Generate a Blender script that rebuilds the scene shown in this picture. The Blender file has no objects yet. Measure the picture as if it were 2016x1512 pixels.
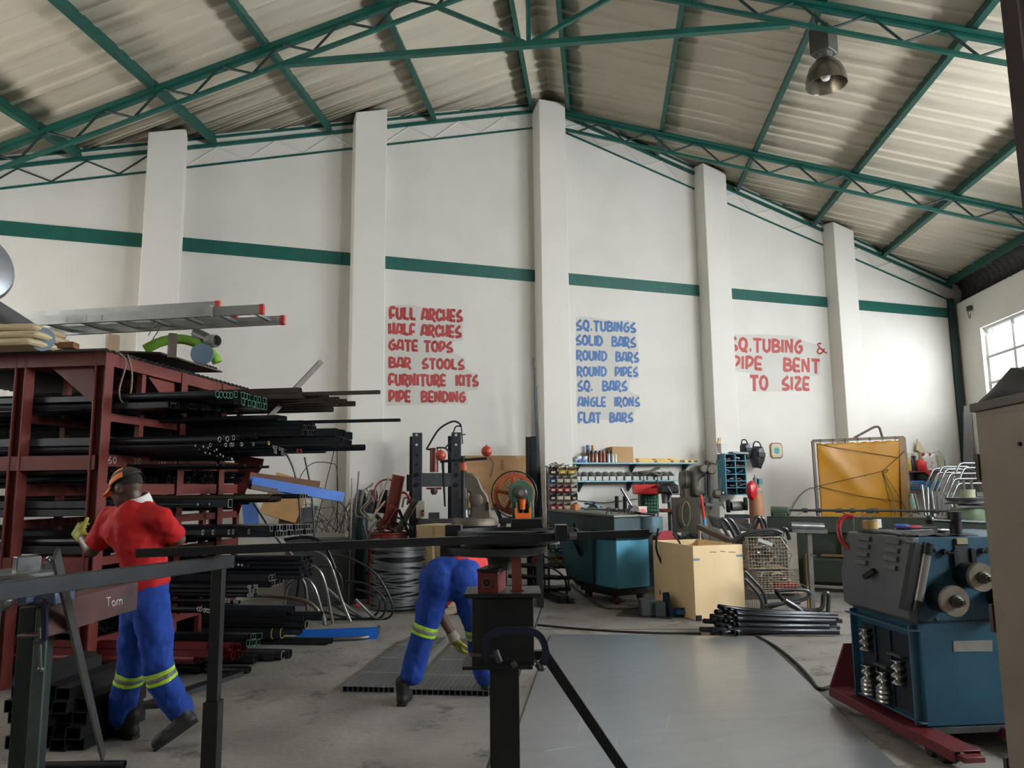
import bpy, bmesh, math, random
from mathutils import Vector as V, Matrix, Euler
PI=math.pi; R=math.radians
rnd=random.Random(7)
SC=bpy.context.scene; COL=SC.collection
# ---------------------------------------------------------------- camera
FPX=1483.44
_y,_p,_r=.3443,.1367,-.0107
CAM=V((-4.9606,-11.6816,1.55))
FW=V((math.sin(_y)*math.cos(_p),math.cos(_y)*math.cos(_p),math.sin(_p)))
_a=V((math.cos(_y),-math.sin(_y),0)); _b=_a.cross(FW)
RT=_a*math.cos(_r)+_b*math.sin(_r); UP=_b*math.cos(_r)-_a*math.sin(_r)
cd=bpy.data.cameras.new('camera'); cam=bpy.data.objects.new('camera',cd); COL.objects.link(cam)
cd.sensor_width=36; cd.lens=FPX/2016*36; cd.clip_start=.05; cd.clip_end=200
cam.matrix_world=Matrix(((RT.x,UP.x,-FW.x,CAM.x),(RT.y,UP.y,-FW.y,CAM.y),(RT.z,UP.z,-FW.z,CAM.z),(0,0,0,1)))
SC.camera=cam
# building axes: RD = ridge direction towards the viewer, FD = across the hall; the gable wall (y=0) is skewed to them
BETA=-.4611
RD=V((math.sin(BETA),-math.cos(BETA),0)); FD=V((math.cos(BETA),math.sin(BETA),0))
# ---------------------------------------------------------------- light
SC.view_settings.view_transform='Standard'; SC.view_settings.look='None'; SC.view_settings.gamma=1
SC.view_settings.exposure=0.72
W=bpy.data.worlds.new('overcast_sky'); SC.world=W; W.use_nodes=True
W.node_tree.nodes['Background'].inputs[0].default_value=(.86,.93,1,1)
W.node_tree.nodes['Background'].inputs[1].default_value=1.0
def area(name,loc,direc,sx,sy,e,col=(1,1,1)):
    l=bpy.data.lights.new(name,'AREA'); l.shape='RECTANGLE'; l.size=sx; l.size_y=sy; l.energy=e; l.color=col
    o=bpy.data.objects.new(name,l); COL.objects.link(o); o.location=loc
    o.rotation_euler=V(direc).to_track_quat('-Z','Y').to_euler(); return o
def hall(L,s,z): return RD*L+FD*s+V((0,0,z))
# daylight through the windows of the right wall, just outside the panes
for k,(L0,L1,e,tz) in enumerate(((-3.15,.85,150,-.55),(2.2,6.2,640,-.12),(7.5,11.5,680,-.10))):
    area('window_daylight_and_fill',hall((L0+L1)/2,8.75,3.95),-FD+V((0,0,tz)),L1-L0,1.5,e,(.91,.96,1))
# added fill light from the left, outside unseen windows put in for it
for k,(L0,L1,e) in enumerate(((4.6,8.6,190),(9.6,13.6,150))):
    area('window_daylight_and_fill',hall((L0+L1)/2,-8.75,3.95),FD+V((0,0,-.05)),L1-L0,1.5,e,(1,.97,.93))
# ---------------------------------------------------------------- pixel -> place helpers
def ray(px,py): return FW+RT*((px-1008)/FPX)-UP*((py-756)/FPX)
def fl(px,py,z=0.):
    d=ray(px,py); return CAM+d*((z-CAM.z)/d.z)
def aty(px,py,y):
    d=ray(px,py); return CAM+d*((y-CAM.y)/d.y)
def dep(px,py,D): return CAM+ray(px,py)*D
def frame(px,py,L):   # point on the plane parallel to the roof frames, L along the ridge
    d=ray(px,py); return CAM+d*((L-CAM.dot(RD))/d.dot(RD))
def side(px,py,s):    # point on the plane parallel to the ridge, s across the hall
    d=ray(px,py); return CAM+d*((s-CAM.dot(FD))/d.dot(FD))
def vplane(px,py,P,d2): # point on the vertical plane through P with horizontal direction d2
    n=V((-d2[1],d2[0],0)); d=ray(px,py); return CAM+d*((P-CAM).dot(n)/d.dot(n))
# ---------------------------------------------------------------- materials
def lin(h):
    if isinstance(h,str):
        c=[int(h[i:i+2],16)/255 for i in (0,2,4)]
    else: c=[x/255 for x in h]
    return tuple(x/12.92 if x<=.04045 else ((x+.055)/1.055)**2.4 for x in c)+(1,)
MT={}
def mat(name,col,rough=.6,metal=0.,col2=None,scale=6.,amt=.5,bump=0.,bscale=40.,spec=.5,dirt=None,dscale=2.5,dthr=.6,stretch=None,emit=0,alpha=None,trans=0):
    if name in MT: return MT[name]
    m=bpy.data.materials.new(name); m.use_nodes=True; nt=m.node_tree; N=nt.nodes; L=nt.links
    b=N['Principled BSDF']; b.inputs['Roughness'].default_value=rough; b.inputs['Metallic'].default_value=metal
    b.inputs['Specular IOR Level'].default_value=spec
    tc=N.new('ShaderNodeTexCoord'); src=tc.outputs['Object']
    if stretch:
        mp=N.new('ShaderNodeMapping'); mp.inputs['Scale'].default_value=stretch; L.new(src,mp.inputs[0]); src=mp.outputs[0]
    n1=N.new('ShaderNodeTexNoise'); n1.inputs['Scale'].default_value=scale; n1.inputs['Detail'].default_value=6; L.new(src,n1.inputs['Vector'])
    rp=N.new('ShaderNodeValToRGB'); rp.color_ramp.elements[0].position=.5-amt*.5; rp.color_ramp.elements[1].position=.5+amt*.5
    c=lin(col); c2=lin(col2) if col2 else tuple(x*.78 for x in c[:3])+(1,)
    rp.color_ramp.elements[0].color=c2; rp.color_ramp.elements[1].color=c
    L.new(n1.outputs[0],rp.inputs[0]); out=rp.outputs[0]
    if dirt:
        n2=N.new('ShaderNodeTexNoise'); n2.inputs['Scale'].default_value=dscale; n2.inputs['Detail'].default_value=9; n2.inputs['Roughness'].default_value=.7
        L.new(tc.outputs['Object'],n2.inputs['Vector'])
        r2=N.new('ShaderNodeValToRGB'); r2.color_ramp.elements[0].position=dthr; r2.color_ramp.elements[1].position=min(1,dthr+.12)
        mx=N.new('ShaderNodeMixRGB'); L.new(n2.outputs[0],r2.inputs[0]); L.new(r2.outputs[0],mx.inputs[0]); L.new(out,mx.inputs[1])
        mx.inputs[2].default_value=lin(dirt); out=mx.outputs[0]
    L.new(out,b.inputs['Base Color'])
    if bump:
        n3=N.new('ShaderNodeTexNoise'); n3.inputs['Scale'].default_value=bscale; n3.inputs['Detail'].default_value=4; L.new(src,n3.inputs['Vector'])
        bp=N.new('ShaderNodeBump'); bp.inputs['Strength'].default_value=bump; bp.inputs['Distance'].default_value=.01
        L.new(n3.outputs[0],bp.inputs['Height']); L.new(bp.outputs[0],b.inputs['Normal'])
    if emit:
        b.inputs['Emission Color'].default_value=c; b.inputs['Emission Strength'].default_value=emit
    if trans: b.inputs['Transmission Weight'].default_value=trans
    if alpha is not None: b.inputs['Alpha'].default_value=alpha
    m.diffuse_color=c; MT[name]=m; return m
# ---------------------------------------------------------------- mesh builder
def wloc(o):
    v=V((0,0,0))
    while o is not None: v+=o.location; o=o.parent
    return v
def perp(d,up=(0,0,1)):
    d=d.normalized(); u=V(up)
    if abs(d.dot(u))>.995: u=V((0,1,0)) if abs(d.y)<.9 else V((1,0,0))
    s=d.cross(u).normalized(); return s,s.cross(d).normalized()
class MB:
    def __init__(s): s.v=[];s.f=[];s.sm=[]
    def add(s,vs,fs,sm=False):
        n=len(s.v); s.v+=[V(x) for x in vs]; s.f+=[[i+n for i in q] for q in fs]
        s.sm+=(sm if isinstance(sm,list) else [sm]*len(fs)); return s
    def box(s,c,size,rot=0,m=None):
        x,y,z=[q/2 for q in size]; c=V(c)
        M=m if m is not None else Matrix.Rotation(rot,3,'Z')
        vs=[c+M@V((a,b,d)) for a in(-x,x) for b in(-y,y) for d in(-z,z)]
        return s.add(vs,[(0,1,3,2),(4,6,7,5),(0,4,5,1),(2,3,7,6),(0,2,6,4),(1,5,7,3)])
    def bar(s,p,q,w,h,up=(0,0,1),roll=0):
        p=V(p);q=V(q);d=q-p; a,b=perp(d,up)
        if roll: a,b=a*math.cos(roll)+b*math.sin(roll),b*math.cos(roll)-a*math.sin(roll)
        vs=[e+a*(i*w/2)+b*(j*h/2) for e in(p,q) for i,j in((-1,-1),(1,-1),(1,1),(-1,1))]
        return s.add(vs,[(0,1,2,3),(7,6,5,4),(0,4,5,1),(1,5,6,2),(2,6,7,3),(3,7,4,0)])
    def sqpipe(s,p,q,w,h,t=.003,up=(0,0,1),roll=0):
        p=V(p);q=V(q);d=q-p; a,b=perp(d,up)
        if roll: a,b=a*math.cos(roll)+b*math.sin(roll),b*math.cos(roll)-a*math.sin(roll)
        vs=[]
        for (e,k) in((p,0),(q,0),(p,t),(q,t)):
            for i,j in((-1,-1),(1,-1),(1,1),(-1,1)): vs.append(e+a*(i*(w/2-k))+b*(j*(h/2-k)))
        fs=[]
        for i in range(4):
            j=(i+1)%4; fs+=[(i,4+i,4+j,j),(8+j,12+j,12+i,8+i),(i,j,8+j,8+i),(4+j,4+i,12+i,12+j)]
        return s.add(vs,fs)
    def angle(s,p,q,w,h,t,up=(0,0,1)):   # L section
        p=V(p);q=V(q);a,b=perp(q-p,up); pr=[(0,0),(w,0),(w,t),(t,t),(t,h),(0,h)]
        vs=[e+a*x+b*y for e in(p,q) for x,y in pr]; n=6
        return s.add(vs,[tuple(range(n-1,-1,-1)),tuple(range(n,2*n))]+[(i,(i+1)%n,n+(i+1)%n,n+i) for i in range(n)])
    def prof(s,p,q,pr,up=(0,0,1)):       # any closed section swept p->q
        p=V(p);q=V(q);a,b=perp(q-p,up); n=len(pr)
        vs=[e+a*x+b*y for e in(p,q) for x,y in pr]
        return s.add(vs,[tuple(range(n-1,-1,-1)),tuple(range(n,2*n))]+[(i,(i+1)%n,n+(i+1)%n,n+i) for i in range(n)])
    def cyl(s,p,q,r,r2=None,n=16,cap=True):
        p=V(p);q=V(q);r2=r if r2 is None else r2;a,b=perp(q-p)
        vs=[p+(a*math.cos(2*PI*i/n)+b*math.sin(2*PI*i/n))*r for i in range(n)]+[q+(a*math.cos(2*PI*i/n)+b*math.sin(2*PI*i/n))*r2 for i in range(n)]
        fs=[(i,(i+1)%n,n+(i+1)%n,n+i) for i in range(n)]; sm=[True]*n
        if cap: fs+=[tuple(range(n-1,-1,-1)),tuple(range(n,2*n))]; sm+=[False]*2
        return s.add(vs,fs,sm)
    def pipe(s,p,q,r,t=.003,n=12):
        p=V(p);q=V(q);a,b=perp(q-p);vs=[]
        for e,k in((p,r),(q,r),(p,r-t),(q,r-t)):
            vs+=[e+(a*math.cos(2*PI*i/n)+b*math.sin(2*PI*i/n))*k for i in range(n)]
        fs=[];sm=[]
        for i in range(n):
            j=(i+1)%n; fs+=[(i,j,n+j,n+i),(2*n+j,2*n+i,3*n+i,3*n+j),(j,i,2*n+i,2*n+j),(n+i,n+j,3*n+j,3*n+i)]; sm+=[True,True,False,False]
        return s.add(vs,fs,sm)
    def tube(s,pts,r,n=8,closed=False,cap=True,rs=None):
        pts=[V(p) for p in pts]; m=len(pts); vs=[]; a=None
        for i,p in enumerate(pts):
            if closed: d=(pts[(i+1)%m]-pts[i-1])
            else: d=(pts[min(i+1,m-1)]-pts[max(i-1,0)])
            if d.length<1e-9: d=V((0,0,1))
            d.normalize()
            if a is None: a,b=perp(d)
            else:
                a=a-d*a.dot(d)
                if a.length<1e-6: a,_=perp(d)
                a.normalize()
            b=d.cross(a); rr=rs[i] if rs else r
            vs+=[p+(a*math.cos(2*PI*k/n)+b*math.sin(2*PI*k/n))*rr for k in range(n)]
        fs=[]
        for i in range(m if closed else m-1):
            j=(i+1)%m
            for k in range(n): l=(k+1)%n; fs.append((i*n+k,i*n+l,j*n+l,j*n+k))
        sm=[True]*len(fs)
        if cap and not closed: fs+=[tuple(range(n-1,-1,-1)),tuple(range((m-1)*n,m*n))]; sm+=[False]*2
        return s.add(vs,fs,sm)
    def lathe(s,prof,at=(0,0,0),axis=(0,0,1),n=24,sm=True):  # prof: (r,z)
        at=V(at);d=V(axis).normalized();a,b=perp(d); vs=[];m=len(prof)
        for r,z in prof:
            vs+=[at+d*z+(a*math.cos(2*PI*k/n)+b*math.sin(2*PI*k/n))*max(r,1e-5) for k in range(n)]
        fs=[(i*n+k,i*n+(k+1)%n,(i+1)*n+(k+1)%n,(i+1)*n+k) for i in range(m-1) for k in range(n)]
        return s.add(vs,fs,sm)
    def sph(s,c,r,n=16,m=10,sc=(1,1,1)):
        c=V(c);vs=[];fs=[]
        for i in range(m+1):
            t=PI*i/m
            vs+=[c+V((math.sin(t)*math.cos(2*PI*k/n)*sc[0],math.sin(t)*math.sin(2*PI*k/n)*sc[1],math.cos(t)*sc[2]))*r for k in range(n)]
        fs=[(i*n+k,(i+1)*n+k,(i+1)*n+(k+1)%n,i*n+(k+1)%n) for i in range(m) for k in range(n)]
        return s.add(vs,fs,True)
    def prism(s,poly,off):               # poly: 3D points of one flat outline, off: thickness vector
        n=len(poly); o=V(off); vs=[V(p) for p in poly]+[V(p)+o for p in poly]
        return s.add(vs,[tuple(range(n)),tuple(range(2*n-1,n-1,-1))]+[((i+1)%n,i,n+i,n+(i+1)%n) for i in range(n)])
    def quad(s,*p): return s.add(p,[tuple(range(len(p)))])
    def hull8(s,b,t): # bottom 4, top 4
        return s.add(list(b)+list(t),[(3,2,1,0),(4,5,6,7),(0,1,5,4),(1,2,6,5),(2,3,7,6),(3,0,4,7)])
    def build(s,name,m,parent=None,bev=0,seg=2,weld=True,sub=0):
        me=bpy.data.meshes.new(name)
        if parent is not None: off=wloc(parent); loc=V((0,0,0))
        else:
            xs=[v.x for v in s.v];ys=[v.y for v in s.v];zs=[v.z for v in s.v]
            off=V(((min(xs)+max(xs))/2,(min(ys)+max(ys))/2,min(zs))); loc=off
        me.from_pydata([v-off for v in s.v],[],s.f); me.update()
        me.polygons.foreach_set('use_smooth',s.sm)
        bm=bmesh.new(); bm.from_mesh(me)
        if weld: bmesh.ops.remove_doubles(bm,verts=bm.verts,dist=1e-5)
        bmesh.ops.recalc_face_normals(bm,faces=bm.faces)
        bm.to_mesh(me); bm.free()
        me.set_sharp_from_angle(angle=R(38))
        me.materials.append(m)
        o=bpy.data.objects.new(name,me); COL.objects.link(o); o.location=loc
        if parent is not None: o.parent=parent
        if bev:
            b=o.modifiers.new('bevel','BEVEL'); b.width=bev; b.segments=seg; b.limit_method='ANGLE'; b.angle_limit=R(35)
        if sub:
            b=o.modifiers.new('subsurf','SUBSURF'); b.levels=sub; b.render_levels=sub
        return o
def tag(o,label=None,cat=None,group=None,kind=None):
    if label: o['label']=label
    if cat: o['category']=cat
    if group: o['group']=group
    if kind: o['kind']=kind
    return o
def thing(name,label,cat,loc=(0,0,0),group=None):
    o=bpy.data.objects.new(name,None); COL.objects.link(o); o.location=loc; o.empty_display_size=.1
    return tag(o,label,cat,group)
def struct(name,mb,m,parent=None,label=None,bev=0):
    o=mb.build(name,m,parent,bev)
    if parent is None: o['kind']='structure'
    if label: o['label']=label
    return o
def dup(root,loc=None,rz=None,label=None,group=None):
    c=root.copy(); COL.objects.link(c)
    if loc is not None: c.location=loc
    if rz is not None: c.rotation_euler=(0,0,rz)
    if label: c['label']=label
    if group: c['group']=group
    for ch in list(root.children):
        d=ch.copy(); COL.objects.link(d); d.parent=c
        for g in list(ch.children):
            e=g.copy(); COL.objects.link(e); e.parent=d
    return c
def crv(pts,n=8,closed=False):   # smooth curve through points
    pts=[V(p) for p in pts]; out=[]; m=len(pts)
    for i in range(m if closed else m-1):
        g=(lambda k: pts[k%m]) if closed else (lambda k: pts[min(max(k,0),m-1)])
        a,b,c,d=g(i-1),g(i),g(i+1),g(i+2)
        for k in range(n):
            t=k/n; out.append(.5*((2*b)+(c-a)*t+(2*a-5*b+4*c-d)*t*t+(3*b-a-3*c+d)*t**3))
    if not closed: out.append(pts[-1])
    return out
def bent(pts,rad,n=5):    # polyline with rounded corners, as a bent tube has
    pts=[V(p) for p in pts]; out=[pts[0]]
    for i in range(1,len(pts)-1):
        a,b,c=pts[i-1],pts[i],pts[i+1]; u=(a-b);w=(c-b)
        k=min(rad,u.length*.48,w.length*.48); p=b+u.normalized()*k;q=b+w.normalized()*k
        for j in range(n+1):
            t=j/n; out.append(p*(1-t)**2+b*2*t*(1-t)+q*t*t)
    out.append(pts[-1]); return out

RTH=V((RT.x,RT.y,0)).normalized(); FWH=V((FW.x,FW.y,0)).normalized()
def back(d): return V((-d.y,d.x,0)) if V((-d.y,d.x,0)).dot(FWH)>0 else V((d.y,-d.x,0))
def vbox(mb,xl,xr,yt,yb,z,dpt,d=None,zb=None):
    """upright box whose near face spans the given view of it, at distance z, dpt deep"""
    d=RTH if d is None else d
    P0=dep((xl+xr)/2,yb,z); a=vplane(xl,yb,P0,d); b=vplane(xr,yb,P0,d)
    zt=vplane((xl+xr)/2,yt,P0,d).z; z0=P0.z if zb is None else zb
    a=V((a.x,a.y,z0)); b=V((b.x,b.y,z0)); k=back(d)*dpt; h=V((0,0,zt-z0))
    mb.hull8([a,b,b+k,a+k],[a+h,b+h,b+k+h,a+k+h]); return a,b,k,h
def vb(name,m,parent,xl,xr,yt,yb,z,dpt,d=None,zb=None,bev=.003):
    mb=MB(); vbox(mb,xl,xr,yt,yb,z,dpt,d,zb); return mb.build(name,m,parent,bev)
def ground(p): return V((p.x,p.y,0))
# ================================================================ setting
wallm=mat('white_wall_paint','d7d3cb',.75,0,'cac6bd',1.3,.7,.06,25,.3)
pillm=mat('white_pillar_paint','d7d3cb',.75,0,'cecac1',1.1,.7,.05,30,.3)
green=mat('green_gloss_paint','12584c',.42,0,'0e4a40',5,.6,.05,30)
greend=mat('dark_green_paint','0a2e2a',.55,0,'08241f',6,.6)
purm=mat('purlin_green_paint','175347',.5,0,'124237',5,.6)
floorm=mat('concrete_floor','958f88',.6,0,'6b6660',1.5,.5,.7,22,.35,'504c46',3.4,.55)
roofm=mat('cream_roof_sheet','bfb6a4',.6,0,'b3aa97',1.5,.6,0,30,.3)
darkcl=mat('dark_cladding','3a3635',.6,0,'2c2928',5,.5)
jointm=mat('floor_joint','2c2a28',.9)
ZA=8.22; MF=.302; HW=8.36; LF=21.
def zc(s): return ZA-MF*abs(s)
def onwall(x,z,y=0): return V((x,y,z))
# floor
c=[V((-9.6,.3,0)),V((9.6,.3,0)),hall(LF,HW+.3,0),hall(LF,-HW-.3,0)]
struct('floor',MB().prism([p-V((0,0,.1)) for p in c],(0,0,.1)),floorm)
# gable wall: outline up to the roof sheet
def wz(x): return zc(x*.8955)+.20
pts=[V((-9.9,0,-.05)),V((9.9,0,-.05)),V((9.9,0,wz(9.9))),V((0,0,wz(0))),V((-9.9,0,wz(9.9)))]
struct('wall_back',MB().prism(pts,(0,.25,0)),wallm)
# long walls
def longwall(name,s,wins,top):
    mb=MB(); sg=1 if s>0 else -1
    L0=-4.16 if s>0 else 4.16
    def blk(a,b,z0,z1): mb.hull8([hall(a,s,z0),hall(b,s,z0),hall(b,s+.25*sg,z0),hall(a,s+.25*sg,z0)],[hall(a,s,z1),hall(b,s,z1),hall(b,s+.25*sg,z1),hall(a,s+.25*sg,z1)])
    cur=L0-.12
    for a,b,z0,z1 in wins:
        blk(cur,a,0,top); blk(a,b,0,z0); blk(a,b,z1,top); cur=b
    blk(cur,LF,0,top); return struct(name,mb,wallm)

WINS=[(-3.15,.85,3.15,4.62),(2.2,6.2,3.15,4.62),(7.5,11.5,3.15,4.62)]
longwall('wall_right',HW,WINS,5.33)
LWINS=[(4.6,8.6,3.15,4.62),(9.6,13.6,3.15,4.62)]  # unseen left windows, added to brighten the hall from that side
longwall('wall_left',-HW,LWINS,5.33)
frm=mat('window_steel','b9b7b2',.5,0,'a9a7a1',6,.5)
glass=mat('window_glass','eef4f6',.05,0,'e8f0f2',2,.3,trans=1.0,alpha=.25)
def window(k,a,b,z0,z1,s):
    sg=1 if s>0 else -1; S=s+.1*sg
    w=MB()
    for L in (a+.02,b-.02): w.bar(hall(L,S,z0),hall(L,S,z1),.04,.05)
    for z in (z0+.02,z1-.02): w.bar(hall(a,S,z),hall(b,S,z),.05,.04)
    for z in (3.50,4.02): w.bar(hall(a,S,z),hall(b,S,z),.05,.05)
    for i in range(1,4):
        L=a+(b-a)*i/4; w.bar(hall(L,S,z0),hall(L,S,z1),.03 if i!=2 else .05,.05)
    f=struct('window_%d'%k,w,frm,label='steel framed window with grey glazing bars high in the long wall')
    g=MB(); g.prism([hall(a,S,z0),hall(b,S,z0),hall(b,S,z1),hall(a,S,z1)],FD*.006*sg)
    g.build('pane',glass,f)
    sl=MB(); sl.bar(hall(a-.05,s-.02*sg,z0-.02),hall(b+.05,s-.02*sg,z0-.02),.12,.04); sl.build('window_sill',frm,f)
for k,(a,b,z0,z1) in enumerate(WINS): window(k+1,a,b,z0,z1,HW)
for k,(a,b,z0,z1) in enumerate(LWINS): window(k+4,a,b,z0,z1,-HW)  # left ones are additions that go with the fill lamps
# front wall far behind the viewer
fw_=MB()
def fblk(s0,s1,z0,z1): fw_.hull8([hall(LF,s0,z0),hall(LF,s1,z0),hall(LF+.25,s1,z0),hall(LF+.25,s0,z0)],[hall(LF,s0,z1),hall(LF,s1,z1),hall(LF+.25,s1,z1),hall(LF+.25,s0,z1)])
fblk(-HW,HW,0,8.3)
struct('wall_front',fw_,wallm)
# roof sheets with ribs and lap seams, cut off at the gable wall
def roof(name,sg):
    pr=[];L=-5.2
    while L<LF+.3:
        pr+=[(L,.0),(L+.015,-.03),(L+.03,0)]            # lap seam
        for k in range(1,3):
            q=L+.68*k/3
            pr+=[(q-.045,0),(q-.02,.03),(q+.02,.03),(q+.045,0)]
        L+=.68
    vs=[];n=len(pr)
    for s_ in (0,HW+.35):
        for L,d in pr: vs.append(hall(L,s_*sg,zc(s_)+.205-d))
    me=MB().add(vs,[(i,i+1,n+i+1,n+i) for i in range(n-1)])
    o=struct(name,me,roofm)
    bm=bmesh.new();bm.from_mesh(o.data)
    g=bm.verts[:]+bm.edges[:]+bm.faces[:]
    bmesh.ops.bisect_plane(bm,geom=g,plane_co=V((0,.26,0))-o.location,plane_no=(0,1,0),clear_outer=True)
    r=bmesh.ops.solidify(bm,geom=bm.faces[:],thickness=-.02)
    bmesh.ops.recalc_face_normals(bm,faces=bm.faces)
    bm.to_mesh(o.data);bm.free();return o
roof('ceiling',1);roof('ceiling',-1)
# purlins (lipped channels along the ridge), each one its own
PUR=[-8.1,-6.51,-4.92,-3.40,-1.87,-.30,.33,1.93,3.49,5.10,6.66,8.22]
CH=[(-.035,0),(.035,0),(.035,.012),(-.025,.012),(-.025,.158),(.035,.158),(.035,.17),(-.035,.17)]
def Lwall(s): return s*math.tan(BETA)+0.02      # where the gable wall cuts a line at s
for i,s_ in enumerate(PUR):
    sg=1 if s_>0 else -1
    sl=math.atan(MF)*sg
    up=(FD*math.sin(sl)+V((0,0,math.cos(sl))))
    cs=[(x*-sg,y) for x,y in CH]
    m=MB().prof(hall(Lwall(s_),s_,zc(s_)),hall(LF,s_,zc(s_)),cs,up)
    o=struct('roof_purlin',m,purm); o['label']='green steel purlin running under the roof sheets, '+(['left eave','second up from left eave','third up from left eave','fourth up from left eave','next to the ridge pair on left','left one of the ridge pair','right one of the ridge pair','next to the ridge pair on right','fourth up from right eave','third up from right eave','second up from right eave','right eave'][i]); o['category']='purlin'
# roof frames
def truss(L,s0,s1,full):
    t=thing('roof_truss','green lattice roof truss '+('with tie beam spanning the hall' if full else 'from the middle pillar to the right eave'),'truss',hall(L,(s0+s1)/2 if not full else 0,zc(0) if full else zc(4)))
    t['kind']='structure'
    tp,bt=-.04,-.33
    for sg in ((1,-1) if full else (1,)):
        e=HW-.05
        m=MB().angle(hall(L,.0,zc(0)+tp),hall(L,e*sg,zc(e)+tp),.07,.07,.01); m.bar(hall(L-.05,0,zc(0)+tp),hall(L-.05,e*sg,zc(e)+tp),.06,.07); m.build('top_chord',green,t)
        m=MB().bar(hall(L,.0,zc(0)+bt),hall(L,e*sg,zc(e)+bt),.05,.045); m.build('bottom_chord',green,t)
        s=.5 if not full else .35; k=0; w=MB(); st=.40
        while s<e-.3:
            a,b=s,s+st
            if k%2==0: w.cyl(hall(L,a*sg,zc(a)+bt+.02),hall(L,(b)*sg,zc(b)+tp-.03),.016,n=6)
            else: w.cyl(hall(L,(a+.08)*sg,zc(a+.08)+tp-.03),hall(L,(b)*sg,zc(b)+bt+.02),.016,n=6)
            s=b; k+=1
        w.build('web_bars',greend,t)
    if full:
        e=3.1
        z=zc(e)+bt-.02
        MB().bar(hall(L,-e,z),hall(L,e,z),.08,.07).build('tie_beam',green,t)
        MB().bar(hall(L,0,z),hall(L,0,zc(0)+bt),.045,.045).build('king_post',green,t)
        for sg in (1,-1):
            MB().bar(hall(L,.05*sg,z+.03),hall(L,1.15*sg,zc(1.15)+bt),.045,.05).build('strut',green,t)
    return t
truss(0.06,0,HW,False)
truss(4.1,-HW,HW,True)
truss(9.2,-HW,HW,True)
truss(14.3,-HW,HW,True)
# chords and angles showing on the gable wall between the pillars
PX=[(-6.14,.5),(-3.21,.5),(-.09,.5),(3.19,.5),(6.16,.5)]
DP=.32
edges=[-9.3]+[e for x,w in PX for e in (x-w/2,x+w/2)]+[9.28]
n=0
for i in range(0,len(edges),2):
    a,b=edges[i],edges[i+1]
    n+=1; struct('trim_%d'%n,MB().prism([V((a,-.02,5.04)),V((b,-.02,5.04)),V((b,-.02,5.245)),V((a,-.02,5.245))],(0,.03,0)),green,label='dark green painted beam band across the white wall')
    for dz,h,y in ((-.0,.05,-.05),(.13,.035,-.03),(-.30,.03,-.02)):
        n+=1
        za,zb=zc(a*.8955)+dz,zc(b*.8955)+dz
        if a<0<b: continue
        struct('trim_%d'%n,MB().prism([V((a,y,za-h/2)),V((b,y,zb-h/2)),V((b,y,zb+h/2)),V((a,y,za+h/2))],(0,-y+.01,0)),green,label='green steel truss chord bedded in the white gable wall')
    # zigzag bars plastered over
    L=a; k=0; w=MB()
    while L<b-.2:
        q=min(L+.42,b); za=zc(L*.8955); zb=zc(q*.8955)
        w.cyl(V((L,-.004,za-(.28 if k%2==0 else .03))),V((q,-.004,zb-(.03 if k%2==0 else .28))),.012,n=6); L=q;k+=1
    n+=1; struct('trim_%d'%n,w,pillm if i>0 else greend,label='zigzag truss bars plastered white under the roof line')
for i,(x,w) in enumerate(PX):
    f=lambda xx,yy: zc(V((xx,yy,0)).dot(FD))+.15
    a,b=x-w/2,x+w/2
    lo=[V((a,-DP,0)),V((b,-DP,0)),V((b,.05,0)),V((a,.05,0))]
    hi=[V((p.x,p.y,f(p.x,p.y)-.02)) for p in lo]
    if i==2: hi=[V((p.x,p.y,8.22)) for p in lo]
    n+=1; struct('trim_%d'%n,MB().hull8(lo,hi),pillm,label=['white pillar behind the red pipe rack','white pillar left of the red lettering','tall white pillar under the ridge','white pillar right of the blue lettering','white pillar behind the yellow curtain'][i],bev=.012)
# corner post, side cladding above the right wall
P=V((9.34,0,0))-FD*.12+RD*.02
n+=1; struct('trim_%d'%n,MB().prof(P+V((-.02,-.03,0)),P+V((-.02,-.03,5.45)),[(-.1,-.06),(.1,-.06),(.1,.06),(-.1,.06)],FD),greend,label='dark green steel post in the right hand corner')
vs=[];m=40;nn=0
prof=[(8.27,5.87),(8.42,5.85),(8.53,5.78),(8.60,5.66),(8.60,5.52),(8.53,5.41),(8.45,5.35),(8.36,5.32)]
L=-4.7;rows=[]
while L<LF: rows.append((L,0));rows.append((L+.05,.025));rows.append((L+.10,.025));rows.append((L+.15,0));L+=.2
for L,d in rows:
    for s_,z in prof: vs.append(hall(L,s_-d,z-d*.3))
k=len(prof)
o=struct('wall_cladding',MB().add(vs,[(i*k+j,i*k+j+1,(i+1)*k+j+1,(i+1)*k+j) for i in range(len(rows)-1) for j in range(k-1)]),darkcl,label='dark ribbed side cladding between the right wall and the eave')
# dark steel column standing behind the roll bending machine
P=dep(1985,0,6.5); P=V((P.x,P.y,0))+RTH*.1
n+=1; struct('trim_%d'%n,MB().prof(P,P+V((0,0,zc(P.dot(FD))-.35)),[(-.1,-.1),(.1,-.1),(.1,-.085),(.01,-.085),(.01,.085),(.1,.085),(.1,.1),(-.1,.1),(-.1,.085),(-.01,.085),(-.01,-.085),(-.1,-.085)],RTH),mat('dark_brown_steel','33201f',.5,.1,'281918',5,.5),label='dark brown steel column at the upper right edge')
# floor joints
for a,b in (((1070,1185),(960,1512)),((1060,1239),(1640,1239)),((640,1166),(840,1196))):
    p,q=fl(*a),fl(*b)
    if a[0]==1070: q=p+(q-p)*1.5
    n+=1; struct('trim_%d'%n,MB().bar(p+V((0,0,.0005)),q+V((0,0,.0005)),.018,.002),jointm,label='dark joint line in the concrete floor')
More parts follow.
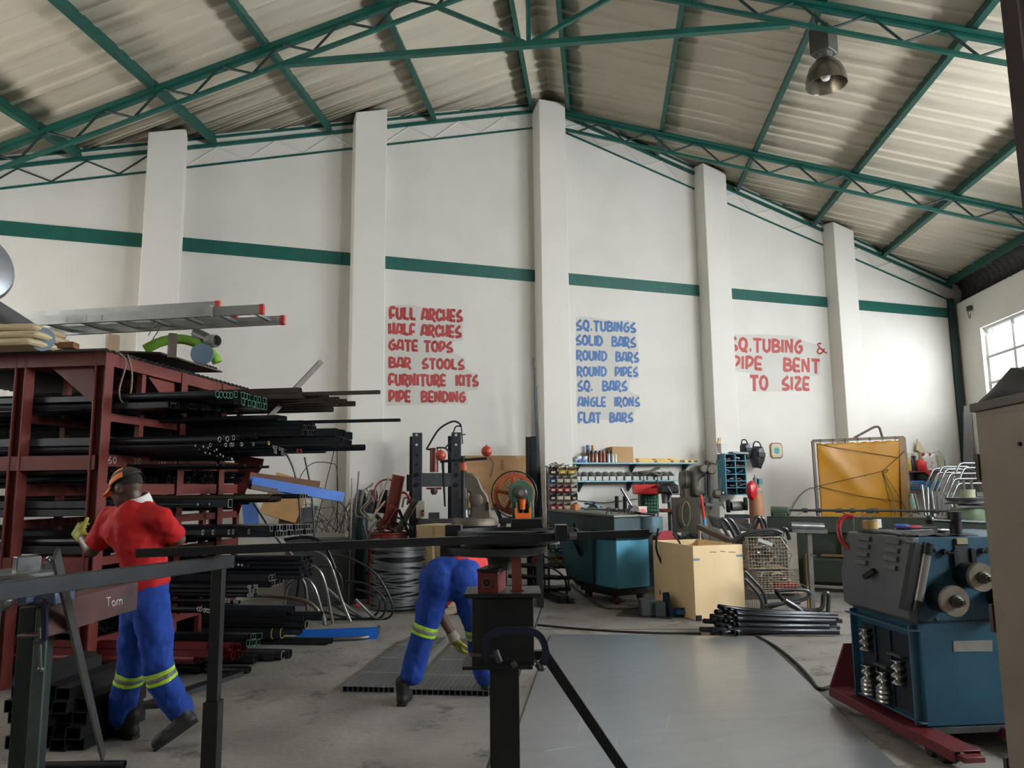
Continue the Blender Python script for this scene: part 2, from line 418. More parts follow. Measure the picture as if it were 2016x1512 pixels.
# ================================================================ hand painted lettering on the wall
GL={ # strokes in a 0..1 box (u right, v up), width
'A':(.62,[[(0,0),(.22,1)],[(.22,1),(.55,.95)],[(.55,.95),(.62,0)],[(.1,.22),(.6,.2)]]),
'B':(.62,[[(.05,0),(.05,1)],[(.05,1),(.42,.93),(.55,.78),(.42,.58),(.1,.5)],[(.1,.5),(.5,.45),(.62,.28),(.5,.05),(.05,0)]]),
'C':(.55,[[(.55,.72),(.45,.95),(.2,.95),(.03,.6),(.05,.25),(.22,.02),(.42,.05),(.55,.25)]]),
'D':(.62,[[(.05,0),(.05,1)],[(.05,1),(.42,.92),(.6,.6),(.55,.25),(.3,.03),(.05,0)]]),
'E':(.5,[[(.5,.98),(.06,.98),(.03,.1),(.15,.0),(.5,.0)],[(.06,.46),(.44,.42)]]),
'F':(.5,[[(.5,1),(.06,.98),(.06,-.02)],[(.06,.26),(.44,.32)]]),
'G':(.6,[[(.5,1),(.22,.85),(.04,.5),(.06,.2),(.25,.0),(.45,.05),(.58,.3),(.56,.52)],[(.34,.5),(.58,.52)]]),
'H':(.58,[[(.05,0),(.05,1)],[(.5,0),(.53,1.1)],[(.05,.22),(.5,.22)]]),
'I':(.12,[[(.06,0),(.06,1)]]),
'K':(.6,[[(.06,0),(.06,1)],[(.55,1.05),(.1,.42)],[(.2,.55),(.58,.0)]]),
'L':(.5,[[(.06,1.05),(.06,.12),(.2,.02),(.5,.0)]]),
'N':(.65,[[(.05,0),(.05,.97)],[(.1,.97),(.52,.02)],[(.55,0),(.55,1.1)]]),
'O':(.62,[[(.3,1),(.1,.85),(.02,.5),(.1,.15),(.3,0),(.5,.12),(.6,.5),(.52,.85),(.3,1)]]),
'P':(.55,[[(.05,0),(.06,1)],[(.06,1),(.42,.95),(.54,.72),(.42,.4),(.2,.22)]]),
'Q':(.66,[[(.3,1),(.1,.85),(.02,.5),(.1,.2),(.3,.08),(.5,.18),(.6,.55),(.52,.88),(.3,1)],[(.2,.02),(.4,-.02),(.62,-.08)]]),
'R':(.6,[[(.05,0),(.06,1)],[(.06,1),(.42,.95),(.52,.72),(.4,.45),(.12,.35)],[(.2,.35),(.62,-.15)]]),
'S':(.6,[[(.5,1.03),(.2,.78),(.07,.52),(.2,.42),(.48,.33),(.58,.2),(.48,.03),(.05,.0)]]),
'T':(.62,[[(0,.98),(.62,.98)],[(.31,.98),(.33,-.1)]]),
'U':(.58,[[(.05,1),(.05,.25),(.2,.02),(.38,.02),(.53,.25),(.53,1)]]),
'Z':(.58,[[(.05,.97),(.52,.95),(.06,.08),(.58,.03)]]),
'.':(.14,[[(.04,.07),(.1,.07)]]),
'&':(.62,[[(.3,1.0),(.2,1.05),(.1,.85),(.5,.2),(.68,.02)],[(.25,.6),(.06,.3),(.15,.03),(.35,.05),(.52,.45)]]),
' ':(.34,[])}
def textline(txt,quad,wd,m,parent,rs=None,tk=.003,gap=.2,pl=0.,col=None):
    tl,bl,tr,br=[aty(x,y,pl) for x,y in quad]
    W=sum(GL[c][0] for c in txt)+gap*(len(txt)-1); u=0; mb=MB()
    H=((tl-bl).length+(tr-br).length)/2; hw=wd*H/2*1.05
    def P(a,b):
        t=a/W; lo=bl.lerp(br,t);hi=tl.lerp(tr,t); return lo+(hi-lo)*(.11+.78*b)
    for ch in txt+'|':
        if ch in ' |':
            if mb.v: mb.build('painted_word',m,parent,weld=False)
            mb=MB()
            if ch=='|': return
        w,st=GL[ch]
        for s in st:
            pts=[P(u+a,b) for a,b in (s if len(s)<3 else [s[0]]+s[1:])]
            if len(pts)>2: pts=[V(q) for q in crv(pts,3)]
            L=[];Rr=[]
            for i,p in enumerate(pts):
                d=(pts[min(i+1,len(pts)-1)]-pts[max(i-1,0)]).normalized(); nrm=V((-d.z,0,d.x))
                e=d*(hw*.35)*(-1 if i==0 else 1 if i==len(pts)-1 else 0)
                k=1+.12*math.sin(i*1.7+u*5)
                L.append(p+e+nrm*hw*k);Rr.append(p+e-nrm*hw*k)
            nn=len(pts); y0=V((0,-tk,0)); vs=L+Rr+[q+y0 for q in L+Rr]; fs=[]
            for i in range(nn-1):
                fs+=[(2*nn+i,2*nn+i+1,3*nn+i+1,3*nn+i),(i,2*nn+i,2*nn+i+1,i+1)[::-1],(nn+i,nn+i+1,3*nn+i+1,3*nn+i)]
            fs+=[(0,nn,3*nn,2*nn),(nn-1,3*nn-1,4*nn-1,2*nn-1)]
            mb.add(vs,fs); tk+=.00004
        u+=w+gap
def patch(pts,m,parent):
    p=[aty(x,y,-.001) for x,y in pts]; return MB().prism(p,(0,-.0012,0)).build('paint_patch',m,parent)
def zq(sc,ox,oy,l,lt,lb,r,rt,rb): return [(ox+l/sc,oy+lt/sc),(ox+l/sc,oy+lb/sc),(ox+r/sc,oy+rt/sc),(ox+r/sc,oy+rb/sc)]
redp=mat('red_sign_paint','a8322c',.6,0,'8f2824',3,.6); bluep=mat('blue_sign_paint','3d6aa3',.6,0,'2f5488',3,.7); redl=mat('lit_red_sign_paint','ad3f37',.6,0,'983630',3,.6)  # third list's red is lifted for the bright light on that wall
patm=mat('old_wall_paint','c3c0b8',.75,0,'bab7ae',3,.6)
s1=thing('wall_lettering','red hand painted list starting FULL ARCHES on the white wall','lettering',aty(850,700,0))
Z=lambda *a: zq(6.871,750,590,*a)
def zp(sc,ox,oy,*pts): return [(ox+x/sc,oy+y/sc) for x,y in pts]
patch(zp(6.871,750,590,(62,110),(130,75),(430,70),(560,105),(1070,125),(1100,280),(1110,540),(960,575),(990,720),(1130,800),(1150,940),(1310,1010),(1315,1210),(1160,1240),(1170,1415),(450,1420),(62,1440)),patm,s1)
for t,q in (('FULL ARCHES',(122,90,270,1095,130,310)),('HALF ARCHES',(110,310,475,1078,345,525)),('GATE TOPS',(112,525,690,962,560,725)),('BAR  STOOLS',(112,765,930,1118,800,955)),('FURNITURE  KITS',(110,995,1170,1310,1010,1180)),('PIPE  BENDING',(110,1215,1395,1135,1240,1395))):
    textline(t,Z(*q),.21,redp,s1,pl=-.0022)
s2=thing('wall_lettering','blue hand painted list starting SQ. TUBINGS on the white wall','lettering',aty(1195,730,0))
patch(zp(6.575,1120,615,(90,60),(200,55),(560,100),(830,110),(870,280),(900,480),(905,850),(790,870),(780,1020),(915,1080),(920,1230),(850,1270),(830,1420),(430,1390),(110,1440)),patm,s2)
for t,q in (('SQ.TUBINGS',(98,85,240,862,125,270)),('SOLID  BARS',(95,280,430,860,315,465)),('ROUND  BARS',(103,480,625,900,510,655)),('ROUND  PIPES',(110,690,835,888,700,840)),('SQ.  BARS',(115,870,1030,748,880,1025)),('ANGLE  IRONS',(118,1085,1230,912,1090,1225)),('FLAT  BARS',(125,1285,1445,825,1290,1425))):
    textline(t,zq(6.575,1120,615,*q),.19,bluep,s2,pl=-.0022)
s3=thing('wall_lettering','red painted words SQ.TUBING & PIPE BENT TO SIZE on the white wall','lettering',aty(1540,715,0))
patch(zp(9.164,1430,640,(150,170),(690,165),(1240,200),(1450,300),(1660,360),(1690,560),(1690,900),(1510,930),(1490,1190),(560,1210),(430,870),(170,830)),patm,s3)
for t,q in (('SQ.TUBING  ',(60,200,480,1580,265,535)),('PIPE   BENT',(110,535,800,1675,600,880)),('TO  SIZE',(435,885,1190,1490,925,1190))):
    textline(t,zq(9.164,1430,640,*q),.19,redl,s3,pl=-.0022)
textline('&',zq(9.164,1430,640,1625,310,545,1790,320,530),.13,redp,s3,pl=-.0022)
# ================================================================ foreground
black=mat('black_steel','1c1c1d',.45,.2,'131314',8,.6,.08,60)
blackp=mat('black_paint','17181a',.5,0,'101113',8,.5,.05,60)
dgrey=mat('dark_mill_steel','2e3032',.42,.55,'232527',10,.6,.06,70)
steel=mat('bare_steel','8e9092',.33,.9,'6f7173',9,.6,.05,60)
steeld=mat('dull_steel','6a6b6b',.45,.7,'505151',9,.6,.06,60)
redox=mat('red_oxide_paint','7c2f2a',.5,0,'652520',7,.6,.06,50,.4,'3f2a26',5,.63)
navy=mat('navy_paint','17233f',.4,.1,'101a30',9,.5)
sheetm=mat('scratched_sheet_steel','b2b6b9',.3,.72,'a2a6aa',2.6,.6,.12,22,.5,'c2c4c5',5,.62,stretch=(1.2,4,1))
chalk=mat('white_chalk','d8d6d0',.9)
rubber=mat('black_rubber','141414',.75)
# --- steel sheet lying on the floor
p0=fl(1085,1250); w_=2.15; l_=5.0
c=[p0,p0+FD*w_,p0+FD*w_+RD*l_,p0+RD*l_]
o=MB().prism([q+V((0,0,.002)) for q in c],(0,0,.008)).build('steel_sheet',sheetm)
tag(o,'large scratched grey steel sheet lying flat on the concrete floor','sheet')
for pts in ([(1350,1412),(1356,1418),(1362,1408)],[(1396,1415),(1428,1419)],[(1470,1414),(1500,1416)],[(1540,1413),(1552,1411)],[(1560,1420),(1580,1422)],[(1110,1345),(1150,1342)],[(1160,1358),(1150,1400),(1138,1440)],[(1215,1453),(1213,1466),(1220,1470)],[(1250,1462),(1262,1455)],[(1320,1405),(1310,1440)],[(1075,1478),(1130,1470)],[(1435,1468),(1520,1474)]):
    mb=MB(); 
    for a,b in zip(pts,pts[1:]): mb.bar(fl(*a,.0105),fl(*b,.0105),.004,.001)
    mb.build('chalk_mark',chalk,o)
# --- bending stand
St=ground(dep(995,1400,3.5))
t=thing('bending_stand','black bar bending stand with round table on a single post beside the steel sheet','bending machine',St)
vb('post',blackp,t,965,1024,1318,1512,3.44,.12,zb=0)
mb=MB(); q=St+FWH*.02; mb.box(q+V((0,0,.008)),(.34,.34,.016),_y*-1); mb.build('base_plate',blackp,t,.002)
vb('lower_plate',dgrey,t,910,1049,1312,1319,3.36,.26)
vb('body_box',blackp,t,929,1052,1178,1312,3.40,.20)
vb('top_plate',dgrey,t,913,1066,1169,1178,3.36,.27)
d2=(RTH*math.cos(R(-28))+FWH*math.sin(R(-28)))
d3=(RTH*math.cos(R(-12))+FWH*math.sin(R(-12)))
rb=vb('red_block',redox,t,940,981,1126,1170,3.40,.16,d3)
b=MB(); P0=dep(958,1147,3.405); b.lathe([(.018,0),(.024,0),(.024,.012),(.015,.012),(.015,.0)],P0-FWH*.008,FWH,6,False); b.build('hex_nut',steeld,rb)
vb('block_cap',dgrey,rb,938,983,1121,1126,3.39,.18,d3)
g=MB(); a=dep(1010,1166,3.45); e=d3
g.bar(dep(1018,1166,3.44),dep(1016,1094,3.46),.045,.014,FWH); g.bar(dep(1018,1164,3.44),dep(1018,1160,3.62),.06,.012); g.build('red_upright',mat('worn_red_paint','9a4a40',.55,0,'7c3831',8,.6),t)
mb=MB(); P=dep(984,1121,3.5); mb.cyl(V((P.x,P.y,P.z)),V((P.x,P.y,dep(984,1078,3.5).z)),.055,n=24); mb.build('turntable_column',blackp,t)
Ctr=dep(978,1082,3.52)
mb=MB(); zt=Ctr.z
mb.lathe([(.05,-.02),(.20,-.02),(.232,-.012),(.235,0),(.235,.018),(.05,.018)],Ctr,(0,0,1),48); mb.build('lower_disc',mat('turned_steel','55585a',.28,.9,'3c3e40',6,.5),t)
mb=MB()
for k in (0,1):
    x=1037+k*9
    pts=[dep(x-22,1098,3.5),dep(x-2,1098,3.5),dep(x+10,1086,3.5),dep(x+14,1079,3.5),dep(x+12,1075,3.5),dep(x-22,1075,3.5)] if k==0 else [dep(1050,1112,3.52),dep(1056,1104,3.52),dep(1062,1090,3.52),dep(1062,1082,3.52),dep(1054,1082,3.52),dep(1046,1104,3.52)]
    mb.prism(pts,FWH*.012)
mb.build('gusset',redox,t)
Ct2=dep(1000,1055,3.55)
mb=MB(); mb.lathe([(.04,-.03),(.235,-.03),(.24,-.02),(.24,.03),(.225,.03),(.225,.012),(.04,.012)],Ct2,(0,0,1),56); mb.build('bending_table',blackp,t)
mb=MB(); mb.cyl(Ct2+V((0,0,-.03)),V((Ct2.x,Ct2.y,Ctr.z+.015)),.09,n=24); mb.build('spindle',blackp,t)
vb('stop_block',blackp,t,876,908,1034,1056,3.52,.10)
vb('drop_plate',blackp,t,866,906,1058,1096,3.47,.03)
vb('guide_plate',blackp,t,1006,1069,1022,1040,3.62,.04)
vb('roller_block',dgrey,t,1094,1119,1034,1066,3.28,.12)
mb=MB(); mb.tube(bent([dep(1118,1040,3.5),dep(1135,1040,3.5),dep(1137,1046,3.5),dep(1150,1047,3.5)],.01),.004); mb.cyl(dep(1119,1055,3.30),dep(1134,1054,3.31),.016,n=14); mb.build('hook_pin',steeld,t)
mb=MB(); a=dep(1074,1289,3.5); e=dep(1292,1612,3.5); e.z=.02; mb.sqpipe(a,e,.045,.045,.003,FWH); mb.build('brace_leg',dgrey,t)
mb=MB(); mb.bar(V((a.x-.14,a.y+.05,a.z)),a,.04,.04); mb.build('brace_lug',dgrey,t)
# C clamp gripping the stand
cl=thing('c_clamp','dark blue C clamp gripping the black box of the bending stand','clamp',dep(1010,1310,3.33))
cp=[dep(884,1300,3.31)]
cpx=[(962,1302),(955,1290),(957,1266),(966,1250),(985,1243),(1020,1241),(1048,1243),(1066,1256),(1074,1280),(1070,1303),(1058,1315)]
mb=MB(); cv=[dep(x,y,3.30+.0*(i)) for i,(x,y) in enumerate(cpx)]; cv=crv(cv,3)
for a,b in zip(cv,cv[1:]): mb.bar(a,b+(b-a)*.15,.03,.022,FWH)
mb.build('frame',navy,cl)
mb=MB(); mb.cyl(dep(925,1289,3.30),dep(974,1291,3.30),.008,n=10); mb.cyl(dep(975,1280,3.29),dep(984,1303,3.29),.014,n=12); mb.build('screw_pad',steeld,cl)
mb=MB(); mb.cyl(dep(984,1299,3.30),dep(1052,1299,3.30),.0085,n=10); mb.build('screw',dgrey,cl)
mb=MB(); mb.cyl(dep(1052,1299,3.29),dep(1066,1314,3.28),.007,n=8); mb.sph(dep(1067,1315,3.28),.015,12,8); mb.cyl(dep(1008,1309,3.29),dep(1016,1305,3.29),.014,n=12); mb.build('tommy_bar',steeld,cl)
# --- long square tube lying in the bender and on the support rail
o=MB().sqpipe(dep(270,1089,3.12),dep(1276,1050,3.40),.035,.035,.003).build('square_tube',dgrey)
tag(o,'long black square tube laid through the bending stand and over the support rail','tube')
# --- support rail on telescopic post
B0=dep(452,1105,3.27); B1=dep(-60,1172,2.12)
B1.z=B0.z+.02
t=thing('support_rail','long black support rail on a telescopic square post left of the bending stand','work support',ground(dep(427,1400,3.3)))
MB().sqpipe(B1,B0,.05,.052,.004).build('rail',dgrey,t,.002)
q=dep(431,1120,3.3); q=V((q.x,q.y,0))
MB().bar(q+V((0,0,.62)),V((q.x,q.y,B0.z-.026)),.047,.047,FWH).build('upper_post',blackp,t,.002)
MB().sqpipe(q,q+V((0,0,.66)),.064,.064,.004,FWH).build('lower_post',blackp,t)
q2=V((B1.x,B1.y,0))+(B0-B1).normalized()*.06
MB().bar(q2,V((q2.x,q2.y,B0.z-.026)),.05,.05,FWH).build('upper_post',blackp,t,.002)
mb=MB(); mb.bar(q+RTH*-.2+V((0,0,.015)),q+RTH*.2+V((0,0,.015)),.05,.03); mb.bar(q+FWH*-.2+V((0,0,.015)),q+FWH*.2+V((0,0,.015)),.05,.03); mb.build('foot',blackp,t)
# --- workbench of heavy beams at the left edge
wg=mat('worn_green_paint','4d5b58',.55,.1,'37433f',9,.6,.05,40,.4,'8a7a72',7,.6)
t=thing('steel_beam_bench','heavy worn steel beam bench with vise and disc at the left edge','workbench',ground(dep(45,1400,3.2)))
mb=MB(); A=dep(64,1222,3.0); E=dep(247,1172,3.69); E.z=A.z
mb.prof(A,E,[(x,y) for x,y in [(.06,-.065),(-.06,-.065),(-.06,-.055),(.045,-.055),(.045,.055),(-.06,.055),(-.06,.065),(.06,.065)]]);
bm_=mb.build('beam',mat('worn_red_brown_steel','6d4a45',.45,.35,'46393a',5,.7,.06,40,.4,'39363a',3,.52),t,.002)
mb=MB()
def chalk_word(mb,quad,txt,gl,th,z):
    tl,bl,tr,br=[V(x) for x in quad]; W=sum(g[0] for g in gl)+.25*(len(gl)-1);u=0
    for w,st in gl:
        for s_ in st:
            pts=[bl.lerp(br,(u+a)/W).lerp(tl.lerp(tr,(u+a)/W),b) for a,b in s_]
            mb.tube(crv(pts,3) if len(pts)>2 else pts,th,5)
        u+=w+.25
def onb(x,y):
    nn=V(((E-A).y,-(E-A).x,0)).normalized()
    d=ray(x,y); k=A-(V((-(E-A).y,(E-A).x,0)).normalized()*.062)
    n=V((-(E-A).y,(E-A).x,0)); return CAM+d*((k-CAM).dot(n)/d.dot(n))
chalk_word(mb,(onb(209,1177),onb(209,1194),onb(240,1174),onb(240,1190)),'Tom',[(.8,[[(0,1),(.8,1)],[(.4,1),(.4,0)]]),(.7,[[(.35,.6),(.02,.4),(.1,.02),(.5,.0),(.7,.3),(.35,.6)]]),(1.0,[[(0,0),(0,.6)],[(0,.4),(.25,.65),(.5,.5),(.5,0)],[(.5,.4),(.75,.65),(1,.5),(1,0)]])],.0022,0)
mb.build('chalk_writing',chalk,bm_)
vb('leg',wg,t,48,73,1196,1512,2.96,.012,zb=0); vb('leg',mat('dark_green_steel','1c2a27',.6,.2,'141f1d',6,.6),t,14,48,1196,1512,2.98,.14,zb=0)
vz=MB(); vbox(vz,52,108,1163,1193,3.02,.14); vbox(vz,30,52,1166,1190,2.97,.1); v=vz.build('vise',mat('blue_grey_paint','5d6d86',.4,.3,'465470',8,.6),t,.006)
mb=MB(); mb.cyl(dep(-6,1185,2.92),dep(18,1183,2.92),.03,n=16); mb.sph(dep(4,1184,2.9),.036,14,10,(1.1,1,1)); mb.build('vise_screw',steel,v)
Dc=dep(38,1130,3.12)
mb=MB(); mb.lathe([(0,-.02),(.15,-.02),(.155,-.01),(.155,.01),(.145,.014),(0,.014)],Dc,(0,0,1),40); mb.cyl(Dc,V((Dc.x,Dc.y,dep(60,1165,3.08).z)),.05,n=16); mb.build('bending_disc',steel,t)
mb=MB(); mb.box(Dc+V((.02,.02,.04)),(.09,.06,.06),.5); mb.box(Dc+V((.10,.05,.025)),(.05,.05,.03),.2); mb.build('disc_block',steeld,t,.003)
mb=MB(); mb.tube(bent([dep(104,1110,3.12),dep(92,1100,3.1),dep(99,1096,3.1),dep(106,1112,3.1)],.005),.006); mb.build('hook',steel,t)
cl=thing('c_clamp','dark blue C clamp hanging on the steel beam bench','clamp',dep(82,1265,2.92))
mb=MB(); cv=bent([dep(70,1183,2.92),dep(88,1178,2.9),dep(89,1262,2.9),dep(70,1265,2.92)],.03)
for a,b in zip(cv,cv[1:]): mb.bar(a,b+(b-a)*.1,.018,.016,FWH)
mb.build('frame',navy,cl)
mb=MB(); mb.cyl(dep(78,1235,2.92),dep(80,1318,2.92),.006,n=8); mb.sph(dep(80,1318,2.92),.012,8,6); mb.build('screw',steeld,cl)
o=MB().bar(dep(109,1090,2.72),fl(204,1492,.01),.05,.012,RTH).build('flat_bar',steeld); tag(o,'grey flat steel bar leaning on the beam bench, foot on the floor','bar')
o=MB().pipe(fl(40,1508,.02),fl(246,1505,.02),.022,.003).build('steel_pipe',dgrey); tag(o,'dark pipe lying on the floor at the bottom left edge','pipe')
# stacked dark box sections under the bench
k=0
bxm=mat('black_box_section','1d1f20',.5,.3,'141617',12,.6); pb=fl(150,1478)
for c_ in range(5):
    for r_ in range([4,5,5,6,6][c_]):
        p=pb-FD*(c_*.104)+RD*(.04*math.sin(c_*2.3+r_*1.7)); p.z=.037+r_*.073
        o=MB().sqpipe(p,p-RD*(.62+.05*math.sin(r_*3+c_)),.1,.072,.004).build('box_section',bxm)
        tag(o,'short dark box section steel stacked on the floor under the beam bench','box section','box sections stacked under the bench')
# --- roll bending machine on a red pallet truck
blue=mat('machine_blue_paint','164a5e',.45,0,'113d50',5,.6,.04,60,.5,'123c4c',4,.66)
bluel=mat('machine_side_blue','34566a',.5,0,'2b4a5d',5,.6)
gpan=mat('grey_panel_paint','5c5e60',.5,.1,'4c4e50',3,.6,.03,50)
zb=.12; A=fl(1826,1432,zb); vv=V((.249,.969,0)).normalized(); uu=V((vv.y,-vv.x,0)); Z=V((0,0,1))
W_,D_,H_=1.06,.75,1.10
def rm(u,v,z): return A+uu*u+vv*v+Z*z
t=thing('roll_bending_machine','blue three-roll pipe bending machine with grey louvred side standing on a red pallet truck','machine',rm(W_/2,D_/2,0))
hS=.60 # height where the side starts to lean
mb=MB(); mb.hull8([rm(0,0,0),rm(W_,0,0),rm(W_,D_,0),rm(0,D_,0)],[rm(0,0,hS),rm(W_,0,hS),rm(W_,D_,hS),rm(0,D_,hS)]); lower=mb.build('lower_cabinet',blue,t,.006)
in_=.09
prof_=[(0,hS),(-.035,hS+.13),(-.035,hS+.24),(in_,H_),(W_-in_,H_),(W_+.0,hS+.25),(W_,hS)]
prof_=[(0,hS),(W_,hS),(W_,hS+.27),(W_-.07,H_-.03),(W_-.10,H_),(.04,H_),(0,H_-.12)]
mb=MB(); mb.prism([rm(u,0,z) for u,z in prof_],vv*D_); up_=mb.build('upper_body',blue,t,.005)
# grey side panel, bulging
mb=MB(); mb.prism([rm(u,-.0+.0,z) for u,z in ((0,hS-.01),(-.02,hS-.01),(-.06,hS+.02),(-.065,hS+.22),(.0,H_-.005),(.045,H_+.003),(.045,H_-.05),(.0,hS+.3))],vv*D_); sp=mb.build('side_panel',gpan,t,.006)
def sidep(v,k): # point on leaning face, k 0..1 from z=hS+.22 to top
    return rm(-.065+.065*k,v,hS+.22+(H_-.225-hS)*k)
for col in (.17,.50):
    for r_ in range(4):
        k=.88-r_*.19; a=sidep(col-.07,k);b=sidep(col+.07,k)
        mb=MB(); n_=V((-uu.x,-uu.y,.3)).normalized(); mb.bar(a+n_*.010,b+n_*.010,.03,.02,n_); mb.build('louvre',gpan,sp)
mb=MB(); mb.bar(sidep(.3,.2)-uu*.03,sidep(.38,.02)-uu*.04,.035,.03); mb.build('panel_latch',rubber,sp)
# gauge tube on the front left edge
a=rm(.05,-.035,H_-.03); b=rm(-.06,-.035,hS+.08)
mb=MB(); mb.bar(a+uu*-.045,b+uu*-.045,.05,.05,vv); mb.build('gauge_channel',blackp,t)
mb=MB(); mb.cyl(a+uu*.015-vv*.02,a.lerp(b,.17)+uu*.015-vv*.02,.031,n=18); mb.cyl(a.lerp(b,.86)+uu*.015-vv*.02,b+uu*.015-vv*.02,.031,n=18); mb.build('gauge_cap',dgrey,t)
mb=MB(); mb.cyl(a.lerp(b,.17)+uu*.015-vv*.02,a.lerp(b,.86)+uu*.015-vv*.02,.028,n=18); mb.build('gauge_tube',mat('cloudy_tube','8b8682',.3,.2,'6f6b68',9,.6),t)
mb=MB(); mb.cyl(rm(-.05,-.05,hS+.10),rm(-.1,-.02,hS+.12),.008,n=8); mb.sph(rm(-.105,-.02,hS+.123),.014,8,6); mb.cyl(rm(0,-.05,H_-.04),rm(-.06,-.02,H_-.02),.009,n=8); mb.build('gauge_fitting',steeld,t)
# side niche with tooling
mb=MB(); 
for q in ((-.004,.07,.08,.006,.035,.52),): pass
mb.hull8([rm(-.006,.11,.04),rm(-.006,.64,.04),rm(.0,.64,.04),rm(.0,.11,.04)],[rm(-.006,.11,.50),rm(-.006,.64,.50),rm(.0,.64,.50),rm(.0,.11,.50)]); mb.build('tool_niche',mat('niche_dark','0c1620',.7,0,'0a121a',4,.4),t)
mb=MB(); 
for v in (.04,.70): mb.bar(rm(-.008,v,.0),rm(-.008,v,hS-.02),.012,.08,uu)
mb.bar(rm(-.008,.0,.02),rm(-.008,D_,.02),.012,.05,uu); mb.bar(rm(-.008,.0,.55),rm(-.008,D_,.55),.012,.10,uu)
mb.build('side_frame',bluel,t,.003)
mb=MB()
for v in (.29,.46): mb.bar(rm(-.012,v,.04),rm(-.012,v,.5),.008,.02,uu)
mb.build('niche_divider',mat('niche_blue','14293f',.6),t)
pol=mat('polished_roller','b9b7b0',.22,.95,'97958f',8,.5)
def roller(v,z,n,r=.045,wide=False):
    mb=MB(); pr=[]
    for i in range(n):
        h=.048 if not wide else .03
        pr+=[(r,i*h),(r,i*h+.006),(r*.55 if not wide else r*.9,i*h+h*.5),(r,i*h+h-.006)]
    pr=[(0,0)]+pr+[(r,n*(.048 if not wide else .03)),(0,n*(.048 if not wide else .03))]
    mb.lathe(pr,rm(-.03,v,z),Z,18); o=mb.build('spare_roller',pol,t); return o
roller(.55,.33,3);roller(.55,.05,3,.055,True);roller(.55,.14,2);roller(.37,.05,3,.055,True);roller(.37,.14,2);roller(.2,.20,3,.046)
mb=MB(); mb.bar(rm(-.03,.44,.27),rm(-.03,.30,.27),.05,.012); mb.bar(rm(-.03,.28,.37),rm(-.03,.13,.37),.05,.012); mb.build('niche_shelf',steeld,t)
# front: seam, plate, bolts, slot, rolls
mb=MB(); mb.bar(rm(0,-.003,hS),rm(W_,-.003,hS),.006,.006); mb.build('seam',blackp,t)
pl=dep(1915,1271,4.45); 
mb=MB(); a=vplane(1876,1262,A,uu);b=vplane(1953,1260,A,uu);c=vplane(1953,1282,A,uu);d=vplane(1877,1283,A,uu); mb.prism([p-vv*.004 for p in (a,b,c,d)],vv*.003); mb.build('name_plate',mat('aluminium_plate','9c9994',.35,.6,'8a8782',20,.5),t)
for x,y in ((1841,1083),(1945,1081),(1844,1219),(1970,1215)): MB().lathe([(0,.012),(.007,.012),(.012,.004),(.012,0)],vplane(x,y,A,uu),-vv,10).build('bolt',steeld,t)
for x,y in ((1857,1086),(1932,1084)):
    mb=MB(); p=vplane(x,y,A,uu); mb.cyl(p,p-vv*.035,.018,n=12); mb.bar(p-vv*.035,p-vv*.04+uu*.04-Z*.006,.012,.012); mb.build('knob',blackp,t)
a=vplane(1880,1062,A,uu);b=vplane(1905,1110,A,uu)
mb=MB(); mb.box((a+b)/2-vv*.004,((b-a).length*.55,.012,abs(a.z-b.z)),math.atan2(uu.y,uu.x)); mb.build('slide_slot',mat('slot_dark','0d1014',.6),t)
mb=MB(); p=vplane(1891,1065,A,uu); mb.box(p-vv*.008,(.07,.02,.035),math.atan2(uu.y,uu.x)); mb.build('slide_block',mat('old_brass','a39a80',.4,.5),t)
mb=MB()
for x,y in ((1879,1100),(1913,1097)):
    p=vplane(x,y,A,uu); mb.box(p-vv*.012,(.03,.02,.11),math.atan2(uu.y,uu.x))
mb.build('slide_guide',dgrey,t,.002)
def roll(x,y,r,ln):
    p=vplane(x,y,A+vv*-ln,uu); q=p+vv*ln
    mb=MB(); mb.cyl(q,p+vv*.03,r*.93,n=32); mb.lathe([(r*.93,0),(r*.99,.006)],p+vv*.03,-vv,32); o=mb.build('forming_roll',mat('dark_roll_steel','2c3136',.4,.6,'202428',9,.5),t)
    mb=MB(); mb.lathe([(0,.03),(r,.03),(r*1.02,.022),(r*1.02,.006),(r,0),(.03,0)],p+vv*.03,-vv,36); mb.build('roll_flange',mat('worn_flange_steel','9b9184',.36,.7,'7d756a',7,.6),o)
    mb=MB(); mb.lathe([(.036,0),(.036,.02),(.028,.022),(.028,.035),(.022,.037),(.022,.055),(.012,.058),(.012,.075),(0,.075)],p,-vv,16); mb.build('shaft_nut',mat('nut_steel','55534e',.35,.85),o)
roll(1934,1137,.082,.16);roll(1881,1184,.088,.16);roll(2000,1180,.088,.14)
# top: spindle with cross handle
p=rm(.36,.10,H_); 
mb=MB(); mb.cyl(p,p+Z*.10,.034,n=20); mb.cyl(p+Z*.10,p+Z*.15,.042,n=20); mb.build('spindle',dgrey,t)
h=p+Z*.135; a=dep(1830,1024,(h-CAM).dot(FW)-.05); b=dep(1958,1030,(h-CAM).dot(FW)+.05)
mb=MB(); mb.cyl(a,b,.012,n=12); mb.sph(a,.027,14,10); mb.sph(b,.027,14,10); mb.build('cross_handle',blackp,t)
mb=MB(); mb.bar(rm(.02,-.02,-.015),rm(W_,-.02,-.015),.03,.03); mb.build('base_rail',steeld,t)
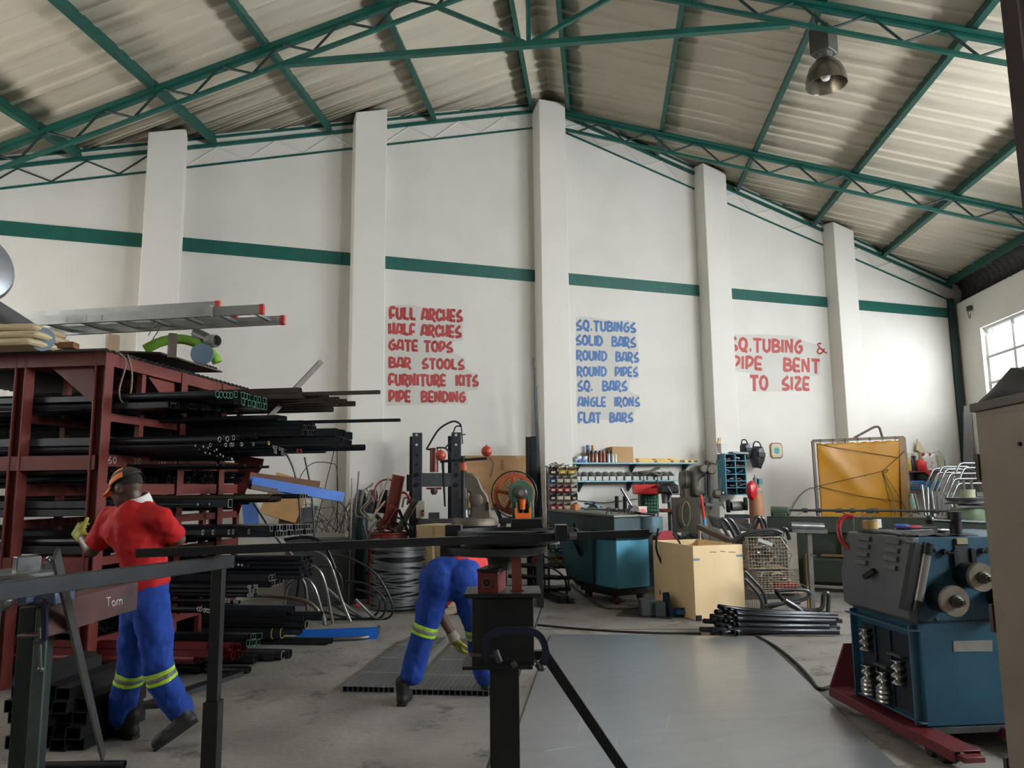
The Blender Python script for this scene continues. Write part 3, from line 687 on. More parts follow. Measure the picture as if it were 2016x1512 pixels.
# clutter on the machine top
rag=mat('dark_rag','3a3936',.9,0,'2c2b29',12,.6,.4,20)
mb=MB(); n=14
vs=[];fs=[]
for i in range(n):
    for j in range(n):
        u=.03+.42*i/(n-1);v=.06+.62*j/(n-1); z=H_+.008+.012*rnd.random()
        e=(i in(0,n-1) or j in (0,n-1)); vs.append(rm(u+rnd.uniform(-.02,.02),v+rnd.uniform(-.02,.02),z-(.004 if e else 0)))
fs=[(i*n+j,(i+1)*n+j,(i+1)*n+j+1,i*n+j+1) for i in range(n-1) for j in range(n-1)]
o=MB().add(vs,fs,True).build('rag',rag); o.modifiers.new('thickness','SOLIDIFY').thickness=.003
tag(o,'dark crumpled rag spread on top of the blue roll bending machine','rag')
zt=H_+.022
def toptool(name,label,cat,fn,m):
    mb=MB(); fn(mb); return tag(mb.build(name,m),label,cat)
tp_=mat('brown_tape','a5803f',.5,0,'8f6e36',5,.4)
toptool('tape_roll','roll of brown packing tape on top of the blue roll bending machine','tape',lambda m: m.lathe([(.032,0),(.05,0),(.05,.055),(.032,.055),(.032,0)],rm(.10,.62,zt),Z,28),tp_)
t2=thing('angle_grinder_handle','red hooked handle bar at the back corner of the blue machine','handle',rm(-.02,.74,H_-.14))
mb=MB(); mb.tube(crv([rm(-.02,.70,H_-.12),rm(-.06,.74,H_-.05),rm(-.05,.76,H_+.05),rm(.0,.76,H_+.10),rm(.05,.75,H_+.10)],6),.017,12); mb.build('grip',mat('red_gloss','a3262b',.3),t2)
mb=MB(); mb.cyl(rm(.05,.75,H_+.10),rm(.05,.75,H_-.005),.008,n=8); mb.build('stem',steeld,t2)
def screwdriver(u,v,a,hm,label):
    t3=thing('screwdriver',label,'screwdriver',rm(u,v,zt)); d=uu*math.cos(a)+vv*math.sin(a); p=rm(u,v,zt+.014)
    mb=MB(); mb.lathe([(0,0),(.012,.004),(.014,.03),(.012,.08),(.008,.1)],p,d,12); mb.build('handle',hm,t3)
    mb=MB(); mb.cyl(p+d*.1,p+d*.2,.003,n=8); mb.build('blade',steel,t3)
screwdriver(.16,.42,-.3,mat('purple_plastic','3a2c5e',.35),'screwdriver with dark purple handle on the machine top')
screwdriver(.26,.46,-.15,mat('red_plastic','b02a2a',.35),'screwdriver with red handle on the machine top')
screwdriver(.30,.66,-.2,mat('blue_plastic','2d5fae',.35),'screwdriver with bright blue handle on the machine top')
toptool('spanner','long chrome spanner lying on the dark rag','spanner',lambda m:(m.bar(rm(.18,.28,zt),rm(.36,.34,zt+.004),.018,.007),m.lathe([(.01,0),(.018,0),(.018,.008),(.01,.008),(.01,0)],rm(.37,.345,zt),Z,14)),steel)
toptool('spanner','short steel spanner beside the blue screwdriver','spanner',lambda m:(m.bar(rm(.24,.56,zt),rm(.38,.60,zt+.004),.014,.006),m.lathe([(.008,0),(.014,0),(.014,.008),(.008,.008),(.008,0)],rm(.39,.603,zt),Z,14)),steel)
toptool('socket','chrome socket lying on the machine top','socket',lambda m:(m.cyl(rm(.27,.16,zt+.008),rm(.34,.18,zt+.008),.014,n=14),m.cyl(rm(.34,.18,zt+.008),rm(.37,.19,zt+.008),.009,n=14)),steel)
toptool('tape_measure','white and grey tape measure on the machine top','tape measure',lambda m:m.box(rm(.20,.70,zt+.03),(.06,.03,.06),.3),mat('pale_plastic','b9b7b0',.4))
# pallet truck
rdp=mat('pallet_truck_red','661d21',.45,0,'511719',6,.5,.03,40,.5,'3d2422',4,.62)
t=thing('pallet_truck','red pallet truck under the blue roll bending machine','pallet truck',ground(rm(.2,.4,0)))
for u in (-.03,.52):
    mb=MB(); a=rm(u,-.38,-.035);b=rm(u,.95,-.035); mb.prof(a,b,[(-.08,-.03),(-.072,-.03),(-.072,.022),(.072,.022),(.072,-.03),(.08,-.03),(.08,.03),(-.08,.03)]); mb.bar(a-vv*.06,a,.12,.03); mb.build('fork',rdp,t,.003)
    mb=MB(); q=rm(u,-.22,0); 
    mb.lathe([(.0,-.05),(.036,-.05),(.042,-.04),(.042,.04),(.036,.05),(0,.05)],V((q.x,q.y,.042)),uu,20); mb.lathe([(.0,-.05),(.036,-.05),(.042,-.04),(.042,.04),(.036,.05),(0,.05)],V((q.x,q.y,.042))+vv*.1,uu,20); mb.build('roller_wheel',rubber,t)
mb=MB(); mb.prism([rm(-.09,.95,-.06),rm(.60,.95,-.06),rm(.60,.95,.0),(rm(.45,1.0,.28)),rm(.06,1.0,.28),rm(-.09,.95,.0)],vv*.02); mb.build('rear_plate',rdp,t)
mb=MB(); q=rm(.25,1.1,0); mb.lathe([(.0,-.06),(.085,-.06),(.09,-.05),(.09,.05),(.085,.06),(0,.06)],V((q.x,q.y,.09)),uu,24); mb.build('steer_wheel',rubber,t)
mb=MB(); mb.cyl(V((q.x,q.y,.09)),V((q.x,q.y,.5)),.05,n=16); mb.bar(V((q.x,q.y,.3)),rm(.25,.97,.16),.16,.05); mb.build('pump',rdp,t)
# --- tall cabinet at the right edge
cabm=mat('tan_metal_cabinet','83776a',.5,.1,'736859',4,.6,.03,40,.4,'5a4f45',3,.64)
P0=dep(1985,1500,3.3); P0=V((P0.x,P0.y,0)); q=vplane(1947,806,P0,RD); Hc=q.z
t=thing('metal_cabinet','tall tan metal cabinet with rusty edges at the right edge','cabinet',P0+RD*.3+FD*.2)
cg=lambda u,v,z:P0+FD*u+RD*v+Z*z      # u to the right, v towards the viewer
def cb(u0,u1,v0,v1,z0,z1,name,m,bev=.004,par=None):
    mb=MB(); mb.hull8([cg(u0,v0,z0),cg(u1,v0,z0),cg(u1,v1,z0),cg(u0,v1,z0)],[cg(u0,v0,z1),cg(u1,v0,z1),cg(u1,v1,z1),cg(u0,v1,z1)]); return mb.build(name,m,par or t,bev)
cb(0,.45,0,.62,0,Hc,'body',cabm); cb(-.015,.46,-.02,.64,Hc,Hc+.04,'top_lid',mat('cabinet_lid','5d534a',.5,.1,'463d35',4,.6))
dr=cb(-.014,.0,.03,.60,.06,Hc-.03,'door',cabm)
mb=MB(); mb.lathe([(0,.01),(.008,.01),(.01,0)],vplane(2010,874,P0-FD*.014,RD),-FD,12); mb.build('door_knob',blackp,dr)
for z in (1.62,.95,.3):
    mb=MB(); mb.bar(cg(-.018,.02,z-.06),cg(-.018,.02,z+.06),.016,.016); mb.build('hinge',mat('rusty_hinge','4a3a30',.7),dr)
# crumpled dark cover on the cabinet
mb=MB(); n=12; vs=[]
for i in range(n):
    for j in range(n):
        u=i/(n-1);v=j/(n-1); e=math.sin(PI*min(u*1.15+.0,1))*math.sin(PI*v); z=Hc+.045+.15*e**.6*(1+.35*math.sin(7*u+3*v))+.02*rnd.random()*(e>0)
        vs.append(cg(.02+.4*v,.0+.6*u,z))
o=MB().add(vs,[(i*n+j,(i+1)*n+j,(i+1)*n+j+1,i*n+j+1) for i in range(n-1) for j in range(n-1)],False).build('cover_sheet',mat('dark_plastic_cover','3b3735',.6,0,'2d2a28',6,.6))
o.modifiers.new('thickness','SOLIDIFY').thickness=.004
tag(o,'dark crumpled cover heaped on top of the tan metal cabinet','cover')
# ================================================================ red pipe rack on the left and its stock
rackm=mat('rack_red_oxide','6e2f28',.5,0,'5a2823',3,.6,.05,40,.4,'48302b',3,.6)
RP=V((-6.066,-4.691,0))
def rk(u,t,z): return RP-FD*u-RD*t+V((0,0,z))
t=thing('pipe_rack','tall red steel pipe rack filled with black pipes at the left','rack',rk(.35,1.2,0))
HT=2.70
ISEC=[(-.055,-.05),(.055,-.05),(.055,-.04),(.006,-.04),(.006,.04),(.055,.04),(.055,.05),(-.055,.05),(-.055,.04),(-.006,.04),(-.006,-.04),(-.055,-.04)]
for u in (0,.72):
    for tt,k in ((0,1),(1.15,1),(1.95,1)):
        MB().prof(rk(u,tt,0),rk(u,tt,HT),ISEC,FD).build('post',rackm,t,.002)
    for tt in (.52,1.68,2.4):
        MB().bar(rk(u,tt,0),rk(u,tt,HT-.1),.06,.05,FD).build('post',rackm,t,.002)
for tt in (0,2.4):
    MB().prof(rk(-.04,tt,HT-.05),rk(2.6,tt,HT-.05),[(-.05,-.06),(.05,-.06),(.05,-.05),(-.04,-.05),(-.04,.05),(.05,.05),(.05,.06),(-.05,.06)]).build('top_beam',rackm,t,.002)
for u in (0,.72):
    MB().bar(rk(u,-.04,HT-.05),rk(u,2.45,HT-.05),.08,.11).build('top_beam',rackm,t,.003)
LV=[2.22,1.86,1.62,1.34,1.04,.70,.40]
for z in LV:
    for u in (0,.72):
        MB().bar(rk(u,.0,z-.05),rk(u,2.42,z-.05),.05,.10 if z in(1.86,1.62) else .07).build('shelf_rail',rackm,t,.002)
for z in (1.04,1.86): MB().bar(rk(0,-.01,z-.07),rk(2.6,-.01,z-.07),.07,.12).build('front_rail',rackm,t,.002)
MB().prism([rk(.12,.02,HT-.1),rk(.5,.02,HT-.1),rk(.06,.02,HT-.45)],-RD*.012).build('gusset',rackm,t)
MB().prism([rk(.02,.62,HT-.1),rk(.02,1.05,HT-.1),rk(.02,1.1,HT-.42)],FD*.012).build('gusset',rackm,t)
mb=MB(); mb.prism([rk(-.02,2.38,1.95),rk(-.32,2.38,1.9),rk(-.30,2.38,1.80),rk(-.12,2.38,1.55),rk(-.05,2.38,1.3),rk(-.02,2.38,1.25)],RD*.012); mb.build('bracket',rackm,t)
mb=MB()
for txt,uu0 in (('60',.08),('30',.42),('10',.8),('12',1.08)):
    G={'6':(.5,[[(.4,1),(.1,.6),(.05,.2),(.3,0),(.5,.2),(.3,.5),(.08,.35)]]),'0':(.5,[[(.25,1),(.02,.5),(.25,0),(.48,.5),(.25,1)]]),'3':(.5,[[(.05,.95),(.45,.85),(.2,.55),(.48,.25),(.05,.0)]]),'1':(.2,[[(.1,1),(.1,0)]]),'2':(.5,[[(.05,.8),(.3,1),(.45,.75),(.05,0),(.5,0)]])}
    q=lambda a,z:rk(-.028,uu0+a,z)
    chalk_word(mb,(q(0,1.845),q(0,1.785),q(.11,1.845),q(.11,1.785)),txt,[G[c] for c in txt],.0025,0)
mb.build('chalk_writing',chalk,t)
dk=MB(); 
pr=[];x=-.1
while x<2.5: pr+=[(x,0),(x+.02,.02),(x+.05,.02),(x+.07,0)]; x+=.09
vs=[];
for u in (-.06,2.6):
    for a,b in pr: vs.append(rk(u,a,HT+.008+b))
n=len(pr); o=MB().add(vs,[(i,i+1,n+i+1,n+i) for i in range(n-1)]).build('top_deck',mat('deck_sheet','3c3a39',.6,.3,'2b2928',5,.6),t); o.modifiers.new('thickness','SOLIDIFY').thickness=.006
# ---------------- stock
pm=[mat('black_pipe','2f3235',.36,.45,'212427',7,.6,stretch=(1,1,1)),mat('blue_black_pipe','363b40',.33,.5,'262b2f',7,.6),mat('grey_black_pipe','484b50',.38,.5,'34363a',7,.6)]
taupe=mat('taupe_tube','544b41',.45,.25,'433b33',7,.6)
crim=mat('crimson_painted_tube','6d1820',.42,.1,'541218',6,.6)
rim={'g':mat('green_paint_mark','3f6f58',.6),'w':mat('pale_cut_end','a9a9a6',.35,.6),'y':mat('yellow_paint_mark','a48f3c',.6),'k':pm[2],'r':mat('red_paint_mark','8e3a2e',.6)}
def stock(name,cat,label,group,A,zA,B,zB,n,size,kind='r',m=0,ln=3.4,rows=1,mark=None,jl=.12,jd=.01,t_=.003,thick=1.0):
    ta,tb=[min(2.32,max(.11,(RP-dep(*q,zq_)).dot(RD))) for q,zq_ in ((A,zA),(B,zB))]
    a=vplane(*A,rk(0,ta,0),FD);b=vplane(*B,rk(0,tb,0),FD)
    for r_ in range(rows):
        for i in range(n):
            f=i/(n-1) if n>1 else 0
            p=a.lerp(b,f)+V((0,0,-r_*size*1.03))+FD*(rnd.uniform(-jl,jl*.3))
            d=-FD+V((rnd.uniform(-jd,jd),rnd.uniform(-jd,jd),rnd.uniform(-jd,jd)*.5)); q=p+d*ln*rnd.uniform(.9,1.05)
            mm=pm[m] if isinstance(m,int) else m
            if isinstance(m,int) and rnd.random()<.3: mm=pm[rnd.randrange(3)]
            mb=MB(); w=size*.96
            if kind=='r': mb.pipe(p,q,w/2,t_,10)
            elif kind=='s': mb.sqpipe(p,q,w,w,t_)
            elif kind=='c': mb.sqpipe(p,q,w*.6,w,t_)
            else: mb.cyl(p,q,w/2,n=8)
            o=mb.build(name,mm); tag(o,label,cat,group)
            if mark and rnd.random()<.8:
                e=MB()
                if kind=='r': e.lathe([(w/2-t_-.001,-.004),(w/2+.001,-.004),(w/2+.001,.003),(w/2-t_-.001,.003),(w/2-t_-.001,-.004)],p,FD,10)
                elif kind in 'sc':
                    ww=w*.6 if kind=='c' else w; s_,u_=perp(q-p); k=t_*.8
                    for sg in (1,-1):
                        e.bar(p+s_*(sg*ww/2)-u_*w/2,p+s_*(sg*ww/2)+u_*w/2,k*2,.006,FD)
                        e.bar(p+u_*(sg*w/2)-s_*ww/2,p+u_*(sg*w/2)+s_*ww/2,k*2,.006,FD)
                else: e.cyl(p-FD*.002,p+FD*.003,w/2+.0005,n=8)
                e.build('marked_end',rim[mark],o)
P='pipe';T='tube'
stock('round_pipe',P,'black round pipe with green painted end on the top shelf of the red rack','round pipes on the top shelf',(428,776),6.25,(464,779),6.75,7,.062,'r',1,mark='g',jl=.03)
stock('square_tube',T,'black square tube with green painted end on the top shelf of the red rack','square tubes on the top shelf',(470,776),6.75,(526,790),7.5,9,.055,'s',1,mark='g',rows=2,jl=.03)
stock('flat_tube',T,'black tube in the lower layer of the top shelf behind the front pipes','lower layer on the top shelf',(330,797),6.1,(480,806),7.2,12,.05,'s',0,mark=None,jl=.1)
stock('taupe_tube',T,'taupe square tube sticking far out at the back of the top shelf','taupe tubes at the back',(610,768),7.7,(690,795),8.15,7,.055,'s',taupe,ln=4,rows=2,jl=.28)
stock('taupe_tube',T,'thin taupe tube reaching furthest right at the back of the top shelf','long taupe tube',(748,772),7.7,(748,772),7.7,1,.04,'s',taupe,ln=4.5,jl=0,jd=0)
o=MB().sqpipe(dep(632,712,8.3),dep(528,822,7.9),.07,.05,.004).build('square_tube',taupe); tag(o,'taupe tube leaning upright at a slant behind the rack end','tube')
stock('round_pipe',P,'black round pipe end poking out above the long thin tube','second shelf round pipes',(548,822),6.9,(566,824),7.2,4,.055,'r',0,jl=.02)
stock('square_tube',T,'small black square tube in the second shelf block with red sides','second shelf square tubes',(600,832),7.3,(620,834),7.7,5,.045,'s',0,rows=3,jl=.03,mark='k')
stock('square_tube',T,'long thin black square tube reaching past the white pillar','long thin tube',(788,827),7.4,(788,827),7.4,1,.032,'s',0,ln=4.6,jl=0,jd=0)
stock('channel',T,'heavy black channel section at the far end of the middle shelf','channels at the back',(672,851),7.9,(690,858),8.2,4,.085,'s',2,rows=2,jl=.05)
stock('round_pipe',P,'thick black round pipe sticking out towards the white pillar','thick pipe',(718,881),7.7,(718,881),7.7,1,.07,'r',0,ln=4,jl=0,jd=0)
stock('round_pipe',P,'black round pipe with pale cut end on the middle shelf','middle shelf round pipes',(432,865),6.2,(512,858),7.0,10,.048,'r',1,mark='w',rows=1,jl=.12)
stock('round_pipe',P,'thin black round pipe with pale end under the middle shelf pipes','middle shelf thin pipes',(440,876),6.3,(515,874),7.0,9,.036,'r',1,mark='w',jl=.12)
stock('round_pipe',P,'black round pipe with yellow painted end on the middle shelf','yellow marked pipes',(530,872),7.1,(536,874),7.2,2,.04,'r',1,mark='y',jl=.01)
stock('round_pipe',P,'small dark pipe with pale end beside the yellow marked pipes','pale ended pipes',(540,880),7.1,(562,888),7.5,8,.034,'r',1,mark='w',rows=2,jl=.04)
stock('square_tube',T,'small square tube with red marked end near the far post','red marked tubes',(585,888),7.4,(612,888),7.9,5,.03,'s',1,mark='r',jl=.04)
stock('flat_bar','bar','thin dark bar sticking out lowest of the middle shelf','thin bars',(640,889),7.6,(645,890),7.7,2,.022,'b',0,jl=.02)
stock('steel_rod','rod','thin black steel rod in the fanned heap above the orange cap','fanned rods',(405,877),6.1,(455,905),6.9,16,.022,'b',1,mark='w',jl=.12,jd=.02)
stock('steel_rod','rod','thin black steel rod on the shelf behind the orange cap','rods behind cap',(455,915),6.4,(530,920),7.3,14,.026,'b',0,jl=.25,jd=.012)
stock('round_pipe',P,'brown dusty pipe lying on the shelf beside the blue channel','brown pipes',(556,979),6.7,(560,984),7.2,4,.05,'r',taupe,jl=.15)
stock('square_tube',T,'dark square tube with pale end under the blue channel','tubes under blue channel',(592,977),7.2,(614,976),7.8,4,.045,'s',0,mark='w',jl=.02)
stock('steel_rod','rod','thin dark rod with green and white tips beside the red shirt','green tipped rods',(410,993),6.2,(512,990),7.4,18,.024,'b',0,mark='g',jl=.2,jd=.012)
stock('square_tube',T,'single larger hollow square tube among the thin rods','hollow square tube',(453,991),6.5,(453,991),6.5,1,.07,'s',1,mark='w',jl=0)
stock('square_tube',T,'black square tube with pale end in the two layer row at elbow height','elbow height tubes',(540,1040),6.8,(614,1036),8.0,14,.052,'s',1,mark='w',rows=2,jl=.03)
stock('flat_bar','bar','dark flat bar with shiny end in the row at elbow height','flat bars at elbow height',(420,1048),6.3,(545,1046),7.0,9,.04,'c',0,mark='w',jl=.15)
stock('round_pipe',P,'black round pipe in the dense block right of the support post','dense pipe block',(596,1100),7.2,(616,1096),7.9,7,.042,'r',1,rows=5,mark='k',jl=.04)
stock('steel_rod','rod','thin rod with bright white tip right of the support post','white tipped rods',(470,1112),6.3,(490,1114),6.7,6,.022,'b',0,mark='w',jl=.12,jd=.012)
stock('square_tube',T,'black square tube with pale square end in the block below waist height','square end block',(534,1138),7.0,(554,1132),7.5,5,.055,'s',1,rows=2,mark='w',jl=.01)
stock('round_pipe',P,'small bright ended pipe in the cluster below the square tubes','small pipe cluster',(494,1156),6.6,(506,1154),6.9,5,.034,'r',2,rows=3,mark='w',jl=.03)
stock('round_pipe',P,'small dark pipe with pale end low beside the support post','low small pipes',(452,1183),6.4,(478,1186),6.8,7,.034,'r',0,mark='w',jl=.04)
stock('round_pipe',P,'small dark pipe with pale end left of the support post','low small pipes left',(388,1199),6.0,(414,1203),6.3,6,.036,'r',0,mark='w',jl=.04)
# layers filling the tiers between the posts
for lv,(z,word) in enumerate(zip(LV,('top','second','third','fourth','fifth','sixth','lowest'))):
    for r_ in range(2 if z>.5 else 3):
        tt=.09
        while tt<2.3:
            if min(abs(tt-k) for k in (1.15,1.95))>.09 and rnd.random()<.86:
                w=rnd.choice((.045,.055,.065)); p=rk(-rnd.uniform(.0,.06+.10*(tt/2.3)),tt,z+.008+.033+r_*.068); q=p-FD*3.0+V((0,rnd.uniform(-.04,.04),rnd.uniform(-.03,.02)))
                mb=MB()
                if rnd.random()<.5: mb.sqpipe(p,q,w,w,.003)
                else: mb.pipe(p,q,w/2,.003,8)
                o=mb.build('steel_tube',pm[rnd.choice((0,0,1,2))]); tag(o,'black steel tube in the fill of the %s tier of the red rack'%word,'tube','tubes filling the %s tier of the rack'%word)
            tt+=.105
# floor stock
def floorpipe(x,y,r,label,m=None,mark=None,ln=3.2,group=None,z=None,lift=0):
    p=fl(x,y,r+lift); q=p-FD*ln; q.z=p.z
    o=MB().pipe(p,q,r,.004,14).build('round_pipe',m or pm[1]); tag(o,label,'pipe',group)
    if mark: MB().lathe([(r-.006,-.004),(r+.001,-.004),(r+.001,.003),(r-.006,.003),(r-.006,-.004)],p,FD,14).build('marked_end',rim[mark],o)
for x,y,r,lab,mk in ((566,1207,.055,'thick black pipe, upper left one of the pile under the rack end',None),(578,1200,.045,'black pipe highest in the pile under the rack end',None),(564,1220,.055,'thick black pipe just under the upper left one in the floor pile',None),(600,1218,.042,'black pipe in the middle of the floor pile','k'),(588,1228,.045,'black pipe left of the bright ringed one in the floor pile',None),(604,1230,.045,'dark pipe with bright ring end in the floor pile','w'),(634,1210,.036,'black pipe furthest right in the upper floor pile',None),(626,1214,.034,'black pipe second from the right in the upper floor pile',None),(577,1242,.04,'black pipe low in the floor pile beside the yellow rings',None),(538,1247,.055,'thick pipe with yellow ringed end, left of the pair','y'),(556,1246,.055,'thick pipe with yellow ringed end, right of the pair','y'),(593,1243,.035,'dark pipe lying low behind the blue channel on the floor',None),(654,1261,.032,'dark pipe on the floor reaching furthest right under the blue channel',None),(642,1264,.035,'dark pipe on the floor second furthest right',None)):
    h=fl(x,y+ (8 if r>.04 else 5)); zz=(h-CAM).dot(FW); hh=dep(x,y,zz-.35).z
    p=dep(x,y,7.6); hgt=max(r,p.z)
    q=p-FD*3.3
    o=MB().pipe(p,q,r,.005,14).build('round_pipe',pm[rnd.randrange(3)]); tag(o,lab,'pipe')
    if mk: MB().lathe([(r-.008,-.006),(r+.001,-.006),(r+.001,.003),(r-.008,.003),(r-.008,-.006)],p,FD,14).build('marked_end',rim[mk],o)
stock('square_tube',T,'black square tube with green painted end low beside the red tubes','green ended low tubes',(492,1254),6.5,(512,1252),6.8,6,.05,'s',0,rows=2,mark='g',jl=.02)
stock('crimson_tube',T,'crimson painted tube in the low red bundle on the floor','crimson tubes',(435,1272),5.9,(478,1274),6.6,9,.055,'s',crim,rows=2,mark=None,jl=.12)
stock('crimson_tube',T,'crimson painted round tube under the low red bundle','crimson round tubes',(398,1298),5.85,(470,1290),6.3,4,.075,'r',crim,jl=.12)
for x,y,r,lab in ((572,1287,.042,'grey steel pipe end, rightmost of the row beside the crimson bundle'),(557,1290,.042,'grey steel pipe end with bright ring, second from the right beside the crimson bundle'),(541,1292,.042,'grey steel pipe end, third from the right beside the crimson bundle'),(503,1298,.04,'grey steel pipe end touching the crimson bundle'),(488,1300,.03,'grey pipe end behind the one touching the crimson bundle')):
    floorpipe(x,y,r,lab,pm[2],'w' if x==557 else None)
floorpipe(492,1318,.03,'bright shiny pipe lying alone in front of the crimson bundle',steel,None,1.1)
floorpipe(398,1314,.05,'black pipe lying in front of the crimson bundle',pm[0],None,2.2)
a=fl(470,1325,.02);b=fl(300,1385,.02); o=MB().bar(a,b,.10,.035).build('channel',mat('grey_channel','4d4f51',.4,.6,'3b3d3f',6)); tag(o,'grey channel bar lying on the floor behind the walking worker','bar')
a=fl(330,1385,.02);b=fl(190,1392,.02); o=MB().bar(a,b,.09,.03).build('channel',mat('grey_channel','4d4f51',.4,.6)); tag(o,'dark channel bar on the floor behind the leaning flat bar','bar')
# blue channels
bl=mat('bright_blue_paint','1560b8',.4,0,'1253a2',5,.5)
a=dep(494,948,7.5);b=dep(674,979,8.0); o=MB().prof(a,b,[(-.05,-.05),(.05,-.05),(.05,.05),(.04,.05),(.04,-.04),(-.04,-.04),(-.04,.05),(-.05,.05)]).build('blue_channel',bl); tag(o,'bright blue channel sticking out of the rack at a slant','channel')
brown=mat('brown_rusty_angle','6b4428',.7,.1,'523320',6,.6)
a=dep(490,945,7.7);b=dep(628,962,8.1); o=MB().angle(a,b,.09,.08,.008).build('brown_angle',brown); tag(o,'brown rusty angle iron lying on the blue channel','angle iron')
a=dep(492,958,7.4);b=dep(590,975,7.8); o=MB().sqpipe(a,b,.06,.045,.004).build('dark_tube',mat('dark_brown_tube','3c2c27',.6,.2)); tag(o,'dark brown tube lying under the blue channel','tube')
a=fl(584,1252,.05);b=fl(744,1246,.05); o=MB().prof(a,b,[(-.06,-.05),(.06,-.05),(.06,.05),(.052,.05),(.052,-.042),(-.052,-.042),(-.052,.05),(-.06,.05)]).build('blue_channel',bl); tag(o,'bright blue channel lying on the floor below the rack end','channel')
o=MB().tube(bent([fl(575,1262,.022),fl(715,1256,.022),fl(742,1250,.022),fl(746,1234,.022)],.12),.02,10).build('bent_tube',steeld); tag(o,'bent steel tube on the floor along the blue channel','tube')
# ---------------- on top of the rack
alu=mat('ladder_aluminium','a6a7a4',.38,.6,'8c8d8a',6,.5); redcap=mat('red_plastic_cap','c0372f',.45)
t=thing('extension_ladder','aluminium extension ladder with red end caps lying on top of the pipe rack','ladder',dep(300,640,6.4))
def lad(x1,y1,z1,x0,y0,z0,wd):
    a=dep(x1,y1,z1);b=dep(x0,y0,z0); b=a+(b-a)
    for k in (0,1):
        o_=-RD*wd*k
        MB().prof(a+o_,b+o_,[(-.014,-.04),(.014,-.04),(.014,-.034),(-.008,-.034),(-.008,.034),(.014,.034),(.014,.04),(-.014,.04)]).build('side_rail',alu,t)
        d=(a-b).normalized(); MB().bar(a+o_-d*.02,a+o_+d*.025,.034,.088).build('end_cap',redcap,t,.006)
    n=int((a-b).length/.28)
    for i in range(n):
        p=a.lerp(b,(i+.35)/n); MB().bar(p,p-RD*wd,.03,.025).build('rung',alu,t)
lad(515,609,6.35,30,634,6.5,.42); lad(428,602,6.55,10,627,6.7,.33)
mb=MB(); a=dep(412,612,6.33); mb.bar(a+V((0,0,-.05)),a+V((0,0,.05)),.05,.04,FD); mb.build('guide_bracket',alu,t)
for x,c,c2 in ((125,'8f8d7f','77756a'),(163,'8c8a80','6f6d63'),(193,'22272c','3b4045'),(229,'a9a874','8d8c60')):
    f=(515-x)/485.; p=dep(x,609+25*f,6.35+.15*f-.012)
    MB().bar(p+FD*.04,p-FD*.04,.004,.045).build('rail_sticker',mat('ladder_sticker_%d'%x,c,.6,0,c2,30,.6),t)
wood=mat('raw_timber','9a8163',.7,0,'7f694f',5,.6)
o=MB().box(dep(222,668,6.5),(.09,.09,.16),.4).build('timber_prop',wood); 
o.location.z=HT+.03; tag(o,'short timber block propping the ladder near the rack corner','block')
o=MB().box(dep(340,668,6.75),(.06,.06,.22),.4).build('timber_prop',mat('dark_timber','4a3d30',.8)); o.location.z=HT+.03; tag(o,'short dark block propping the ladder beside the green hose','block')
# boards, ducts and hose
brd=mat('brown_old_board','4f4339',.75,0,'3b322b',4,.6)
zb_=HT+.05
a=rk(-.05,.55,zb_);mbx=MB(); mbx.prism([rk(.55,.35,zb_+.05),rk(-.18,.50,zb_+.03),rk(-.22,1.55,zb_+.015),rk(.5,1.55,zb_+.03)],(0,0,.015)); o=mbx.build('old_board',brd); tag(o,'brown old board lying askew on top of the rack','board')
for i in range(4):
    p=rk(-.16,1.35+.06*i,zb_+.05); o=MB().pipe(p,p-FD*.7,.022,.003,10).build('short_pipe',mat('dusty_pipe','5d5148',.6,.2)); tag(o,'short dusty pipe offcut lying on the brown board','pipe','pipe offcuts on the board')
cream=mat('cream_board','c3b291',.7,0,'b7a27b',4,.5)
for i in range(3):
    c=dep(-5,672-13*i,6.25); o=MB().box(V((c.x,c.y,HT+.045+.062*i)),(.95+.05*math.sin(i*2),.45,.055),math.atan2(FD.y,FD.x)+.06*i).build('cream_slab',cream); o.modifiers.new('bevel','BEVEL').width=.02
    tag(o,'thick cream coloured slab on the rack top at the left edge, '+('lowest','middle','topmost')[i]+' of three','slab')
o=MB().bar(dep(60,685,6.3),dep(150,682,6.35),.12,.05).build('timber_plank',mat('brown_timber','7a5133',.7)); o.location.z=HT+.03; tag(o,'short brown timber plank on the rack top beside the duct flange','plank')
duct=mat('grey_duct','6d6f70',.5,.2,'595b5c',4,.6); flg=mat('blue_grey_flange','5f717d',.5,.1,'51626d',5,.6)
t=thing('duct_pipe','grey duct pipe with blue grey round flange on the rack top at the left','duct',dep(78,690,6.2))
MB().tube([dep(-40,590,6.0),dep(20,628,6.1),dep(78,665,6.2)],.075,18).build('pipe',duct,t)
e=dep(80,667,6.15); ax=(RTH*.8-FWH*.5+V((0,0,-.25))).normalized()
MB().lathe([(0,0),(.095,0),(.095,.012),(0,.012)],e+ax*.03,ax,26,False).build('flange',flg,t)
MB().lathe([(.085,-.10),(.088,0),(.07,.01)],e,ax,22).build('plastic_wrap',mat('cloudy_wrap','a7a49c',.4,0,'8f8c84',12,.6),t)
t=thing('ventilation_hood','shiny rounded metal ventilation hood at the upper left edge','hood',dep(-60,600,5.2))
c=dep(-52,522,5.2); ax=(RTH*.55-FWH*.35+V((0,0,.1))).normalized()
MB().lathe([(0,.05),(.10,.047),(.20,.035),(.25,.015),(.27,-.02),(.265,-.07),(.2,-.2),(.12,-.35)],c,ax,36).build('hood',mat('shiny_hood','9c9ea2',.38,.6,'86888c',4,.4),t)
MB().tube(crv([c-ax*.35,c-ax*.7+V((0,0,-.15)),dep(-70,600,5.7)],6),.09,16).build('elbow',duct,t)
gr=mat('lime_green_hose','7fae3a',.45,0,'6c9832',5,.5)
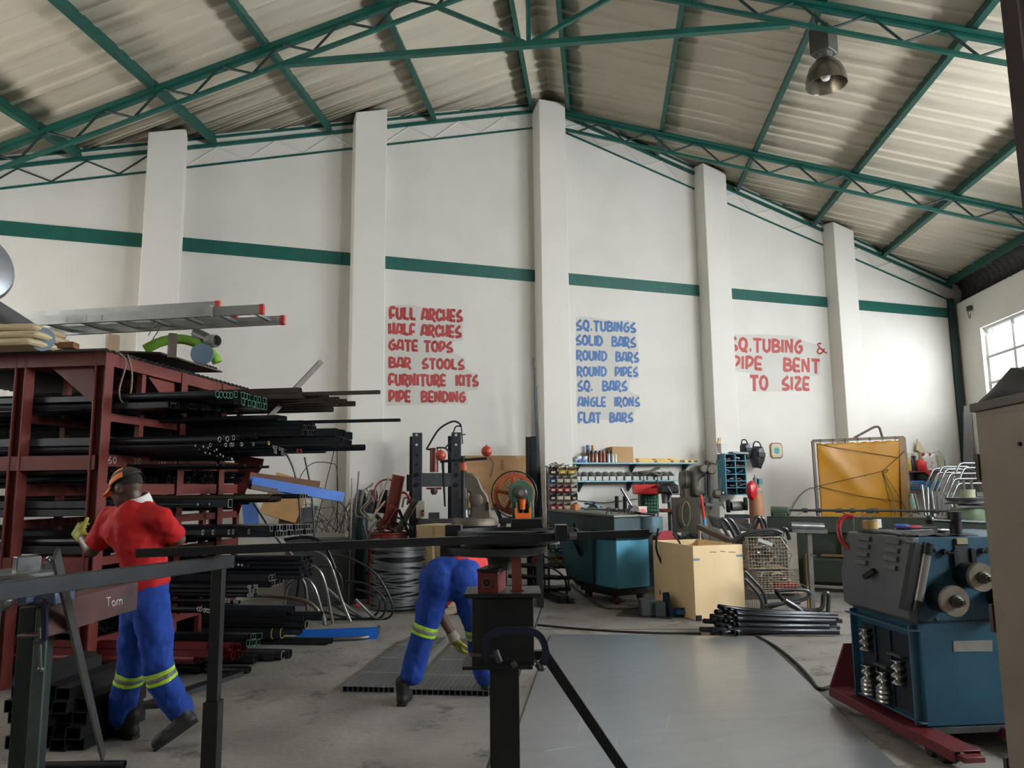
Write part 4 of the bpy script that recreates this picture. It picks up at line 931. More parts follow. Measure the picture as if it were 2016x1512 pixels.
t=thing('green_hose','lime green bent hose with round blue grey flange on the rack top','hose',rk(-.1,1.2,HT+.04))
MB().tube(crv([dep(285,688,6.9),dep(320,672,6.95),dep(360,668,7.0),dep(395,680,7.0),dep(420,700,7.0),dep(428,714,7.0)],6),.045,14).build('hose',gr,t)
e=dep(398,697,6.92); ax=(RTH*.35-FWH*.9).normalized()
MB().lathe([(0,0),(.095,0),(.1,.01),(.095,.02),(0,.02)],e,ax,26,False).build('flange',flg,t)
MB().tube([dep(385,655,7.1),dep(405,665,7.05),dep(414,672,7.0)],.05,14).build('pipe_end',duct,t)
MB().lathe([(.05,-.06),(.062,-.03),(.062,.05),(.05,.07)],dep(417,672,7.0),(RTH*.6-FWH*.3).normalized(),18).build('plastic_wrap',mat('cloudy_wrap','a7a49c',.4),t)
o=MB().tube(crv([rk(-.03,.1,HT+.03),rk(-.08,.16,HT-.05),rk(-.09,.08,HT-.3),rk(-.09,.13,HT-.40),rk(-.09,.22,HT-.36),rk(-.09,.24,HT-.15),rk(-.05,.22,HT+.03)],8),.008,8).build('rope_loop',mat('old_rope','8a7a6a',.85,0,'6f6154',60,.6)); tag(o,'loop of old rope hanging from the top corner of the rack','rope')
o=MB().tube(crv([dep(292,660,6.9),dep(305,640,6.8),dep(315,635,6.7),dep(312,650,6.8),dep(298,672,6.9)],6),.005,6).build('tie_string',mat('pale_string','b5b0a4',.8)); tag(o,'pale string tied round the ladder rung','string')
# ================================================================ machines and stores along the gable wall
def drop(o_or_p): return ground(o_or_p)
def pole(mb,x,y0,y1,z,r): a=dep(x,y1,z); mb.cyl(V((a.x,a.y,0)) if y0 is None else V((a.x,a.y,dep(x,y0,z).z)),a,r,n=12)
orange=mat('orange_cast_paint','b8532b',.5,0,'9a4526',6,.6); ored=mat('orange_red_ball','b4422a',.45,0,'9d3a26',10,.6,.1,60)
cast=mat('brown_cast_iron','6f6659',.5,.3,'5a5247',5,.6,.08,40); teal=mat('dark_teal_paint','123c40',.45,0,'0e3034',5,.5)
plyw=mat('plywood_board','a27c52',.65,0,'8d6a45',3,.6,.05,30,.3,stretch=(1,1,4)); pine=mat('pine_box','e0c79c',.6,0,'d2b88a',2.2,.6,.04,30,.3,'a97f48',9,.74)
crm=mat('cream_plastic','c9c3ac',.45)
# gas cylinder behind the drum
t=thing('gas_cylinder','dark teal gas cylinder standing behind the red scrap drum','gas cylinder',drop(dep(708,1100,10.9)))
c=drop(dep(708,1100,10.9)); MB().lathe([(0,0),(.11,0),(.115,.02),(.115,1.12),(.09,1.24),(.035,1.30),(.03,1.33),(0,1.33)],c,(0,0,1),24).build('body',teal,t)
MB().lathe([(.02,1.33),(.02,1.40),(.03,1.40),(.03,1.43),(0,1.43)],c,(0,0,1),12).build('valve',steeld,t)
# scrap drum
c=drop(dep(764,1100,10.45))
t=thing('scrap_drum','red oil drum full of scrap bars and bent tubes','drum',c)
MB().lathe([(0,.02),(.28,.0),(.285,.02),(.275,.03),(.275,.3),(.285,.31),(.275,.33),(.275,.6),(.285,.61),(.275,.63),(.275,.93),(.285,.94),(.28,.955),(.262,.95),(.262,.3),(0,.3)],c,(0,0,1),36).build('shell',mat('drum_red','8c332e',.42,.1,'742a26',4,.6,.05,40,.4,'4a2c28',4,.64),t)
def zz1(x,y,z=10.45): return dep(640+x/5.93,820+y/5.93,z)
def scrap(label,cat,name,pts,m,r=.012,rad=.06,kind='t',w=.08,h=.04):
    if kind=='t': o=MB().tube(bent(pts,rad) if len(pts)>2 else pts,r,8).build(name,m)
    elif kind=='c': o=MB().prof(pts[0],pts[1],[(-w/2,-h/2),(w/2,-h/2),(w/2,h/2),(w/2-.008,h/2),(w/2-.008,-h/2+.008),(-w/2+.008,-h/2+.008),(-w/2+.008,h/2),(-w/2,h/2)],-FWH).build(name,m)
    return tag(o,label,cat)
pale=mat('pale_bent_rod','a59a88',.45,.5,'8d8375',8,.6); rchn=mat('red_brown_channel','8a4238',.55,0,'713730',5,.6)
scrap('wide red brown channel standing tallest in the scrap drum','channel','scrap_channel',[zz1(740,1330),zz1(860,690)],rchn,kind='c',w=.17,h=.05)
scrap('red channel lying at a slant in the scrap drum','channel','scrap_channel',[zz1(640,1320,10.35),zz1(800,1050,10.35)],rchn,kind='c',w=.10,h=.05)
scrap('grey brown angle bar leaning right out of the scrap drum','bar','scrap_bar',[zz1(860,1330,10.4),zz1(1060,970,10.5)],mat('grey_brown_bar','6f655c',.5,.4),kind='c',w=.09,h=.05)
scrap('thin pale rod with upright end at the left of the scrap drum','rod','bent_rod',[zz1(395,640),zz1(350,1160),zz1(560,1215)],pale,.012,.05)
scrap('zigzag pale bent rod beside the upright rod in the scrap drum','rod','bent_rod',[zz1(550,800,10.4),zz1(440,860,10.4),zz1(530,960,10.4),zz1(400,1100,10.4),zz1(500,1200,10.4)],pale,.012,.04)
scrap('second zigzag pale rod just behind the first in the scrap drum','rod','bent_rod',[zz1(560,780,10.55),zz1(480,840,10.5),zz1(560,970,10.5),zz1(440,1090,10.5),zz1(520,1180,10.5)],pale,.011,.04)
scrap('straight pale rod leaning right at the middle of the scrap drum','rod','scrap_rod',[zz1(550,1210,10.3),zz1(745,715,10.4)],pale,.014)
scrap('pale rod crossing low in front of the leaning straight rod','rod','scrap_rod',[zz1(540,1200,10.25),zz1(700,990,10.25)],pale,.014)
scrap('thin pale rod at the far left edge of the scrap drum','rod','scrap_rod',[ground(zz1(296,1190,10.3))+Z*.01,zz1(316,720,10.5)],pale,.01)
scrap('pale hook ended rod right of the wide channel','rod','bent_rod',[zz1(900,1060,10.5),zz1(925,945,10.5),zz1(975,950,10.5),zz1(960,1030,10.5)],pale,.014,.05)
scrap('dark rod bowed outward at the right of the drum','rod','bent_rod',[zz1(1030,1400,10.2),zz1(1010,1290,10.2),zz1(860,1180,10.2),zz1(800,1180,10.2)],dgrey,.014,.12)
scrap('dark rod leaning outward low at the left of the drum','rod','scrap_rod',[zz1(490,1430,10.15),zz1(440,1230,10.2)],steeld,.013)
scrap('dark bent rod over the left rim of the drum','rod','bent_rod',[zz1(515,1430,10.15),zz1(525,1310,10.15),zz1(640,1200,10.3)],steeld,.013,.05)
scrap('flat bar tip pointing up between the channel and the switch box','bar','scrap_bar',[zz1(985,1390,10.3),zz1(860,1085,10.35)],dgrey,kind='c',w=.04,h=.02)
o=MB().tube([zz1(725+150*math.cos(a),890+155*math.sin(a),10.5) for a in [2*PI*i/40 for i in range(40)]],.012,8,True).build('red_hose_loop',mat('red_hose','a8403c',.5)); tag(o,'loop of red hose hanging over the scrap drum','hose')
o=MB().tube(crv([zz1(870,900,10.55),zz1(930,890,10.5),zz1(990,960,10.5),zz1(960,1010,10.5)],5),.018,8).build('red_hose_bend',mat('red_hose','a8403c')); tag(o,'short curl of red hose right of the wide channel','hose')
for x,lab in ((380,'steel cone shaped pot at the left inside the scrap drum'),(520,'shiny crumpled metal can behind the zigzag rods'),(670,'dark grey can behind the leaning rods')):
    o=MB().lathe([(0,0),(.07,0),(.085,.1),(.08,.24),(.05,.33),(0,.33)],zz1(x,1130,10.62),(.15,0,1),16).build('metal_can',steeld if x!=670 else dgrey); tag(o,lab,'can')
rr=random.Random(4); mb=MB()
for i in range(150):
    a=rr.uniform(0,2*PI);k=rr.random()**.6*.25; z=.32+rr.random()*(.86-2.0*k*k*4*.4); p=ground(dep(764,1100,10.45))+V((k*math.cos(a),k*math.sin(a),z)); mb.bar(p,p+V((rr.uniform(-.12,.12),rr.uniform(-.1,.1),rr.uniform(-.05,.10))),.03,.02)
o=mb.build('scrap_heap',mat('rusty_scrap','5c4c44',.65,.3,'3c3330',30,.8)); tag(o,'heap of small rusty scrap filling the red drum','scrap',kind='stuff')
# wire coil
c=drop(dep(783,1150,9.95))
t=thing('wire_coil','big coil of flat grey steel strip standing in front of the red drum','coil',c)
mb=MB(); rr=random.Random(3)
for i in range(50):
    z=.015+.83*i/49; r=.36+rr.uniform(-.012,.012); tx,ty=rr.uniform(-.05,.05),rr.uniform(-.05,.05)
    n=40; vs=[]
    for k in range(n):
        a=2*PI*k/n; zz=z+tx*math.cos(a)+ty*math.sin(a); p=c+V((r*math.cos(a),r*math.sin(a),max(.005,zz))); u=V((math.cos(a),math.sin(a),0))
        vs+=[p,p+V((0,0,.02)),p-u*.012+V((0,0,.02)),p-u*.012]
    mb.add(vs,[(4*k+j,4*((k+1)%n)+j,4*((k+1)%n)+(j+1)%4,4*k+(j+1)%4) for k in range(n) for j in range(4)])
mb.build('strip',mat('grey_strip','85888a',.36,.6,'6b6e70',7,.6),t)
MB().lathe([(.0,0),(.325,0),(.325,.86),(0,.86)],c,(0,0,1),32).build('core',dgrey,t)
# H frame press
DP_=10.95
def pz(x,y,z=DP_): return dep(640+x/5.93,820+y/5.93,z)
def vpz(x,y,P,d): return vplane(640+x/5.93,820+y/5.93,P,d)
b0=drop(pz(1260,1400)); fx=(pz(1480,600)-pz(1020,600)); fx=V((fx.x,fx.y,0)).normalized(); fy=back(fx)
t=thing('hydraulic_press','dark steel H frame press with red cylinder and hose beside the white wall','press',b0)
pst=mat('press_steel','4a4e55',.42,.45,'3b3f45',6,.6)
for x0,x1 in ((1018,1130),(1478,1590)):
    a=vpz(x0,1300,b0,fx);b=vpz(x1,1300,b0,fx); h=pz(1075,180).z; w=(b-a).length
    m_=V(((a.x+b.x)/2,(a.y+b.y)/2,0))
    mb=MB(); mb.prof(m_,m_+Z*h,[(-w/2,-.04),(w/2,-.04),(w/2,-.03),(-w/2+.01,-.03),(-w/2+.01,.0),(-w/2,.0)],fy)
    mb.prof(m_+fx*.0,m_+Z*h,[(w/2-.012,-.04),(w/2,-.04),(w/2,.05),(w/2-.012,.05)],fy)
    up_=mb.build('upright',pst,t,.002)
    mr=m_+fy*.16-fx*(w*.62)
    MB().bar(mr,mr+Z*(h-.04),w*.75,.02,fy).build('rear_upright',dgrey,t)
    for k,y in enumerate((215,330,450,562)):
        p=vpz((x0+x1)/2-5,y,m_-fy*.042,fx)
        MB().lathe([(0,.002),(.019,.002),(.019,0)],p,-fy,14).build('hole',mat('pale_hole','c9c9c6',.7) if k<2 else blackp,up_)
    for y in (680,795):
        p=vpz((x0+x1)/2-2,y,m_-fy*.04,fx)
        MB().lathe([(0,.03),(.024,.03),(.03,.02),(.03,0)],p,-fy,12).build('bolt',dgrey,up_)
a=vpz(1130,740,b0,fx);b=vpz(1490,740,b0,fx)
MB().bar(a,b,.06,.20).build('cross_beam',mat('press_beam','74787c',.36,.7,'5f6367',6,.6),t,.003)
a=vpz(1080,1240,b0,fx);b=vpz(1560,1240,b0,fx)
MB().bar(a-fy*.03,b-fy*.03,.12,.12).build('table_beam',mat('press_beam','74787c'),t,.003)
mb=MB(); mb.bar(vpz(1210,1160,b0,fx),vpz(1335,1160,b0,fx),.08,.10); mb.build('press_block',steeld,t,.004)
p=vpz(1272,650,b0,fx); MB().cyl(p,V((p.x,p.y,pz(1272,360).z)),.062,n=20).build('cylinder',mat('dark_red_cylinder','6f2c2a',.38,0,'5c2523',5,.5),t)
p=vpz(1272,840,b0,fx); MB().bar(p+fx*-.11,p+fx*.11,.06,.03).build('ram_plate',mat('ram_red','7a3030',.5),t)
MB().lathe([(0,0),(.05,0),(.05,-.06),(.03,-.09),(0,-.09)],p,Z,16).build('ram',steeld,t)
MB().tube(crv([pz(1240,380),pz(1190,380),pz(1215,330),pz(1330,150),pz(1480,60),pz(1560,75),pz(1590,120)],6),.014,8).build('hose',rubber,t)
MB().tube(crv([pz(1300,365),pz(1400,370),pz(1450,430),pz(1475,520)],6),.012,8).build('hose',rubber,t)
MB().tube(crv([pz(1590,115),pz(1530,115),pz(1500,180),pz(1470,280),pz(1400,370)],6),.010,8).build('hose',rubber,t)
mb=MB(); mb.cyl(pz(1592,120),pz(1605,320),.012,n=8); mb.bar(pz(1595,210),pz(1640,210),.02,.02); mb.build('valve_pipe',steeld,t)
MB().bar(pz(985,680,10.9),pz(985,870,10.9),.08,.04,fy).build('weight_bar',blackp,t)
t2=thing('switch_box','cream electric switch box with red button on the press upright','switch box',pz(1115,1190,10.8))
vb('box',crm,t2,819,836,986,1020,10.75,.09); vb('button',mat('red_button','a0302c',.4),t2,830.5,834.5,1010,1016,10.73,.02); vb('label_plate',dgrey,t2,830.5,834.5,1004,1008.5,10.73,.02)
MB().tube(crv([pz(1080,1205,10.8),pz(1085,1260,10.8),pz(1040,1300,10.8)],5),.012,8).build('cable',rubber,t2)
# pale box behind the bent worker
t=thing('wooden_crate','pale wooden crate standing behind the bending stand table','crate',drop(dep(860,1100,10.1)))
d4=(RTH*math.cos(R(38))-FWH*math.sin(R(38)))
mb=MB(); vbox(mb,818,886,1034,1160,10.0,.55,(RTH*math.cos(R(25))+FWH*math.sin(R(-25))),zb=.0); mb.build('body',pine,t,.006)
MB().bar(dep(853,1036,9.9),dep(853,1120,9.9),.03,.03,FWH).build('corner_batten',pine,t)
# fly press
zf=9.75
def fz(x,y,z=zf): return dep(640+x/5.93,820+y/5.93,z)
b0=drop(fz(1760,1200))
t=thing('fly_press','brown cast iron fly press with two orange ball weights','fly press',b0)
zb_=fz(1700,1250).z
prf=[(1545,1250),(1545,1185),(1690,1160),(1700,1000),(1690,890),(1600,860),(1590,660),(1640,650),(1720,660),(1790,720),(1830,830),(1900,930),(1930,1100),(1950,1250)]
mb=MB(); mb.prism([fz(x,y,zf-.04) for x,y in prf],FWH*.16); mb.build('frame',cast,t,.02)
mb=MB(); mb.lathe([(0,-.05),(.075,-.05),(.095,-.035),(.1,.05),(0,.05)],fz(1765,960,zf),-FWH*-1+Z*0,24); mb.build('boss',cast,t)
mb=MB(); mb.prism([fz(x,y,zf-.055) for x,y in ((1885,1000),(1910,1000),(1915,1100),(1890,1100))],FWH*.05); mb.build('frame_slot',blackp,t)
mb=MB(); p=fz(1740,1250); mb.lathe([(0,0),(.30,0),(.30,.04),(.27,.09),(0,.09)],V((p.x,p.y,zb_-.02)),Z,32); mb.build('base',cast,t)
mb=MB(); mb.cyl(V((p.x,p.y,0)),V((p.x,p.y,zb_-.02)),.12,.10,20); mb.box(V((p.x,p.y,.02)),(.5,.5,.04)); mb.box(V((p.x,p.y,zb_-.04)),(.6,.5,.04),-_y); mb.build('stand',blackp,t)
q=fz(1610,560); ql=fz(1610,1180)
mb=MB(); mb.cyl(V((q.x,q.y,ql.z)),V((q.x,q.y,fz(1610,460).z)),.03,n=14); mb.build('screw_spindle',dgrey,t)
MB().lathe([(0,-.05),(.05,-.05),(.05,.05),(0,.05)],fz(1612,585),Z,18).build('orange_collar',orange,t)
mb=MB(); mb.cyl(fz(1620,830),fz(1620,950),.055,n=16); mb.cyl(fz(1640,960),fz(1640,1100),.035,n=12); mb.build('ram_slide',cast,t)
mb=MB(); mb.cyl(fz(1632,1090),fz(1632,1170),.045,.06,12); mb.build('tool_holder',steel,t)
a=fz(1345,525);b=fz(1890,490); mb=MB(); mb.bar(a,b,.035,.035); mb.build('weight_arm',dgrey,t)
for x,y in ((1350,455),(1887,405)):
    mb=MB(); mb.sph(fz(x,y),.07,22,14); mb.cyl(fz(x,y-62),fz(x,y-78),.012,.006,8); mb.build('ball_weight',ored,t)
mb=MB(); mb.cyl(fz(1375,540),fz(1400,1050),.018,.012,10); mb.build('handle_rod',dgrey,t)
# plywood board
o=MB().prism([aty(914,897,-.10),aty(1041,897,-.10),aty(1041,1000,-.16),aty(914,1000,-.16)],(0,.015,0)).build('plywood_board',plyw); tag(o,'brown plywood board behind the orange flywheel','board')
for pts in ([(912,925),(932,938),(928,965)],[(962,900),(973,912),(966,940)],[(990,905),(990,925)],[(1010,930),(1028,945)]):
    MB().tube([aty(x,y,-.135) for x,y in pts],.004,5).build('black_mark',blackp,o)
o.location.y-=0
# punch press with flywheel
zp_=10.2
def qz(x,y,z=zp_): return dep(860+x/6.3,850+y/6.3,z)
b0=drop(qz(1045,1060))
t=thing('punch_press','green punch press with large orange spoked flywheel','punch press',b0)
gmach=mat('machine_green_paint','4f6e58',.45,.1,'3f5a48',6,.6,.05,40,.4,'33433a',5,.62)
Cw=qz(962,775,zp_+.18); ax=-FWH
R0=.265
mb=MB(); mb.lathe([(R0-.035,-.03),(R0+.02,-.03),(R0+.02,.03),(R0-.035,.03),(R0-.035,-.03)],Cw,ax,48,False); mb.build('flywheel_rim',orange,t,.004)
for k in range(5):
    a=PI/2+.12+k*2*PI/5; d=RTH*math.cos(a)+UP*math.sin(a); mb=MB(); mb.bar(Cw+d*.05,Cw+d*(R0-.02),.05,.03,ax); mb.build('flywheel_spoke',orange,t,.006)
MB().lathe([(0,-.05),(.07,-.05),(.07,.05),(0,.05)],Cw,ax,20).build('flywheel_hub',orange,t)
gm=MB(); 
gm.lathe([(R0+.05,-.005),(R0+.06,0),(R0+.05,.005),(R0+.045,0),(R0+.05,-.005)],Cw-ax*.07,ax,48)
for i in range(-7,8):
    x=i*.042; h=math.sqrt(max(0,(R0+.05)**2-x*x))
    for s_ in (1,-1):
        d1=(RTH*s_+UP).normalized();d2=(RTH-UP*s_).normalized(); gm.bar(Cw-ax*.07+d2*x-d1*h,Cw-ax*.07+d2*x+d1*h,.003,.003)
gm.build('mesh_guard',dgrey,t)
Cb=qz(1045,760,zp_-.06)
MB().lathe([(0,.0),(.165,.0),(.175,.02),(.175,.14),(0,.14)],Cb,-ax,32).build('bearing_housing',gmach,t)
MB().lathe([(0,0),(.06,0),(.085,.03),(.10,.03),(.10,.06),(0,.06)],Cb-FWH*.05,-ax,24).build('bearing_cover',steeld,t)
MB().lathe([(0,0),(.04,0),(.045,.03),(0,.03)],Cb-FWH*.08,-ax,16).build('shaft_end',mat('pale_shaft','a8a090',.3,.8),t)
mb=MB(); zt=qz(1050,850).z; zl=qz(1050,1070).z
for x in (985,1160):
    p=qz(x,1000); mb.box(V((p.x,p.y,(zt+zl)/2+.02)),(.08,.22,zt-zl+.08),-_y)
mb.build('body_columns',gmach,t,.008)
p=qz(1070,980,zp_+.10); MB().box(V((p.x,p.y,(zt+zl)/2)),(.30,.08,zt-zl),-_y).build('rear_body',gmach,t,.01)
mb=MB(); 
for x in (985,1155): mb.cyl(qz(x,870,zp_-.12),qz(x,1060,zp_-.12),.016,n=8)
mb.build('guide_strips',mat('guide_steel','8a8a80',.35,.8),t)
MB().cyl(qz(1060,840,zp_-.10),qz(1062,960,zp_-.10),.042,n=18).build('ram',mat('bright_orange','e06a20',.45,0,'c95a1a',8,.5),t)
MB().cyl(qz(1066,960,zp_-.08),qz(1066,1010,zp_-.08),.02,n=12).build('punch',steeld,t)
mb=MB(); q=qz(1068,1050,zp_-.10); mb.box(q,(.21,.12,.09),-_y); mb.box(q+RTH*-.095+Z*.07,(.03,.12,.09),-_y); mb.box(q+RTH*.095+Z*.07,(.03,.12,.09),-_y); mb.build('die_block',mat('bright_orange','e06a20'),t,.004)
mb=MB(); mb.box(V((b0.x,b0.y,zl-.03)),(.6,.5,.06),-_y); 
for s_ in (-.24,.24): mb.box(V((b0.x+s_*math.cos(_y),b0.y-s_*math.sin(_y),(zl-.06)/2)),(.08,.45,zl-.06),-_y)
mb.build('stand',blackp,t,.004)
mb=MB(); mb.cyl(qz(700,900,zp_+.1),qz(800,1130,zp_+.05),.014,n=8); mb.cyl(qz(720,890,zp_+.15),qz(830,1140,zp_+.1),.014,n=8); mb.build('belt_guard_rods',blackp,t)
# dark perforated angles and rods leaning at the middle pillar
for k,(x0,y0,x1,y1,z0,z1,lab) in enumerate(((1049,1120,1046,860,11.6,11.75,'dark perforated angle bar leaning on the middle pillar, left of the pair'),(1062,1120,1056,859,11.55,11.75,'dark perforated angle bar leaning on the middle pillar, right of the pair'))):
    a=dep(x0,y0,z0);a.z=max(0,min(a.z,.02)); b=dep(x1,y1,z1)
    o=MB().angle(a,b,.09,.08,.008,FWH).build('perforated_angle',blackp); tag(o,lab,'angle bar')
    for j in range(7):
        p=a.lerp(b,.35+.09*j)+RTH*.045-FWH*.002; MB().lathe([(0,.003),(.010,.003),(.010,0)],p-FWH*.004,-FWH,8).build('hole',steeld,o)
for k,(x,y) in enumerate(((1051,704),(1053,722),(1056,760))):
    a=dep(1064+k*4,1125,11.7);a.z=.01; b=dep(x,y,11.95); o=MB().cyl(a,b,.012,n=6).build('steel_rod',dgrey); tag(o,'thin dark rod leaning high against the middle pillar, '+('tallest','second tallest','shortest')[k]+' of three','rod')
# bin rack
zb3=11.45
t=thing('bin_rack','white louvred bin rack holding rows of small coloured bins beside the middle pillar','rack',drop(dep(1108,1100,zb3+.1)))
a=dep(1080,1100,zb3+.12);b=dep(1136,1100,zb3+.12); 
for p in (a,b): MB().bar(ground(p),V((p.x,p.y,dep(1108,915,zb3).z)),.03,.03).build('upright',steeld,t)
ROWS=[(928,'top'),(945,'second'),(963,'third'),(979,'fourth'),(998,'fifth'),(1013,'sixth'),(1032,'seventh'),(1082,'eighth'),(1103,'lowest')]
cols={'y':mat('yellow_bin','c59f2c',.4),'r':mat('dark_red_bin','94313a',.4),'b':mat('blue_bin','2f5d8c',.4),'c':mat('cream_bin','cfc6ae',.45),'p':mat('pink_red_bin','b9474f',.4),'o':mat('orange_bin','bb7a22',.4),'d':mat('dark_bin','3a2f2c',.5)}
cn={'y':'yellow','r':'dark red','b':'blue','c':'cream','p':'pink red','o':'orange yellow','d':'dark'}
content=mat('mixed_small_parts','5a4f47',.6,.3,'2f2a27',40,.9,.6,60)
for y,word in ROWS:
    a=dep(1078,y+8,zb3+.06);b=dep(1136,y+8,zb3+.06); b.z=a.z
    MB().bar(a,b,.03,.12).build('louvre_panel',mat('white_louvre','bdbcb7',.5),t)
BR=['dyy','bccc','rppc','dccd','rpcy','dcoo','drrd','bbcy','yyrd']
pw=('first','second','third','fourth')
for (y,word),row in zip(ROWS,BR):
    n=len(row)
    for i,k in enumerate(row):
        x=1080+ (i+.5)*56/n + (2 if word!='top' else 0); z=zb3-.06; wd=(52/n)*z/FPX*.95
        c=dep(x,y+5,z); hgt=.105; ln=.16
        tt=thing('parts_bin','%s parts bin, %s from the left in the %s row of the bin rack'%(cn[k],pw[i],word),'bin',c)
        f=lambda u,v,h:c+RTH*(u*wd/2)+FWH*v+Z*h
        mb=MB()
        outer=[(-1,0),(1,0),(1,ln),(-1,ln)]
        mb.quad(*[f(u,v,0) for u,v in outer])
        mb.prism([f(-1,0,0),f(1,0,0),f(1,-.02,hgt*.55),f(-1,-.02,hgt*.55)],FWH*.004)
        for s_ in (-1,1): mb.prism([f(s_,0,0),f(s_,-.02,hgt*.55),f(s_,.05,hgt),f(s_,ln,hgt),f(s_,ln,0)],RTH*(-s_*.004))
        mb.prism([f(-1,ln,0),f(1,ln,0),f(1,ln,hgt),f(-1,ln,hgt)],-FWH*.004)
        mb.build('tray',cols[k],tt)
        MB().hull8([f(-.9,.006,.005),f(.9,.006,.005),f(.9,ln-.006,.005),f(-.9,ln-.006,.005)],[f(-.9,.004,hgt*.45),f(.85,.0,hgt*.5),f(.9,ln-.006,hgt*.85),f(-.9,ln-.006,hgt*.9)]).build('contents',content,tt)
        MB().bar(f(-.5,-.012,hgt*.24),f(.5,-.012,hgt*.24),.004,hgt*.26,Z).build('card',mat('bin_card','d6d0bf',.6),tt)
rg=random.Random(5); mb=MB()
for i in range(26):
    p=dep(rg.uniform(1080,1126),rg.uniform(915,924),zb3+rg.uniform(-.05,.06)); mb.bar(p,p+V((rg.uniform(-.12,.12),rg.uniform(-.05,.05),rg.uniform(-.02,.06))),.02,.012)
o=mb.build('parts_heap',mat('rusty_parts','7a6f60',.7,.2,'594f44',30,.7)); tag(o,'heap of dusty small metal offcuts on top of the bin rack','offcuts',kind='stuff')
o=MB().box(dep(1133,1000,11.2),(.09,.08,.11),.3).build('orange_box',mat('orange_card','b8693a',.6)); o.modifiers.new('bevel','BEVEL').width=.01; tag(o,'small orange box wedged at the right end of the bin rack','box')
# wall shelves
shm=mat('pale_blue_shelf','7fb0bd',.5,0,'6c9dab',5,.5)
def shelf(name,label,x0,x1,y,dp,br):
    a=aty(x0,y,-dp);b=aty(x1,y,-dp); a.z=b.z=(a.z+b.z)/2; a.y=b.y=0
    tt=thing(name,label,'shelf',(a+b)/2)
    MB().hull8([a+V((0,-dp,-.012)),b+V((0,-dp,-.012)),b+V((0,-.0,-.012)),a+V((0,-.0,-.012))],[a+V((0,-dp,.012)),b+V((0,-dp,.012)),b+V((0,0,.012)),a+V((0,0,.012))]).build('board',shm,tt)
    for f in br:
        p=a.lerp(b,f); MB().prism([p+V((0,-dp+.03,-.012)),p+V((0,-.005,-.012)),p+V((0,-.005,-.18))],(.02,0,0)).build('bracket',teal,tt)
    return a,b,dp
a1,b1,d1=shelf('wall_shelf','upper pale blue wall shelf holding spray cans and yellow levels',1122,1376,912,.24,(.08,.5,.92))
a2,b2,d2_=shelf('wall_shelf','lower pale blue wall shelf holding white bins',1128,1342,947,.26,(.1,.55,.93))
def onshelf(x,a,b,dy): # point above shelf at image x
    P=aty(x,912,-dy); return V((P.x,-dy,a.z+.012))
def can(x,label,body,cap,h=.2,r=.032,dy=.12,lift=0,name='spray_can'):
    p=onshelf(x,a1,b1,dy)+Z*lift; tt=thing(name,label,'spray can' if name=='spray_can' else 'tin',p)
    MB().lathe([(0,0),(r,0),(r,h*.72),(r*.75,h*.78),(r*.7,h*.8),(0,h*.8)],p,Z,14).build('can',mat('can_'+body,body,.35,.3,None,20,.5),tt)
    MB().lathe([(r*.8,h*.78),(r*.82,h*.99),(r*.7,h),(0,h)],p,Z,14).build('cap',mat('cap_'+cap,cap,.4),tt)
for x,l,b_,c_ in ((1159,'dark label and brown cap','4a3b33','3a2a24'),(1166,'copper label and dark cap','7d4a35','2f2522'),(1174,'pale label and maroon cap','a08a7c','6d3a34'),(1182,'red brown label and brown cap','7a4034','4e342c'),(1189,'rusty label and tan cap','84503c','8a6a55'),(1198,'silver label and black cap','a5a6a4','1f1f20'),(1206,'pale blue label and black cap','9fb0bd','232426'),(1212,'white label and black cap','bcbdba','1b1b1c')):
    can(x,'spray can with %s on the upper wall shelf'%l,b_,c_,dy=.17)
can(1158,'spray can with blue cap standing tallest behind the front row','3b4b72','3566b0',h=.30,dy=.08); can(1168,'spray can with yellow cap standing tall behind the front row','8d8f97','d3a73e',h=.30,dy=.08)
for x,l,b_ in ((1139,'dark blue and white paint tin at the left end of the upper shelf','24408f'),(1152,'pale blue and white paint tin beside the spray cans','6f8fc4')):
    p=onshelf(x,a1,b1,.13); tt=thing('paint_tin',l,'tin',p); MB().lathe([(0,0),(.058,0),(.058,.1),(0,.1)],p,Z,20).build('tin',mat('tin_'+b_,b_,.35,0,'dfe3ea',7,.05),tt); MB().lathe([(.055,.1),(.06,.1),(.06,.108),(0,.106)],p,Z,20).build('lid',mat('tin_lid','cfd2d6',.35,.4),tt)
p=onshelf(1180,a1,b1,.06); o=MB().box(p+Z*.09,(.34,.08,.18)).build('red_box',mat('red_card_box','b3423d',.5)); tag(o,'long red box behind the spray cans on the upper shelf','box')
p=onshelf(1222,a1,b1,.11); o=MB().box(p+Z*.135,(.40,.18,.27)).build('cardboard_box',mat('cardboard','b08a5c',.7,0,'a17d52',4,.5)); o.modifiers.new('bevel','BEVEL').width=.006; tag(o,'brown cardboard box on the upper wall shelf','box')
yl=mat('yellow_level','d5a82e',.4,0,'c2972a',6,.5)
for x0,x1,dy,lf,l in ((1243,1336,.12,.0,'long yellow spirit level lying at the front of the upper shelf'),(1243,1330,.05,.03,'yellow spirit level lying behind the front one on the upper shelf'),(1340,1374,.14,0,'short yellow spirit level at the right end of the upper shelf')):
    p=onshelf(x0,a1,b1,dy);q=onshelf(x1,a1,b1,dy); tt=thing('spirit_level',l,'spirit level',(p+q)/2)
    MB().bar(p+Z*(.025+lf),q+Z*(.025+lf),.03,.05).build('body',yl,tt,.002)
    for f in (.12,.5,.85): m_=p.lerp(q,f)+Z*(.025+lf)-V((0,.016,0)); MB().bar(m_-V((.03,0,0)),m_+V((.03,0,0)),.004,.03).build('vial_window',dgrey,tt)
wb=mat('white_bin_plastic','c6c5c0',.5,0,'b2b1ac',5,.5)
